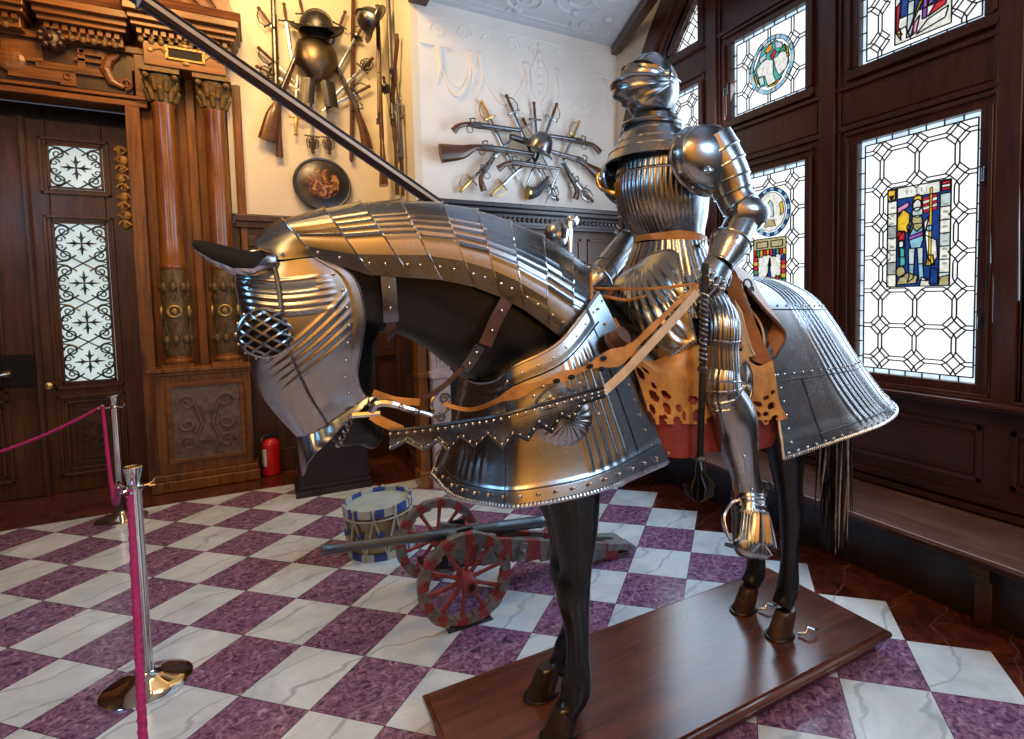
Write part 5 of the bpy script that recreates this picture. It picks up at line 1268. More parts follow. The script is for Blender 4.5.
rivet_row([cg_[i][-11] + V((0, -.006, 0)) for i in range(14, len(cg_) - 5)], .05, .0045, 'rivets', cf)
b = MB()
seam = [(0.025, 1.742, 1.809), (0.033, 1.730, 1.773), (0.038, 1.718, 1.727), (0.040, 1.707, 1.684)]
pp = resample(cr(seam, 6), 26)
for i, p in enumerate(pp): b.ell(p + V((0, -.006, 0)), (.006, .006, .005), 6, 4)
obj('roped_seam', b, M['gun_metal'], cf); b = MB()
pp = resample(cr([(0.061, 1.710, 1.549), (0.081, 1.728, 1.487), (0.107, 1.750, 1.419), (0.141, 1.776, 1.352), (0.153, 1.780, 1.314)], 6), 30)
b.tube([p + V((0, -.004, 0)) for p in pp], .0028, 6)
obj('hinge_seam', b, M['gun_metal'], cf); b = MB()
pp = resample(cr([(-0.052, 1.780, 1.775), (-0.023, 1.755, 1.780), (0.006, 1.740, 1.793), (0.021, 1.737, 1.809)], 5), 14)
for p in pp: b.ell(p + V((0, -.006, 0)), (.006, .006, .005), 6, 4)
obj('roped_seam', b, M['gun_metal'], cf)
NF = [[(0.068, 1.840, 1.302), (0.090, 1.800, 1.307), (0.124, 1.785, 1.320), (0.181, 1.774, 1.356), (0.262, 1.760, 1.410)],
      [(0.072, 1.840, 1.253), (0.095, 1.780, 1.263), (0.129, 1.765, 1.294), (0.184, 1.758, 1.338), (0.255, 1.754, 1.390)],
      [(0.079, 1.840, 1.179), (0.099, 1.770, 1.244), (0.142, 1.756, 1.288), (0.189, 1.752, 1.336), (0.258, 1.752, 1.396)]]
nf, ng = plate('nose_flange', NF, 8, 10, M['steel'], cf, lambda u, v: .002 * ridges(abs(v - .5) * 2, .1, .75, 4, 1), .004)
# eye guard
ec = V((0.004, 1.728, 1.617)); er = .064
b = MB(); b.ell(ec + V((0, .0, 0)), (.06, .04, .062), 20, 12); o = obj('eye_opening', b, M['slot'], cf)
ez_ = V((-.18, -1, .03)).normalized(); ex = V((0, 0, 1)).cross(ez_).normalized(); ey_ = ez_.cross(ex)
b = MB()
def dome(a, c): 
    r2_ = min(.999, a * a + c * c); return ec + (ex * a + ey_ * c + ez_ * math.sqrt(1 - r2_) * .85) * er
for fam in (1, -1):
    for k in range(-2, 3):
        o_ = k * .36; m = math.sqrt(max(0.01, 1 - o_ * o_)); pts = []
        for j in range(13):
            t_ = -m + 2 * m * j / 12; bow = o_ * (1 - .25 * (t_ / m) ** 2 * 0) 
            a_ = (t_ * .82 - bow * .57 * fam); c_ = (t_ * .57 * fam + bow * .82)
            pts.append(dome(a_, c_))
        b.tube(pts, (.0042), 6)
b.ring(ec + ez_ * .004, er * 1.0, .006, ez_, 30, 6)
eg = obj('eye_guard', b, M['steel'], cf); eg['label'] = 'pierced domed eye guard'
b = MB()
for k in range(16):
    a = 2 * PI * k / 16; b.ell(ec + (ex * math.cos(a) + ey_ * math.sin(a)) * er * 1.13 + V((0, .004, 0)), .0045, 6, 4)
obj('rivets', b, M['steel_bright'], eg)
# ear guards: open spouts
for sgn in (1, -1):
    F_ = (lambda p: p) if sgn == 1 else mir
    A = [V(F_(p)) for p in ((0.025, 1.750, 1.810), (0.002, 1.740, 1.809), (-0.026, 1.730, 1.806), (-0.059, 1.722, 1.814), (-0.100, 1.718, 1.831), (-0.133, 1.716, 1.847), (-0.147, 1.716, 1.855))]
    rr = [.026, .034, .037, .034, .027, .018, .010]; op = [0, 25, 75, 92, 98, 100, 100]
    b = MB(); rows = []
    for i, p in enumerate(A):
        d = (A[min(i + 1, 6)] - A[max(i - 1, 0)]).normalized(); s_ = d.cross(V((0, -.75, .8))).normalized(); u_ = s_.cross(d)
        rows.append([p + (u_ * math.cos(R(op[i] + (360 - 2 * op[i]) * j / 22)) + s_ * math.sin(R(op[i] + (360 - 2 * op[i]) * j / 22))) * rr[i] for j in range(23)])
    b.grid(rows); e_ = obj('ear_guard', b, M['steel_bright'], cf, ang=60, solid=.003)
    b = MB(); b.tube([a_ + V((0, 0, -.002)) for a_ in A[1:]], [r_ * .9 for r_ in rr[1:]], 14); obj('ear_hollow', b, M['slot'], e_)

# --- crinet: plates down the crest of the neck
CRI = [[(-0.017, 1.840, 1.877), (-0.016, 1.811, 1.872), (-0.013, 1.787, 1.862), (-0.008, 1.773, 1.849), (-0.002, 1.769, 1.834), (0.002, 1.770, 1.822)],
 [(0.056, 1.840, 1.933), (0.058, 1.796, 1.923), (0.068, 1.761, 1.905), (0.085, 1.740, 1.879), (0.106, 1.733, 1.851), (0.124, 1.735, 1.827)],
 [(0.163, 1.840, 1.972), (0.164, 1.783, 1.955), (0.178, 1.739, 1.923), (0.204, 1.712, 1.876), (0.239, 1.702, 1.821), (0.269, 1.705, 1.776)],
 [(0.267, 1.840, 1.997), (0.265, 1.779, 1.977), (0.278, 1.731, 1.939), (0.306, 1.702, 1.884), (0.344, 1.692, 1.820), (0.379, 1.695, 1.767)],
 [(0.383, 1.840, 2.013), (0.376, 1.777, 1.991), (0.383, 1.728, 1.949), (0.405, 1.698, 1.889), (0.437, 1.687, 1.820), (0.468, 1.690, 1.761)],
 [(0.516, 1.840, 2.013), (0.503, 1.773, 1.989), (0.502, 1.720, 1.944), (0.517, 1.688, 1.878), (0.543, 1.677, 1.802), (0.569, 1.680, 1.739)],
 [(0.638, 1.840, 2.000), (0.617, 1.769, 1.974), (0.608, 1.712, 1.926), (0.614, 1.678, 1.855), (0.632, 1.667, 1.775), (0.651, 1.670, 1.707)],
 [(0.759, 1.840, 1.968), (0.729, 1.762, 1.942), (0.710, 1.701, 1.891), (0.706, 1.664, 1.818), (0.714, 1.651, 1.734), (0.727, 1.655, 1.664)],
 [(0.886, 1.840, 1.922), (0.847, 1.756, 1.896), (0.818, 1.690, 1.843), (0.803, 1.650, 1.766), (0.801, 1.636, 1.677), (0.808, 1.640, 1.602)],
 [(1.007, 1.840, 1.858), (0.958, 1.750, 1.834), (0.918, 1.679, 1.782), (0.893, 1.636, 1.705), (0.884, 1.621, 1.615), (0.885, 1.625, 1.539)],
 [(1.091, 1.840, 1.795), (1.035, 1.745, 1.775), (0.991, 1.671, 1.731), (0.965, 1.626, 1.664), (0.957, 1.610, 1.585), (0.960, 1.615, 1.518)]]
def cri_d(k):
    def f(u, v):
        v = abs(v - .5) * 2
        h = .0015 * 0 - .003 * (1 - u) * 0
        if k > 0:
            s0 = .38 + .014 * k; h += ridges(v, s0 - .10, s0 + .20, 5, .0045)
        return h + .0045 * u               # each lame rides over the next
    return f
cn_ = None; lames = []
for k in range(10):
    A, B = CRI[k], CRI[k + 1]
    # overlap a little backwards
    B2 = [tuple(V(b_).lerp(V(a_), -.06)) for a_, b_ in zip(A, B)] if k < 9 else B
    o, g = plate('crinet_lame', [A, [tuple((V(a_) + V(b_)) / 2) for a_, b_ in zip(A, B2)], B2] if k else [A, [(0.016, 1.840, 1.909), (0.020, 1.800, 1.899), (0.029, 1.770, 1.883), (0.037, 1.755, 1.860), (0.043, 1.745, 1.837), (0.045, 1.740, 1.815)], B2], 8, 10, M['steel'], hs, cri_d(k), .004)
    lames.append((o, g))
    nn = normals(g)[-1]; sb = MB(); sb.tube([p + q * (.0032 if q.y * (p.y - Y0) + q.z > 0 else -.0032) for p, q in zip(g[-1], nn)], .0022, 6); obj('lame_edge', sb, M['steel_bright'], o)
    lo = [r[-1] for r in g]
    low = MB(); low.grid([[r[-1] + V((0, -.004, -.002)) for r in g], [r[-1].lerp(r[-19], .62) + V((0, -.007, 0)) for r in g]]); 
    if k > 0: obj('edge_strap', low, M['steel_dark'], o, solid=.003)
    rv = MB()
    for q in (3, 9):
        p = g[q][-1].lerp(g[q][-19], .35); rv.ell(p + V((0, -.01, 0)), .0055, 8, 5)
    obj('rivets', rv, M['steel_bright'], o)
    if k == 9:
        q = MB(); q.tube(g[-1], .007, 6); obj('rolled_edge', q, M['leather'], o)
# straps of the crinet across the black neck
def strap(pts, w, name, mat_, parent, t=.005, nrm=(0, -1, 0), joints=()):
    pts = resample(cr(pts, 5), 16); b = MB(); N = V(nrm)
    rows = []
    for i, p in enumerate(pts):
        d = (pts[min(i + 1, len(pts) - 1)] - pts[max(i - 1, 0)]).normalized(); s_ = d.cross(N).normalized(); rows.append([p - s_ * w, p + N * .0015, p + s_ * w])
    b.grid(rows); o = obj(name, b, mat_, parent, solid=t)
    return o, pts
for pts, w, m_ in (([(0.320, 1.700, 1.770), (0.322, 1.700, 1.715), (0.324, 1.705, 1.665), (0.326, 1.715, 1.635)], .021, M['steel_dark']), ([(0.670, 1.650, 1.694), (0.631, 1.650, 1.631), (0.595, 1.655, 1.554)], .021, M['leather_dark']), ([(0.578, 1.655, 1.552), (0.548, 1.665, 1.503), (0.529, 1.680, 1.478)], .017, M['steel_dark'])):
    o, pts_ = strap(pts, w, 'neck_strap', m_, hs)
    r_ = MB()
    for q in (4, 11): r_.ell(pts_[q] + V((0, -.008, 0)), .005, 8, 5)
    obj('rivets', r_, M['steel_bright'], o)
strap([(0.327, 1.720, 1.635), (0.329, 1.740, 1.604), (0.340, 1.800, 1.582), (0.353, 1.870, 1.574)], .014, 'throat_strap', M['leather_dark'], hs)

# --- peytral: the breast plate
PY = [
 [(0.596, 1.840, 1.425), (0.608, 1.750, 1.421), (0.632, 1.650, 1.441), (0.661, 1.585, 1.487), (0.813, 1.560, 1.560), (0.977, 1.590, 1.715)],
 [(0.569, 1.840, 1.341), (0.588, 1.740, 1.338), (0.622, 1.630, 1.353), (0.665, 1.555, 1.385), (0.831, 1.525, 1.441), (1.027, 1.560, 1.593)],
 [(0.542, 1.840, 1.248), (0.561, 1.730, 1.241), (0.605, 1.610, 1.248), (0.661, 1.530, 1.273), (0.857, 1.505, 1.308), (1.085, 1.535, 1.424)],
 [(0.515, 1.840, 1.173), (0.532, 1.720, 1.160), (0.585, 1.590, 1.162), (0.659, 1.510, 1.174), (0.877, 1.480, 1.192), (1.136, 1.510, 1.267)],
 [(0.472, 1.840, 1.105), (0.500, 1.710, 1.074), (0.565, 1.570, 1.079), (0.650, 1.480, 1.087), (0.882, 1.450, 1.097), (1.175, 1.480, 1.129)]]
def py_d(u, v):
    v = abs(v - .5) * 2
    h = 0
    if .13 < u < .88: h += ridges(v, .775, .90, 5, .0045) * min(1, (u - .13) * 12, (.88 - u) * 12)
    if .5 < u < .86: h += ridges(v, .14, .36, 5, .0032) * min(1, (u - .5) * 8, (.86 - u) * 8)
    if u > .87: h += .003
    if u < .10 and v < .93: h += .003
    h -= .0 
    return h
py, pg = plate('peytral', PY, 12, 36, M['steel'], hs, py_d, .004)
edge_roll([p for p in pg[-1]], 'roped_hem', py, M['steel_bright'], .0065)
edge_roll(pg[0], 'rolled_edge', py, M['steel'], .006, False)
n_ = len(pg[0]) - 1
rivet_row([p + V((0, -.006, .022)) for p in pg[-2][n_ // 2 + 2:]], .055, .006, 'rivets', py)
rivet_row([p + V((0, -.007, -.02)) for p in pg[1][n_ // 2 + 16:]], .052, .005, 'rivets', py)
rivet_row([pg[i][-7] + V((0, -.007, 0)) for i in range(3, len(pg) - 2)], .05, .005, 'rivets', py)
b = MB(); jc = n_ // 2 + 36 * 3 - 20
b.tube([pg[i][jc] + V((0, -.003, 0)) for i in range(len(pg))], .003, 6)
b.tube([pg[-7][j] + V((0, -.003, 0)) for j in range(n_ // 2, n_ - 1)], .0028, 6); b.tube([pg[6][j] + V((0, -.003, 0)) for j in range(n_ // 2 + 40, n_ - 8)], .0028, 6)
b.tube([pg[i][-14] + V((0, -.003, 0)) for i in range(6, len(pg) - 6)], .0028, 6)
obj('plate_seams', b, M['iron'], py)
def boss(c, r, nrm, parent):
    b = MB(); c = V(c); nrm = V(nrm).normalized(); w_ = nrm.orthogonal(); w_ = (V((1, 0, 0)) - nrm * nrm.x).normalized(); u_ = nrm.cross(w_); rows = []
    for i in range(9):
        t_ = i / 8; rad = r * t_; z = .045 * math.cos(t_ * PI / 2) ** .7 
        rows.append([c + (w_ * math.cos(a) + u_ * math.sin(a)) * rad + nrm * (z + (.0022 * math.cos(a * 22) * math.sin(PI * t_) if .3 < t_ < .95 else 0)) for a in [2 * PI * j / 88 for j in range(88)]])
    b.grid(rows, cv=True); b.ring(c + nrm * .003, r, .005, nrm, 40, 6)
    o = obj('peytral_boss', b, M['steel'], parent, ang=60); o['label'] = 'domed fluted boss'
    r_ = MB()
    for k in range(18):
        a = 2 * PI * k / 18; r_.ell(c + (w_ * math.cos(a) + u_ * math.sin(a)) * r * 1.14 + nrm * .006, .0055, 8, 5)
    obj('rivets', r_, M['steel_bright'], o)
bc = V((0.795, 1.522, 1.322)); boss(bc, .105, (-.10, -1, .10), py)
boss(mir(bc), .105, (-.10, 1, .10), py)

# --- crupper: the rump plates, a bell round the hindquarters
LV = [  # z at front, z at rear, half width, x front, x centre of the round, x rear
 (1.775, 1.775, .02, 1.58, 1.95, 2.06), (1.755, 1.74, .12, 1.6, 1.95, 2.18), (1.69, 1.67, .215, 1.66, 1.96, 2.29), (1.58, 1.56, .275, 1.73, 1.98, 2.39),
 (1.45, 1.44, .315, 1.72, 2.02, 2.48), (1.3, 1.32, .35, 1.735, 2.07, 2.59), (1.165, 1.225, .385, 1.725, 2.12, 2.68), (1.06, 1.15, .415, 1.71, 2.16, 2.77)]
rowsC = []
for (zf, zr, w_, xf, xc, xr) in LV:
    half = []
    for k in range(13):                       # from the rear middle plane round to the near front edge
        if k <= 8:
            a = PI / 2 * k / 8; half.append((xc + (xr - xc) * math.cos(a) ** .9, Y0 - w_ * math.sin(a) ** .9, zr + (zf - zr) * (1 - math.cos(a)) * .5))
        else:
            t_ = (k - 8) / 4; half.append((xc + (xf - xc) * t_, Y0 - w_ * (1 - .05 * t_), zr + (zf - zr) * (.5 + .5 * t_)))
    rowsC.append(half)
def cu_d(u, v):
    v = abs(v - .5) * 2; h = 0
    if u < .93: h += ridges(v + .10 * (u - .5), .54, .70, 6, .0042) + ridges(v + .06 * (u - .5), .24, .36, 6, .004)
    if u > .9: h += .003
    return h
crp, cgx = plate('crupper', rowsC, 6, 28, M['steel'], hs, cu_d, .004, flip=-1)
edge_roll(cgx[-1], 'roped_hem', crp, M['steel_bright'], .0065)
nn_ = len(cgx[0]) - 1
edge_roll([r[-1] for r in cgx], 'rolled_edge', crp, M['leather_pale'], .005, False)
nrm_c = lambda p: (V((p.x - 1.95, (p.y - Y0) * 2.2, .02)).normalized() if p.x > 1.95 else V((0, -1 if p.y < Y0 else 1, 0)))
def on(row, j0, j1, o_=.005): return [cgx[row][j] + nrm_c(cgx[row][j]) * o_ for j in range(j0, j1)]
b = MB()
for row in (15, 28): b.tube(on(row, 14, nn_ - 6, .002), .003, 6)
b.tube([cgx[i][nn_ - 56] + nrm_c(cgx[i][nn_ - 56]) * .002 for i in range(28, len(cgx) - 1)], .003, 6); b.tube(on(len(cgx) - 4, nn_ // 2, nn_ - 48, .002), .003, 6)
for q in (56, 140): b.tube([cgx[i][nn_ // 2 + q] + nrm_c(cgx[i][nn_ // 2 + q]) * .002 for i in range(6, len(cgx) - 3)], .0025, 6)
obj('plate_seams', b, M['iron'], crp)
for row, st in ((14, .05), (27, .05), (len(cgx) - 2, .05)): rivet_row(on(row, nn_ // 2 - 56, nn_ - 6, .005), st, .0048, 'rivets', crp)
rivet_row([cgx[i][nn_ - 12] + nrm_c(cgx[i][nn_ - 12]) * .004 for i in range(27, len(cgx))], .05, .0048, 'rivets', crp)
b = MB(); b.ring((1.663, 1.580, 1.739), .02, .004, (0, -1, .3), 14, 5); b.ring((1.685, 1.580, 1.715), .016, .004, (.5, -1, 0), 14, 5); obj('crupper_ring', b, M['iron'], crp)

# --- saddle, cantle, skirt
sd = MB()
sg_ = surf([[(1.2, Y0, 1.72), (1.2, Y0 - .16, 1.66), (1.2, Y0 - .28, 1.5)], [(1.35, Y0, 1.68), (1.35, Y0 - .17, 1.63), (1.35, Y0 - .3, 1.48)], [(1.5, Y0, 1.7), (1.5, Y0 - .18, 1.65), (1.5, Y0 - .3, 1.48)], [(1.66, Y0, 1.76), (1.66, Y0 - .18, 1.68), (1.66, Y0 - .3, 1.5)]], 5, 5)
g2 = [[V(mir(p)) for p in r[:0:-1]] + r for r in sg_]; sd.grid(g2); saddle = obj('saddle', sd, M['leather_brown'], hs, solid=.02)
# cantle: wings of brown leather curving round the rider's hip
CT = [[(1.763, 1.840, 1.844), (1.659, 1.720, 1.818), (1.595, 1.620, 1.788)], [(1.854, 1.840, 1.818), (1.754, 1.700, 1.780), (1.640, 1.590, 1.743)], [(1.917, 1.840, 1.773), (1.778, 1.640, 1.707), (1.708, 1.545, 1.643)], [(1.909, 1.790, 1.717), (1.811, 1.590, 1.607), (1.794, 1.510, 1.537)], [(1.760, 1.640, 1.550), (1.743, 1.540, 1.494), (1.726, 1.505, 1.446)]]
ct, ctg = plate('cantle', CT, 6, 6, M['leather_brown'], saddle, None, .014)
edge_roll([r[-1] for r in ctg], 'piping', ct, M['leather_dark'], .006, True)
fl = MB(); g = surf([[(1.595, 1.620, 1.827), (1.608, 1.580, 1.774), (1.609, 1.560, 1.707)], [(1.570, 1.600, 1.736), (1.615, 1.550, 1.657), (1.653, 1.530, 1.578)], [(1.591, 1.590, 1.606), (1.642, 1.540, 1.520), (1.709, 1.510, 1.447)], [(1.614, 1.570, 1.473), (1.653, 1.530, 1.434), (1.709, 1.520, 1.415)]], 5, 5); fl.grid(g); obj('saddle_flap', fl, M['leather_brown'], saddle, solid=.012)
b = MB(); b.grid(surf([[(1.562, 1.550, 1.677), (1.578, 1.530, 1.631)], [(1.578, 1.540, 1.562), (1.615, 1.515, 1.492)], [(1.593, 1.540, 1.453), (1.642, 1.520, 1.463)]], 5, 5)); o = obj('pale_lining', b, M['leather_pale'], saddle, solid=.008); o['label'] = 'cream leather lining'
# pommel: fluted steel plate in front of the rider's lap
PM = [[(1.313, 1.820, 1.835), (1.288, 1.720, 1.855), (1.296, 1.620, 1.866), (1.301, 1.570, 1.847)], [(1.200, 1.810, 1.771), (1.200, 1.690, 1.751), (1.236, 1.570, 1.740), (1.281, 1.515, 1.735)], [(1.167, 1.790, 1.701), (1.168, 1.660, 1.663), (1.211, 1.540, 1.641), (1.282, 1.490, 1.637)], [(1.193, 1.750, 1.590), (1.179, 1.640, 1.557), (1.211, 1.530, 1.554), (1.295, 1.480, 1.567)], [(1.240, 1.700, 1.487), (1.209, 1.610, 1.459), (1.229, 1.520, 1.491), (1.295, 1.470, 1.543)]]
g = surf(PM, 10, 16)
def pm_d(u, v):
    a = math.atan2(v - .25, .06 + u * .9); return .0045 * math.cos(a * 34) * min(1, max(0, (v - .06) * 8), max(0, (.94 - v) * 9), max(0, (u - .05) * 8), max(0, (.93 - u) * 8))
g = displace(g, pm_d); b = MB(); b.grid(g); pm = obj('pommel_plate', b, M['steel'], saddle, ang=60, solid=.004); pm['label'] = 'fluted steel pommel plate'
edge_roll([r[-1] for r in g], 'roped_edge', pm, M['steel_bright'], .005); edge_roll(g[-1], 'roped_edge', pm, M['steel_bright'], .005); edge_roll(g[0], 'roped_edge', pm, M['steel'], .005)
# leather skirt with cut-out edge and red cloth beneath
def patch_uv(ctrl, nu, nv): return surf(ctrl, nu, nv)
def skirt(name, ctrl, holes, mat_, parent, thick=.008):
    """leather patch with pierced holes (holes in u,v as centre and radii)"""
    g = surf(ctrl, 18, 22); n = len(g); m = len(g[0]); b = MB(); vs = [p for r in g for p in r]; fs = []
    for i in range(n - 1):
        for j in range(m - 1):
            u = (i + .5) / (n - 1); v = (j + .5) / (m - 1)
            if any(((u - a) / ra) ** 2 + ((v - c) / rc) ** 2 < 1 for a, c, ra, rc in holes): continue
            fs.append((i * m + j, i * m + j + 1, (i + 1) * m + j + 1, (i + 1) * m + j))
    b.add(vs, fs); return obj(name, b, mat_, parent, solid=thick)
skirt('saddle_skirt', [[(1.055, 1.620, 1.624), (1.163, 1.590, 1.465), (1.298, 1.495, 1.520), (1.604, 1.525, 1.476)], [(1.042, 1.530, 1.536), (1.144, 1.490, 1.455), (1.302, 1.490, 1.428), (1.605, 1.515, 1.369)], [(1.083, 1.510, 1.400), (1.178, 1.480, 1.357), (1.330, 1.490, 1.333), (1.610, 1.510, 1.284)], [(1.120, 1.495, 1.265), (1.203, 1.470, 1.259), (1.338, 1.490, 1.238), (1.615, 1.505, 1.206)]],
      [(.55, .06, .05, .05), (.72, .15, .06, .06), (.66, .31, .05, .05), (.82, .27, .07, .05), (.86, .07, .05, .04), (.8, .42, .05, .04), (1.0, .16, .09, .05), (1.0, .36, .1, .06), (.92, .21, .03, .03), (.6, .19, .03, .03), (.48, .15, .025, .04), (1, .01, .12, .05), (.9, .47, .06, .03), (.7, .6, .06, .05), (.9, .62, .08, .05), (.75, .85, .06, .05), (1, .75, .1, .06), (.9, .9, .06, .05)], M['leather'], saddle)
skirt('saddle_skirt', [[(1.578, 1.530, 1.462), (1.642, 1.510, 1.421), (1.709, 1.500, 1.440)], [(1.567, 1.510, 1.354), (1.637, 1.495, 1.338), (1.720, 1.490, 1.346)], [(1.583, 1.505, 1.276), (1.659, 1.490, 1.258), (1.731, 1.485, 1.274)], [(1.588, 1.500, 1.203), (1.670, 1.485, 1.195), (1.772, 1.480, 1.207)]],
      [(.6, .3, .05, .14), (.5, .62, .04, .12), (.66, .7, .07, .13), (.8, .2, .06, .14), (.78, .48, .05, .1), (.9, .7, .05, .1), (1, .25, .1, .14), (1, .62, .1, .13), (.45, .85, .04, .08), (.93, .45, .03, .06)], M['leather'], saddle)
b = MB(); b.grid(surf([[(1.083, 1.640, 1.562), (1.185, 1.590, 1.427), (1.348, 1.510, 1.436), (1.675, 1.530, 1.420), (1.860, 1.540, 1.405)], [(1.105, 1.540, 1.394), (1.194, 1.490, 1.340), (1.362, 1.500, 1.302), (1.599, 1.510, 1.274), (1.819, 1.530, 1.266)], [(1.158, 1.530, 1.144), (1.250, 1.480, 1.131), (1.394, 1.510, 1.123), (1.551, 1.490, 1.103), (1.732, 1.520, 1.091)]], 6, 8)); o = obj('saddle_cloth', b, M['velvet'], saddle, solid=.006); o['label'] = 'red velvet cloth'
# far side cloth
b = MB(); b.grid(surf([[(1.05, 2.12, 1.62), (1.4, 2.17, 1.6), (1.78, 2.15, 1.58)], [(1.08, 2.17, 1.3), (1.4, 2.2, 1.28), (1.8, 2.18, 1.28)], [(1.1, 2.18, 1.05), (1.4, 2.22, 1.03), (1.8, 2.2, 1.05)]], 5, 5)); obj('saddle_cloth', b, M['velvet'], saddle, solid=.006)
# stirrup and its leather
st = MB(); st.tube([(1.456, 1.480, 1.497), (1.470, 1.470, 1.202), (1.484, 1.460, 0.921)], .012, 8, flat=.35); sl = obj('stirrup_leather', st, M['leather_dark'], saddle)
st = MB(); st.tube(cr([(1.399, 1.410, 0.828), (1.370, 1.410, 0.878), (1.375, 1.420, 0.921), (1.444, 1.440, 0.951), (1.556, 1.460, 0.926), (1.654, 1.480, 0.860), (1.710, 1.500, 0.768), (1.745, 1.510, 0.674)], 5), .0075, 8); st.bar((1.398, 1.410, 0.806), (1.739, 1.510, 0.655), .05, .012); obj('stirrup_iron', st, M['steel_bright'], sl)

# --- bit and reins
bt = MB(); bt.tube(cr([(0.265, 1.755, 1.365), (0.283, 1.750, 1.388), (0.318, 1.740, 1.388), (0.376, 1.735, 1.364), (0.441, 1.730, 1.338)], 5), [.014] * 6 + [.013] * 6 + [.011] * 5 + [.008] * 4, 8)
bt.tube([(0.213, 1.760, 1.361), (0.290, 1.750, 1.359)], .011, 8); bt.ring((0.468, 1.720, 1.375), .033, .005, (0.2, -1, 0), 18, 6, a0=-120, a1=140); bt.ring((0.274, 1.750, 1.395), .014, .004, (0, -1, 0), 12, 5)
for p in ((0.348, 1.728, 1.375), (0.395, 1.728, 1.357)): bt.ell(p, .009, 8, 6)
bit = obj('curb_bit', bt, M['steel_bright'], hs)
b = MB()
for k in range(9): b.ring(V((0.212, 1.755, 1.359)).lerp(V((0.176, 1.780, 1.275)), k / 8), .009, .0025, (1, 0, 0) if k % 2 else (0, 1, 0), 10, 4)
obj('curb_chain', b, M['steel_bright'], bit)
strap([(0.273, 1.755, 1.422), (0.333, 1.740, 1.396), (0.404, 1.725, 1.384)], .011, 'cheek_strap', M['leather'], bit); strap([(0.267, 1.750, 1.356), (0.296, 1.740, 1.333), (0.348, 1.725, 1.304)], .014, 'cheek_strap', M['leather'], bit)
strap([(0.526, 1.670, 1.486), (0.474, 1.690, 1.435), (0.419, 1.720, 1.396)], .008, 'cheek_strap', M['leather_dark'], bit)
# steel-plated rein with a zigzag edge
UP = [(0.313, 1.730, 1.305), (0.385, 1.690, 1.311), (0.453, 1.640, 1.322), (0.511, 1.570, 1.340), (0.574, 1.490, 1.361), (0.653, 1.455, 1.381), (0.749, 1.450, 1.395), (0.817, 1.450, 1.406), (0.902, 1.455, 1.415)]
LO = [(0.311, 1.730, 1.249), (0.354, 1.705, 1.274), (0.398, 1.680, 1.245), (0.436, 1.650, 1.274), (0.461, 1.625, 1.245), (0.486, 1.590, 1.295), (0.516, 1.555, 1.262), (0.546, 1.520, 1.304), (0.579, 1.485, 1.268), (0.602, 1.465, 1.310), (0.639, 1.450, 1.290), (0.673, 1.445, 1.334), (0.714, 1.445, 1.304), (0.745, 1.445, 1.348), (0.785, 1.445, 1.331), (0.816, 1.450, 1.375), (0.906, 1.455, 1.389)]
up_ = resample(cr(UP, 6), 64); lo_ = []
for i in range(len(LO) - 1):
    for q in range(4): lo_.append(V(LO[i]).lerp(V(LO[i + 1]), q / 4))
lo_.append(V(LO[-1]))
# match by x
def at_x(line, x):
    for i in range(len(line) - 1):
        if line[i].x <= x <= line[i + 1].x: return line[i].lerp(line[i + 1], (x - line[i].x) / max(1e-6, line[i + 1].x - line[i].x))
    return line[0] if x < line[0].x else line[-1]
b = MB(); b.grid([[at_x(up_, p.x) for p in lo_], [(at_x(up_, p.x) + p) / 2 + V((0, -.004, 0)) for p in lo_], lo_]); rn = obj('zigzag_rein', b, M['steel'], hs, solid=.006, ang=50)
rn['label'] = 'steel plated rein with zigzag edge'
b = MB(); b.tube([p + V((0, -.004, .002)) for p in up_], .006, 6); b.tube([p + V((0, -.006, 0)) for p in lo_], .004, 6); b.tube([p + V((0, -.005, .014)) for p in lo_], .002, 5); b.tube([p + V((0, -.005, -.016)) for p in up_], .002, 5); obj('rein_border', b, M['iron'], rn)
rivet_row([p + V((0, -.008, -.008)) for p in up_], .024, .0045, 'rivets', rn); rivet_row([p + V((0, -.008, .008)) for p in lo_], .026, .004, 'rivets', rn)
# tan reins to the rider's hand
def rein(pts, w, name, mat_, parent, wid=None, nrm=(0, -1, .15)):
    pts = resample(cr(pts, 6), 40); b = MB(); N = V(nrm); rows = []
    for i, p in enumerate(pts):
        d = (pts[min(i + 1, 40)] - pts[max(i - 1, 0)]).normalized(); s_ = d.cross(N).normalized(); ww = w * (wid(i / 40) if wid else 1); rows.append([p - s_ * ww, p + s_ * ww])
    b.grid(rows); return obj(name, b, mat_, parent, solid=.006)
rn2 = rein([(0.475, 1.710, 1.373), (0.519, 1.670, 1.358), (0.553, 1.600, 1.369), (0.611, 1.500, 1.417), (0.694, 1.470, 1.445), (0.807, 1.460, 1.472), (0.893, 1.455, 1.497), (0.983, 1.450, 1.519), (1.075, 1.440, 1.589), (1.179, 1.440, 1.667), (1.288, 1.450, 1.733)], .009, 'leather_rein', M['leather'], hs,
     lambda t: .7 + 1.5 * math.exp(-((t - .28) / .04) ** 2) + 1.3 * math.exp(-((t - .42) / .03) ** 2) + 2.6 * math.exp(-((t - .60) / .06) ** 2) + .5 * math.exp(-((t - .75) / .06) ** 2))
for p in ((0.743, 1.462, 1.451), (0.852, 1.452, 1.488), (0.893, 1.450, 1.476), (0.901, 1.450, 1.509), (0.791, 1.457, 1.459)):
    b = MB(); b.ell(V(p) + V((0, -.004, 0)), (.013, .004, .008), 10, 6); obj('rein_piercing', b, M['slot'], rn2)

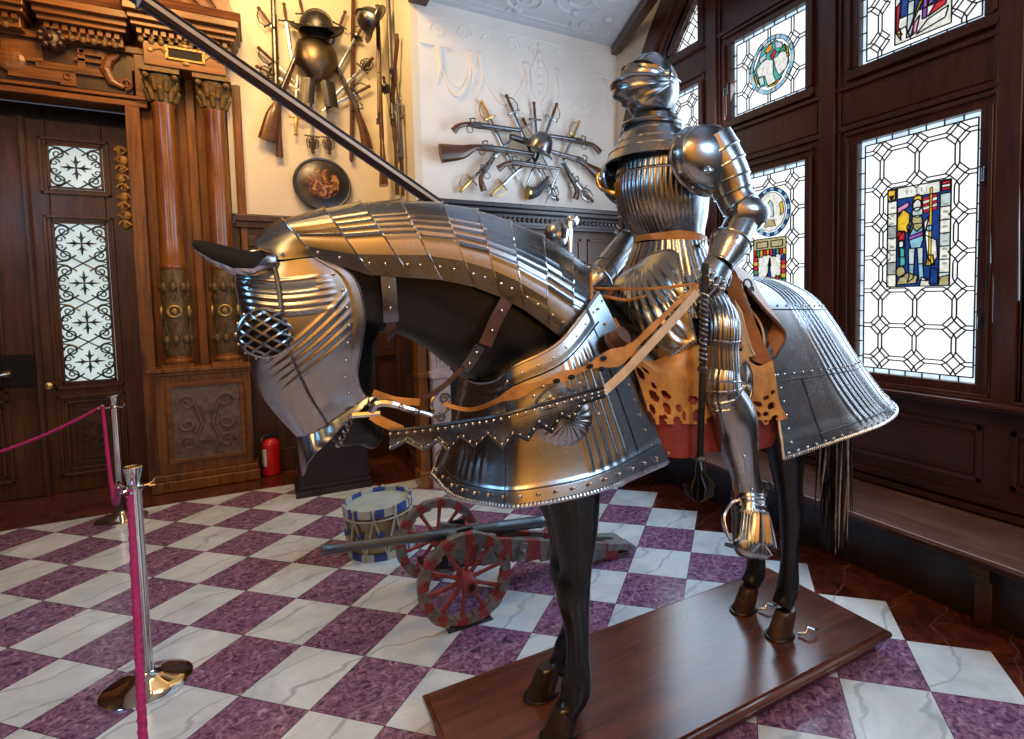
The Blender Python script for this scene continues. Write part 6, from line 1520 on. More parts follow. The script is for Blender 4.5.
o = rein([(0.902, 1.455, 1.402), (0.979, 1.445, 1.460), (1.071, 1.435, 1.541), (1.174, 1.435, 1.624), (1.279, 1.445, 1.709)], .014, 'leather_rein', M['leather_pale'], hs); o['label'] = 'pale leather rein'
rein([(1.056, 1.740, 1.731), (1.116, 1.640, 1.725), (1.179, 1.520, 1.725), (1.279, 1.450, 1.736)], .008, 'leather_rein', M['leather'], hs, None, (0, -.4, 1))
rein([(1.078, 1.720, 1.701), (1.102, 1.620, 1.686), (1.130, 1.540, 1.698)], .012, 'leather_rein', M['leather'], hs, None, (0, -.6, .8))
b = MB(); b.tube([(0.989, 1.510, 1.557), (1.001, 1.480, 1.577)], .03, 14); b.tube([(0.980, 1.520, 1.547), (0.985, 1.510, 1.554)], .036, 14); obj('saddle_roll', b, M['leather_dark'], saddle)

# ------------------------------------------------------------------ the knight: a mounted suit of armour
kn = thing('suit_of_armour', 'mounted knight in full fluted plate armour sitting on the armoured horse', 'suit of armour', (1.5, Y0, 1.70))
def limb(name, pts, rads, lames, mat_, parent, flute=(0, 0), step=.06, flat=1.0, n=40, up=(0, 1, .02), steps=6, ang=50):
    """a row of overlapping plates along a limb"""
    P = resample(cr(pts, 8), lames * steps); Rr = cr([(r_,) if not isinstance(r_, tuple) else r_ for r_ in rads], 12)
    b = MB(); k = len(P) - 1; u = V(up)
    def rad_at(t):
        q = t * (len(Rr) - 1); i = min(int(q), len(Rr) - 2); f = q - i
        a = [x * (1 - f) + y * f for x, y in zip(Rr[i], Rr[i + 1])]; return a if len(a) > 1 else (a[0], a[0] * flat)
    for L in range(lames):
        rows = []
        for j in range(steps + 2):
            i = L * steps + j; t = i / k
            if i > k: p = P[k] + (P[k] - P[k - 1]) * (i - k)
            else: p = P[i]
            d = (P[min(i + 1, k)] - P[max(min(i, k) - 1, 0)]).normalized(); w_ = d.cross(u).normalized(); u2 = w_.cross(d)
            rx, ry = rad_at(min(t, 1)); s_ = 1 + step * (j / (steps + 1))
            rows.append([p + w_ * (rx * s_ * math.cos(a) * (1 + flute[1] * math.cos(flute[0] * a))) + u2 * (ry * s_ * math.sin(a) * (1 + flute[1] * math.cos(flute[0] * a))) for a in [2 * PI * q / n for q in range(n)]])
        b.grid(rows, cv=True)
        if lames > 1: b.tube(rows[-1], .0028, 5, closed=True)
    return obj(name, b, mat_, parent, ang=ang, solid=.003)
def loft(rings, n=48, flute=None):
    """rings: centre, rx, ry, squareness in the horizontal plane"""
    rows = []
    for i, (c, rx, ry) in enumerate(rings):
        row = []
        for q in range(n):
            a = 2 * PI * q / n; k = 1 + (flute(i / (len(rings) - 1), a) if flute else 0)
            row.append((c[0] + rx * k * math.cos(a), c[1] + ry * k * math.sin(a), c[2]))
        rows.append(row)
    return rows
# padded body underneath, one continuous figure
b = MB()
T([(1.49, Y0, 1.72), (1.485, Y0, 1.9), (1.455, Y0, 2.1), (1.445, Y0, 2.25), (1.42, Y0, 2.36), (1.415, Y0, 2.48)], [(.13, .13), (.105, .115), (.125, .14), (.115, .15), (.07, .07), (.085, .085)])
SH = V((1.44, 1.60, 2.22)); EL = V((1.568, 1.500, 1.996)); WR_ = V((1.418, 1.470, 1.821)); HA = V((1.333, 1.455, 1.722))
b.tube([(1.43, Y0, 2.22), tuple(SH), tuple(EL), tuple(WR_)], [.1, .06, .045, .035], 12)
SR = V(mir(SH)); ER = V((1.520, 2.160, 1.982)); HR = V((1.240, 2.120, 1.730))
b.tube([(1.43, Y0, 2.22), tuple(SR), tuple(ER), tuple(HR)], [.1, .06, .045, .035], 12)
HL = V((1.49, 1.72, 1.74)); KL = V((1.421, 1.470, 1.373)); AL = V((1.535, 1.460, 0.953)); TL_ = V((1.470, 1.370, 0.768))
b.tube([(1.49, Y0, 1.76), tuple(HL), tuple((HL + KL) / 2 + V((0, -.03, 0))), tuple(KL), tuple(AL), tuple(AL + V((0, 0, -.03)))], [.13, .09, .075, .055, .035, .04], 12)
HR2, KR, AR_ = V(mir(HL)), V(mir(KL)), V(mir(AL)); b.tube([(1.49, Y0, 1.76), tuple(HR2), tuple((HR2 + KR) / 2 + V((0, .03, 0))), tuple(KR), tuple(AR_)], [.13, .09, .075, .055, .035], 12)
body = obj('padded_body', b, M['black'], kn)
md = body.modifiers.new('union', 'REMESH'); md.mode = 'VOXEL'; md.voxel_size = .014; md.use_smooth_shade = True

# --- helmet with bellows visor; the face looks along the horse
hc = V((1.397, 1.840, 2.533)); HS = .94; hf = V((-1, -.12, .03)).normalized(); hsd = hf.cross(V((0, 0, 1))).normalized(); hu = hsd.cross(hf)
def hp3(th, ph, rx, ry, rz): return hc + (hf * (rx * math.cos(ph) * math.cos(th)) + hsd * (ry * math.cos(ph) * math.sin(th)) + hu * (rz * math.sin(ph))) * HS
b = MB(); rows = []
for i in range(25):
    ph = R(-58 + 148 * i / 24); row = []
    for j in range(65):
        th = 2 * PI * j / 64
        comb = .002 * max(0, math.cos(4 * (abs(math.sin(th)) * math.cos(ph)) * 6)) * (1 if ph > R(25) else 0)
        k = 1 + (0 if ph > 0 else -.10 * (ph / R(58)) ** 2)
        row.append(hp3(th, ph, (.123 + comb) * k, (.108 + comb) * k, .142 + comb))
    rows.append(row)
b.grid(rows); he = obj('helmet', b, M['steel'], kn, ang=60)
cb = MB(); cb.tube([hp3(0, R(a), .123, .108, .143) if a <= 90 else hp3(PI, R(180 - a), .123, .108, .143) for a in range(20, 171, 10)], .005, 8)
for o_ in (-.035, .035): cb.tube([hc + (hf * (.124 * math.cos(R(a))) * .95 + hsd * o_ + hu * (.136 * math.sin(R(a)))) * HS for a in range(30, 160, 10)], .004, 6)
obj('crest_ridge', cb, M['steel'], he)
# visor: ridged, jutting forward to a blunt point
vs_ = MB(); rows = []
nb = 60
for i in range(nb + 1):
    t_ = i / nb; row = []
    jut = .058 * math.exp(-((t_ - .56) / .30) ** 2)
    rid = .012 * (1 - abs(((t_ * 5.0) % 1) - .5) * 2)
    for j in range(41):
        th = R(-84 + 168 * j / 40); w_ = max(0, math.cos(th * 1.05)) ** .9
        fan = .22 + .78 * w_                                # the flutes spread from the pivot towards the face
        ph = R(2 + (34 - 80 * t_) * fan)
        k = jut * w_ ** 1.8 + rid * min(1, w_ * 1.3) * (1 if .04 < t_ < .97 else 0) + .002
        dirv = (hf * math.cos(th) * math.cos(ph) + hsd * math.sin(th) * math.cos(ph) + hu * math.sin(ph) * .3)
        row.append(hp3(th, ph, .127, .112, .146) + dirv.normalized() * k)
    rows.append(row)
vs_.grid(rows); vi = obj('visor', vs_, M['steel'], he, ang=60, solid=.003)
eb = MB()
for s_ in (1, -1):
    pts = [hp3(R(s_ * a), R(2 + 27 * (.22 + .78 * math.cos(R(a)))), .134, .119, .146) + (hf * math.cos(R(a)) + hsd * s_ * math.sin(R(a))) * (.016 * math.cos(R(a))) for a in (12, 22, 32, 42, 52)]; eb.tube(pts, [.003, .006, .0065, .006, .002], 8)
obj('eye_slit', eb, M['slot'], vi)
pv = MB()
for s_ in (1, -1): 
    p = hp3(R(s_ * 84), R(8), .126, .112, .144); pv.lathe([(.0, .016), (.012, .014), (.02, .006), (.021, 0)], p, hsd * s_, 14)
obj('visor_pivot', pv, M['steel_bright'], he)
bv = MB(); rows = []
for i in range(13):
    t_ = i / 12; ph = R(-14 - 52 * t_); row = []
    for j in range(41):
        th = R(-112 + 224 * j / 40); k = .012 * max(0, math.cos(th)) * (1 - t_) + .003
        row.append(hp3(th, ph, .126 + k, .112 + k * .6, .143))
    rows.append(row)
bv.grid(rows); be_ = obj('bevor', bv, M['steel'], he, ang=60, solid=.003)
sl_ = MB(); sl_.tube([hp3(R(a), R(-14 + 18 * abs(math.sin(R(a)))), .142, .125, .146) for a in range(-112, 113, 8)], .0035, 6); obj('rolled_edge', sl_, M['steel_bright'], be_)
# --- gorget
nk = hc + V((.0, 0, -.105))
g = [(nk + V((.012, 0, -.01)), .092, .095), (nk + V((.005, 0, -.03)), .106, .105), (nk + V((.0, 0, -.045)), .122, .118)]
b = MB(); b.grid(loft(g, 40), cv=True); cf_ = [nk + V((0, 0, -.045)) + V((.122 * math.cos(a), .118 * math.sin(a), 0)) for a in [2 * PI * q / 40 for q in range(40)]]; b.tube(cf_, .007, 8, closed=True)
go = obj('gorget', b, M['steel'], kn, solid=.003)
b = MB(); g = [(nk + V((.0, 0, -.04)), .102, .104), (nk + V((.0, 0, -.075)), .118, .13), (nk + V((-.004, 0, -.115)), .138, .165), (nk + V((-.008, 0, -.15)), .158, .198), (nk + V((-.012, 0, -.19)), .17, .21)]
b.grid(loft(g, 48), cv=True); obj('gorget_lames', b, M['steel'], go, solid=.003)
b = MB()
for g_ in g[1:4]: b.tube([g_[0] + V((g_[1] * 1.005 * math.cos(a), g_[2] * 1.005 * math.sin(a), 0)) for a in [2 * PI * q / 40 for q in range(40)]], .0035, 6, closed=True)
obj('rolled_edge', b, M['steel_bright'], go)
# --- breast and back
def br_f(t, a):
    c = -math.cos(a)                       # +1 at the front
    if c < -.05: return 0
    fan = max(0, min(1, (t - .08) * 7)) * max(0, min(1, (.86 - t) * 6)) * min(1, (c + .05) * 3)
    return .02 * fan * (abs(math.cos(a * 26)) ** .7 - .5)
rg_ = cr([(1.485, 1.925, .132, .148), (1.47, 1.965, .145, .158), (1.455, 2.03, .172, .178), (1.445, 2.11, .186, .19), (1.442, 2.19, .178, .196), (1.44, 2.27, .162, .192), (1.44, 2.33, .125, .15)], 5)
b = MB(); b.grid(loft([((x, Y0, z), rx, ry) for x, z, rx, ry in rg_], 420, br_f), cv=True); bp_ = obj('breastplate', b, M['steel'], kn, ang=60, solid=.003)
b = MB()
for i in (1, 20):
    x, z, rx, ry = rg_[i]; b.tube([(x + rx * 1.02 * math.cos(a), Y0 + ry * 1.02 * math.sin(a), z) for a in [2 * PI * q / 48 for q in range(48)]], .006, 6, closed=True)
b.tube([(rg_[24][0] - .15 , Y0 - .16 * q, 2.262 + .004 * abs(q)) for q in (-1, -.8, -.4, 0, .4, .8, 1)], .007, 6)
obj('rolled_edge', b, M['steel_bright'], bp_)
b = MB(); b.tube(cr([(1.276, 1.900, 2.147), (1.274, 1.920, 2.122), (1.248, 1.940, 2.128), (1.228, 1.970, 2.148), (1.218, 1.980, 2.181), (1.228, 1.980, 2.207)], 5), [.011] * 10 + [.009] * 10 + [.007] * 6, 8); b.box((1.270, 1.900, 2.131), (.02, .03, .06)); lr = obj('lance_rest', b, M['brass'], bp_); lr['label'] = 'brass lance rest hook'
# belt and fauld
b = MB(); rows = [[(1.482 + (.139 + .004) * math.cos(a), Y0 + .158 * math.sin(a), z - .018 * math.cos(a)) for a in [2 * PI * q / 48 for q in range(48)]] for z in (1.905, 1.945)]
b.grid(rows, cv=True); be2 = obj('waist_belt', b, M['leather'], kn, solid=.006); be2['label'] = 'tan leather belt'
b = MB()
for L in range(4):
    z0 = 1.915 - .034 * L; rx, ry = .142 + .014 * L, .160 + .016 * L
    b.grid(loft([((1.478, Y0, z0), rx, ry), ((1.478, Y0, z0 - .02), rx + .006, ry + .007), ((1.478, Y0, z0 - .042), rx + .013, ry + .014)], 160, lambda t, a: .012 * math.cos(40 * a)), cv=True)
fa = obj('fauld', b, M['steel'], kn, ang=60, solid=.003)
b = MB(); b.bar((1.471, 1.660, 1.889), (1.520, 1.680, 1.904), .03, .012); b.ring((1.497, 1.655, 1.901), .014, .003, (.4, -1, 0), 12, 5); obj('buckle', b, M['steel_bright'], fa)
for sy in (-1, 1):
    b = MB(); g = surf([[(1.36, Y0 + sy * .05, 1.80), (1.37, Y0 + sy * .14, 1.80), (1.42, Y0 + sy * .2, 1.80), (1.5, Y0 + sy * .22, 1.80)], [(1.33, Y0 + sy * .08, 1.71), (1.34, Y0 + sy * .19, 1.71), (1.41, Y0 + sy * .26, 1.70), (1.5, Y0 + sy * .28, 1.71)], [(1.34, Y0 + sy * .13, 1.63), (1.35, Y0 + sy * .23, 1.62), (1.42, Y0 + sy * .3, 1.61), (1.5, Y0 + sy * .31, 1.63)]], 6, 14)
    g = displace(g, lambda u, v: .004 * math.cos(v * 60), sy); b.grid(g); obj('tasset', b, M['steel'], fa, ang=60, solid=.003)
# --- pauldrons
def pauldron(sy):
    p = lambda x, y, z: V((x, y if sy < 0 else 2 * Y0 - y, z))
    c = p(1.445, 1.60, 2.205) if sy < 0 else p(1.46, 1.63, 2.225)
    b = MB(); rows = []
    for i in range(13):
        t_ = i / 12; row = []
        for j in range(37):
            a = 2 * PI * j / 36; rr_ = math.sin(t_ * PI * .52)
            e = V((math.cos(a) * (.168 if math.cos(a) < 0 else .15), 0, math.sin(a) * (.115 if math.sin(a) > 0 else .135))) * rr_
            out = .10 * math.cos(t_ * PI * .5) ** .8
            row.append(c + e + V((0, sy * (out + .01), .02 * out)) + V((.01, 0, 0)))
        rows.append(row)
    b.grid(rows, cv=True)
    o = obj('pauldron', b, M['steel'], kn, ang=60, solid=.003)
    e = MB(); e.tube(rows[-1][:-1], .007, 6, closed=True); e.tube([x + V((0, sy * .004, 0)) for x in rows[9][:-1]], .0035, 6, closed=True); obj('rolled_edge', e, M['steel_bright'], o)
    e = MB()
    for j in range(0, 36, 3): e.ell(rows[11][j] + V((0, sy * .005, 0)), .006, 8, 5)
    obj('rivets', e, M['steel_bright'], o)
    return o
pl_ = pauldron(-1); pr_ = pauldron(1)
b = MB(); b.lathe([(0, .02), (.01, .018), (.016, .006), (.018, 0)], (1.359, 1.475, 2.128), (0, -1, 0), 12); obj('boss_rivet', b, M['steel_bright'], pl_)
# --- arms
def arm(S_, E_, W_, sgn):
    d = (E_ - S_); ua = obj
    o1 = limb('rerebrace', [S_ + V((.02, sgn * .02, .045)), S_.lerp(E_, .35) + V((.03, sgn * .02, .01)), S_.lerp(E_, .7) + V((.012, 0, 0)), E_], [.09, .08, .067, .06], 6, M['steel'], kn, step=.08)
    o3 = limb('vambrace', [E_, E_.lerp(W_, .5), W_], [.058, .054, .046], 2, M['steel'], kn, step=.05)
    b = MB(); fwd = ((W_ - E_).normalized() + (S_ - E_).normalized()).normalized(); b.ell(E_ - fwd * .012, (.068, .066, .07), 20, 12)
    cw = obj('couter', b, M['steel'], kn)
    b = MB(); n_ = V((0, sgn, 0)); q0 = E_ + n_ * .05
    b.grid([[q0 + (fwd * (.07 * math.cos(v)) + fwd.cross(n_) * (.05 * math.sin(v))) * t_ + n_ * (.012 + .018 * (1 - t_ * t_)) + fwd * .02 for v in [2 * PI * q / 20 for q in range(20)]] for t_ in (.02, .3, .55, .8, 1)], cv=True); obj('couter_wing', b, M['steel'], cw, solid=.004)
    e = MB(); e.ell(E_ + V((0, sgn * .066, 0)), .009, 8, 6); e.ell(E_ - fwd * .075, .012, 8, 6); obj('rivets', e, M['steel_bright'], cw)
    return o1
arm(SH, EL, WR_, -1); arm(SR, ER, HR, 1)
# --- gauntlets
def gauntlet(E_, W_, H_, sgn, curl):
    d = (W_ - E_).normalized()
    b = MB(); rows = []; s_ = d.cross(V((0, 0, 1))).normalized(); u_ = s_.cross(d)
    for t_, r_ in ((-.085, .072), (-.075, .073), (-.04, .064), (0, .053), (.025, .048)):
        rows.append([W_ + d * t_ + (s_ * math.cos(a) + u_ * math.sin(a)) * r_ for a in [2 * PI * q / 32 for q in range(32)]])
    b.grid(rows, cv=True); b.tube(rows[0], .005, 6, closed=True)
    cuff = obj('gauntlet', b, M['steel'], kn, solid=.003)
    e = MB(); e.rivets([W_ + d * -.062 + (s_ * math.cos(a) + u_ * math.sin(a)) * .073 for a in [2 * PI * q / 10 for q in range(10)]], .005); obj('rivets', e, M['steel_bright'], cuff)
    # back of the hand in plates, fingers closed round what they hold
    m = (W_ + H_) / 2; hd = (H_ - W_).normalized(); n_ = V((-.25, sgn, .1)).normalized(); n_ = (n_ - hd * n_.dot(hd)).normalized(); w_ = hd.cross(n_)
    b = MB(); rows = []
    for t_, wd in ((-.01, .046), (.02, .052), (.05, .055), (.078, .052), (.095, .045)):
        rows.append([W_ + hd * t_ + w_ * (wd * math.sin(a)) + n_ * (.034 * math.cos(a)) for a in [R(-105 + 210 * q / 14) for q in range(15)]])
    b.grid(rows); obj('hand_plate', b, M['steel'], cuff, solid=.003)
    for f in range(4):
        o_ = (-.036 + .024 * f); L = (.9, 1.0, .97, .82)[f]
        p0 = W_ + hd * .085 + w_ * o_ + n_ * .022; p1 = p0 + hd * .036 * L + n_ * .004; p2 = p1 + hd * .022 * L - n_ * .024; p3 = p2 - hd * .012 * L - n_ * .022
        b = MB(); b.tube(cr([tuple(p0), tuple(p1), tuple(p2), tuple(p3)], 4), [.0125, .012, .0118, .0122, .0128, .012, .0115, .012, .0122, .0112, .0105, .0095, .008], 10)
        for q in (p0, p1, p2): b.ell(q, .0142, 10, 6)
        obj('finger', b, M['steel'], cuff)
    t0 = W_ + hd * .03 - w_ * .045 - n_ * .0; b = MB(); b.tube(cr([tuple(t0), tuple(t0 + hd * .035 - w_ * .014 - n_ * .012), tuple(t0 + hd * .066 + w_ * .004 - n_ * .03)], 4), [.015, .015, .0148, .014, .0138, .013, .0125, .012, .009], 10); b.ell(t0 + hd * .035 - w_ * .014 - n_ * .012, .0155, 10, 6); obj('thumb', b, M['steel'], cuff)
    return cuff
gauntlet(EL, WR_, HA, -1, 1); gauntlet(ER, HR, HR + (HR - ER).normalized() * .09, 1, 1)
# --- legs
def leg(sgn):
    F_ = (lambda p: V(p)) if sgn < 0 else (lambda p: V(mir(p)))
    H_, K_, A_, T_ = [F_(p) for p in (HL, KL, AL, TL_)]
    K2 = F_((1.432, 1.490, 1.614)); K3 = F_((1.421, 1.475, 1.499))
    cu = limb('cuisse', [H_ + V((0, sgn * .02, -.02)), K2, K3, K_ + V((0, 0, .04))], [.078, .062, .056, .056], 3, M['steel'], kn, flute=(22, .025), step=.04, n=132)
    po = limb('poleyn', [K_ + V((0, 0, .055)), K_ + V((-.006, 0, .02)), K_ + V((-.006, 0, -.02)), K_ + V((.004, 0, -.065))], [.058, .064, .066, .062], 4, M['steel'], kn, flute=(18, .02), step=.05, n=108)
    b = MB(); c = K_ + V((.068, sgn * .03, .0)); rows = []
    for i in range(7):
        t_ = i / 6; rows.append([c + V((math.cos(a) * .045 * t_, sgn * (.012 * (1 - t_) + .008 * abs(math.sin(a))), math.sin(a) * .085 * t_ * (1 - .25 * abs(math.cos(a))))) for a in [2 * PI * q / 24 for q in range(24)]])
    b.grid(rows, cv=True); b.tube(rows[-1], .004, 6, closed=True); obj('poleyn_wing', b, M['steel'], po, solid=.003)
    M1 = K_.lerp(A_, .3) + V((.012, 0, 0)); M2 = K_.lerp(A_, .7) + V((.008, 0, 0))
    gr = limb('greave', [K_ + V((.002, 0, -.035)), M1, M2, A_ + V((0, 0, .02)), A_ + V((0, 0, -.02))], [.07, .084, .07, .052, .055], 1, M['steel'], kn, step=0, steps=24)
    b = MB(); b.tube(cr([tuple(K_ + V((.06, -sgn * .02, -.08))), tuple(M1 + V((.06, -sgn * .03, 0))), tuple(M2 + V((.05, -sgn * .02, 0))), tuple(A_ + V((.045, -sgn * .02, .0)))], 4), .004, 6)
    for t_ in (.1, .35, .6, .9): b.ell(K_.lerp(A_, t_) + V((-.03, sgn * .06, 0)), .006, 8, 5)
    obj('rivets', b, M['steel_bright'], gr)
    # sabaton: broad fluted toe pointing down and out
    fd = (T_ - A_).normalized(); sd_ = fd.cross(V((0, sgn, .2))).normalized(); un = sd_.cross(fd) * 1.0
    if un.y * sgn < 0: un = -un
    Lf = (T_ - A_).length
    b = MB(); rows = []
    prof = [(-.12, .046, .05), (.0, .054, .055), (.15, .056, .056), (.3, .06, .056), (.5, .068, .052), (.7, .078, .046), (.86, .082, .04), (.97, .074, .034), (1.03, .055, .026), (1.05, .02, .01)]
    for t_, w_, h_ in cr(prof, 4):
        st_ = .003 * ((t_ * 9) % 1) if t_ < .35 else 0
        rows.append([A_ + fd * (Lf * t_) + sd_ * ((w_ + st_) * math.copysign(abs(math.cos(a)) ** .7, math.cos(a))) + un * ((h_ + st_ + (.0035 * math.cos(a * 30) if .3 < t_ < .85 and math.sin(a) > 0 else 0)) * math.copysign(abs(math.sin(a)) ** .75, math.sin(a))) for a in [2 * PI * q / 120 for q in range(120)]])
    b.grid(rows, cv=True); sb = obj('sabaton', b, M['steel'], kn, ang=60)
    b = MB()
    for t_, w_, h_ in ((.1, .058, .06), (.22, .06, .06), (.32, .064, .06)):
        b.tube([A_ + fd * (Lf * t_) + sd_ * (w_ * math.cos(a)) + un * (h_ * math.sin(a)) for a in [R(q) for q in range(0, 181, 12)]], .0045, 6)
    for k in (-1, 0, 1):
        b.tube([A_ + fd * (Lf * (.98 - .13 * (1 - abs(k)) * 0 - .0)) + sd_ * (.05 * k) + un * .04, A_ + fd * (Lf * .84) + sd_ * (.012 * k) + un * .047], .004, 6)
    obj('rolled_edge', b, M['steel_bright'], sb)
    b = MB(); c = A_ + V((0, 0, .0)); b.tube([c + V((.052 * math.cos(a), .056 * math.sin(a), .004 * math.sin(2 * a))) for a in [2 * PI * q / 28 for q in range(28)]], .008, 6, closed=True); sp = obj('spur_strap', b, M['leather_dark'], sb)
    b = MB(); b.tube([c + V((.05, sgn * .04, 0)), c + V((.07, sgn * .02, 0)), c + V((.10, 0, .01))], [.008, .008, .006], 8); b.tube([c + V((.05, -sgn * .04, 0)), c + V((.09, 0, 0))], .007, 8); b.lathe([(0, .004), (.016, 0), (0, -.004)], c + V((.11, 0, .01)), (0, 1, 0), 8); b.ell(c + V((-.03, sgn * .05, 0)), .011, 8, 6); obj('spur', b, M['steel_dark'], sp)
leg(-1); leg(1)

# ------------------------------------------------------------------ mace hanging from the left hand
mt = V((1.310, 1.440, 1.725)); mb_ = V((1.278, 1.440, 0.999)); md_ = (mb_ - mt).normalized(); ML = (mb_ - mt).length
mc = thing('flanged_mace', 'long dark flanged mace hanging head down from the knight left gauntlet', 'mace', mt)
b = MB(); b.tube([mt - md_ * .08, mt, mt + md_ * ML * .82], [.0125, .0125, .0115], 14); shf = obj('shaft', b, M['iron'], mc)
b = MB()
for s0 in range(2):
    b.tube([mt + md_ * (.02 + .24 * k / 60) + (V((1, 0, 0)) * math.cos(k * .75 + s0 * PI) + V((0, 1, 0)) * math.sin(k * .75 + s0 * PI)) * .013 for k in range(61)], .0035, 5)
obj('spiral_grip', b, M['steel'], shf)
b = MB(); b.lathe([(.012, 0), (.02, .008), (.02, .016), (.012, .024)], mt + md_ * .27, md_, 16); b.lathe([(.012, 0), (.022, .01), (.016, .02)], mt + md_ * ML * .80, md_, 16); obj('collar', b, M['steel_dark'], shf)
b = MB(); b.tube([mt + md_ * ML * .8, mt + md_ * ML], [.014, .016], 12); 
hd_ = obj('mace_head', b, M['iron'], mc)
for k in range(7):
    a = 2 * PI * k / 7; e = V((math.cos(a), math.sin(a), 0)); f = MB()
    f.prism([(.0, .010), (.0, .012), (.03, .026), (.05, .024), (.085, .056), (.105, .048), (.12, .05), (.14, .022), (.145, .010)], mt + md_ * ML * .82 + e.cross(md_) * -.003, md_, e, .006); obj('flange', f, M['iron'], hd_, smooth=False)

# ------------------------------------------------------------------ lance, couched forward over the horse's neck
LT = V((-.245, 1.933, 2.522)); LH = V((1.239, 2.130, 1.655)); ld = (LH - LT).normalized()
ln = thing('jousting_lance', 'long fluted dark lance with pale stripes slanting up over the horse neck', 'lance', LH)
b = MB(); A0_ = LT - ld * .35; B0_ = LH + ld * .45; s_ = ld.cross(V((0, 0, 1))).normalized(); u_ = s_.cross(ld)
nl = 12
for k in range(nl):
    b.mi = (1, 0, 0, 2, 0, 0)[k % 6]
    a0, a1 = 2 * PI * (k - .5) / nl, 2 * PI * (k + .5) / nl
    rr_ = lambda k_: .0225 if k_ % 2 else .0225
    P = [[p + (s_ * math.cos(a) + u_ * math.sin(a)) * r_ for a, r_ in ((a0, .0225), ((a0 + a1) / 2, .0205 if k % 2 else .0225), (a1, .0225))] for p in (A0_, B0_)]
    b.grid(P)
sh3 = obj('shaft', b, [plain('dark_lance_wood', (.02, .012, .016), .3, 0, .3, 20), plain('pale_lance_stripe', (.5, .46, .4), .35, .1, .15, 20), plain('blue_grey_lance_stripe', (.18, .2, .28), .35, .2, .15, 20)], ln, ang=20)
b = MB()
for q in (.0, .05): b.ring(LT - ld * q, .024, .006, ld, 20, 6)
obj('iron_ring', b, M['steel_bright'], ln)
b = MB(); b.lathe([(.03, -.14), (.05, -.10), (.075, -.03), (.09, 0), (.085, .004), (.045, -.06), (.03, -.09)], LH - ld * .02, ld, 28); obj('hand_guard', b, M['steel_dark'], ln)

# ------------------------------------------------------------------ second suit of armour standing by the fireplace
ax2, ay2 = 2.2, 4.25
fa2 = thing('suit_of_armour', 'second standing suit of armour by the mantelpiece, mostly hidden behind the horse neck', 'suit of armour', (ax2, ay2, 0))
b = MB(); b.bx(ax2 - .22, ax2 + .22, ay2 - .22, ay2 + .22, 0, .42); b.bx(ax2 - .25, ax2 + .25, ay2 - .25, ay2 + .25, .42, .47); obj('stand', b, M['black_wood'], fa2, smooth=False, bevel=.006)
b = MB()
for sx in (-1, 1):
    b.tube(cr([(ax2 + sx * .1, ay2 - .05, .47), (ax2 + sx * .1, ay2, .8), (ax2 + sx * .1, ay2 - .01, 1.0), (ax2 + sx * .1, ay2, 1.4)], 4), [.05, .05, .055, .06, .06, .055, .055, .06, .065, .07, .08, .09, .09], 14); b.ell((ax2 + sx * .1, ay2 - .1, .5), (.05, .13, .04), 14, 8)
obj('leg_harness', b, M['steel_dark'], fa2)
b = MB(); b.grid(loft([((ax2, ay2, z), rx, ry) for z, rx, ry in ((1.36, .2, .15), (1.48, .16, .12), (1.55, .15, .12), (1.75, .2, .16), (1.92, .19, .14), (2.0, .1, .09), (2.08, .08, .08))], 32), cv=True); obj('cuirass', b, M['steel_dark'], fa2)
b = MB()
for sx in (-1, 1):
    b.ell((ax2 + sx * .23, ay2, 1.92), (.1, .1, .1), 18, 10); b.tube([(ax2 + sx * .25, ay2, 1.88), (ax2 + sx * .3, ay2 - .02, 1.62), (ax2 + sx * .26, ay2 - .2, 1.42)], [.06, .05, .04], 12)
obj('arm_harness', b, M['steel_dark'], fa2)
b = MB(); b.ell((ax2, ay2, 2.22), (.11, .13, .14), 20, 12); b.tube([(ax2, ay2 - .13, 2.2), (ax2 + .0, ay2 - .155, 2.26), (ax2, ay2 - .1, 2.35)], [.03, .03, .012], 8)
h2 = obj('helmet', b, M['steel'], fa2)
b = MB(); b.tube([(ax2 + .06, ay2 - .1, 2.06), (ax2 + .07, ay2 - .11, 2.25), (ax2 + .07, ay2 - .1, 2.34)], .022, 10); b.ell((ax2 + .13, ay2 - .05, 2.36), (.06, .06, .06), 14, 8); obj('plume_holder', b, M['steel_bright'], h2)

# ------------------------------------------------------------------ light and camera
w = bpy.data.worlds.new('World'); scene.world = w; w.use_nodes = True
bg = w.node_tree.nodes['Background']; bg.inputs[0].default_value = (0.5, 0.6, 0.8, 1); bg.inputs[1].default_value = 0.12
def area(name, loc, tgt, size, e, c, sy=None):
    l = bpy.data.lights.new(name, 'AREA'); l.energy = e; l.color = c; l.size = size
    if sy: l.shape = 'RECTANGLE'; l.size_y = sy
    o = bpy.data.objects.new(name, l); col.objects.link(o); o.location = loc
    o.rotation_euler = (V(tgt) - V(loc)).to_track_quat('-Z', 'Y').to_euler(); return o
def spot(name, loc, tgt, e, c, ang, blend=0.6, r=0.1):
    l = bpy.data.lights.new(name, 'SPOT'); l.energy = e; l.color = c; l.spot_size = R(ang); l.spot_blend = blend; l.shadow_soft_size = r
    o = bpy.data.objects.new(name, l); col.objects.link(o); o.location = loc
    o.rotation_euler = (V(tgt) - V(loc)).to_track_quat('-Z', 'Y').to_euler(); return o
WARM = (1.0, 0.62, 0.24)
area('wall_lamp', (0.1, 4.6, 5.0), (0.3, 6.4, 3.4), 0.7, 62, WARM)
area('door_warm_fill', (-0.9, 4.9, 4.7), (-1.0, 6.4, 3.2), 0.5, 36, (1.0, 0.52, 0.16))  # unseen area light added to warm and brighten the doorcase
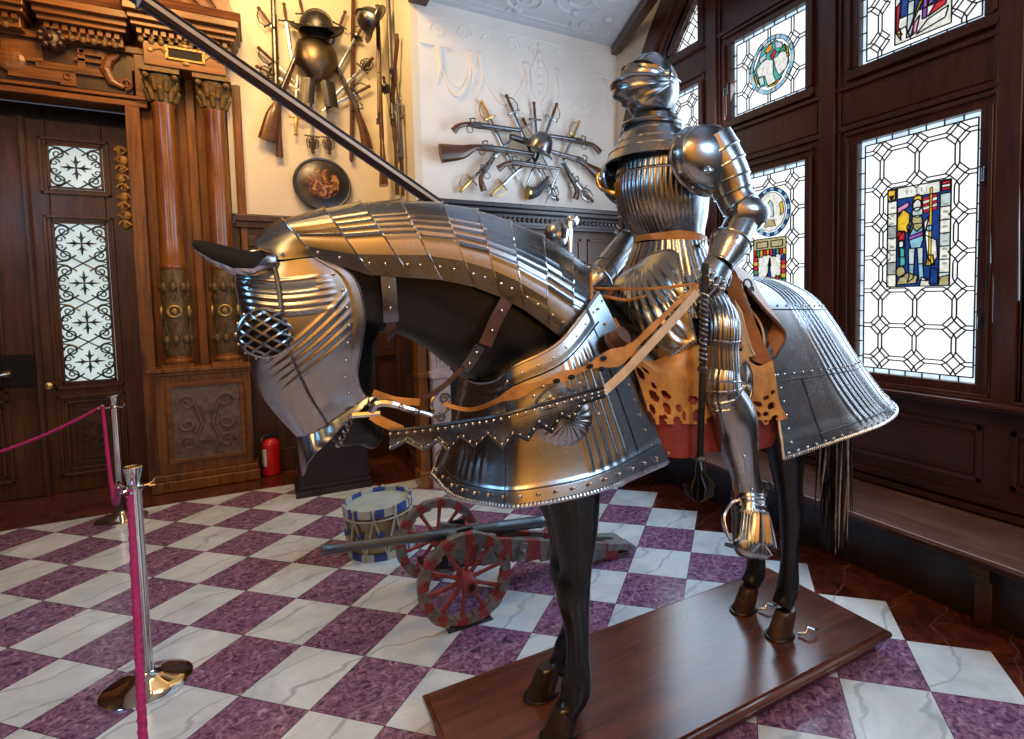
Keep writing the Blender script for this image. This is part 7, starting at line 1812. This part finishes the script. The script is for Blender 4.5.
area('armour_gold_fill', (-1.6, -0.3, 3.6), (0.7, 1.9, 1.2), 1.0, 22, WARM)  # area light added for gold reflections on the armour; no fixture hangs here
area('back_wall_warm_fill', (-0.8, -1.2, 4.9), (-0.6, -2.6, 2.6), 1.4, 175, (1.0, 0.63, 0.25))  # added to turn the unseen back wall gold for the armour to reflect
area('window_daylight', (3.36, 2.4, 2.3), (0.0, 2.2, 2.1), 3.4, 88, (0.58, 0.79, 1.0), 2.2)
area('north_window_daylight', (3.30, 3.6, 2.6), (1.9, 5.2, 3.2), 0.8, 24, (0.78, 0.88, 1.0), 1.8)
area('left_cool_fill', (-3.1, 2.2, 2.9), (-0.2, 2.9, 0.0), 1.4, 55, (0.3, 0.64, 1.0))  # cool area light added to blue the left floor; this wall has no window
area('rear_cool_fill', (2.4, -2.2, 3.6), (0.9, 2.2, 0.0), 1.2, 66, (0.45, 0.72, 1.0))  # added cool fill before the solid back wall, for a bluer floor

cd = bpy.data.cameras.new('camera'); cam = bpy.data.objects.new('camera', cd); col.objects.link(cam)
F_PX = 554.277; PITCH = 0.0592033; ROLL = -0.0183917; YAW = R(-30.008)
fw = V((-math.sin(YAW) * math.cos(PITCH), math.cos(YAW) * math.cos(PITCH), -math.sin(PITCH)))
rt = V((math.cos(YAW), math.sin(YAW), 0)); u0 = rt.cross(fw)
r2 = rt * math.cos(ROLL) + u0 * math.sin(ROLL); u2 = u0 * math.cos(ROLL) - rt * math.sin(ROLL)
cam.matrix_world = Matrix(((r2.x, u2.x, -fw.x, 0), (r2.y, u2.y, -fw.y, 0), (r2.z, u2.z, -fw.z, 1.69593), (0, 0, 0, 1)))
cd.sensor_fit = 'HORIZONTAL'; cd.sensor_width = 36; cd.lens = F_PX / 1024 * 36
cd.shift_x = (512 - 584.5846) / 1024; cd.shift_y = (330.71 - 369.5) / 1024
cd.clip_start = 0.05; scene.camera = cam
scene.view_settings.view_transform = 'Standard'; scene.view_settings.look = 'None'
scene.view_settings.exposure = 0.0; scene.view_settings.gamma = 1.0; scene.view_settings.use_curve_mapping = False
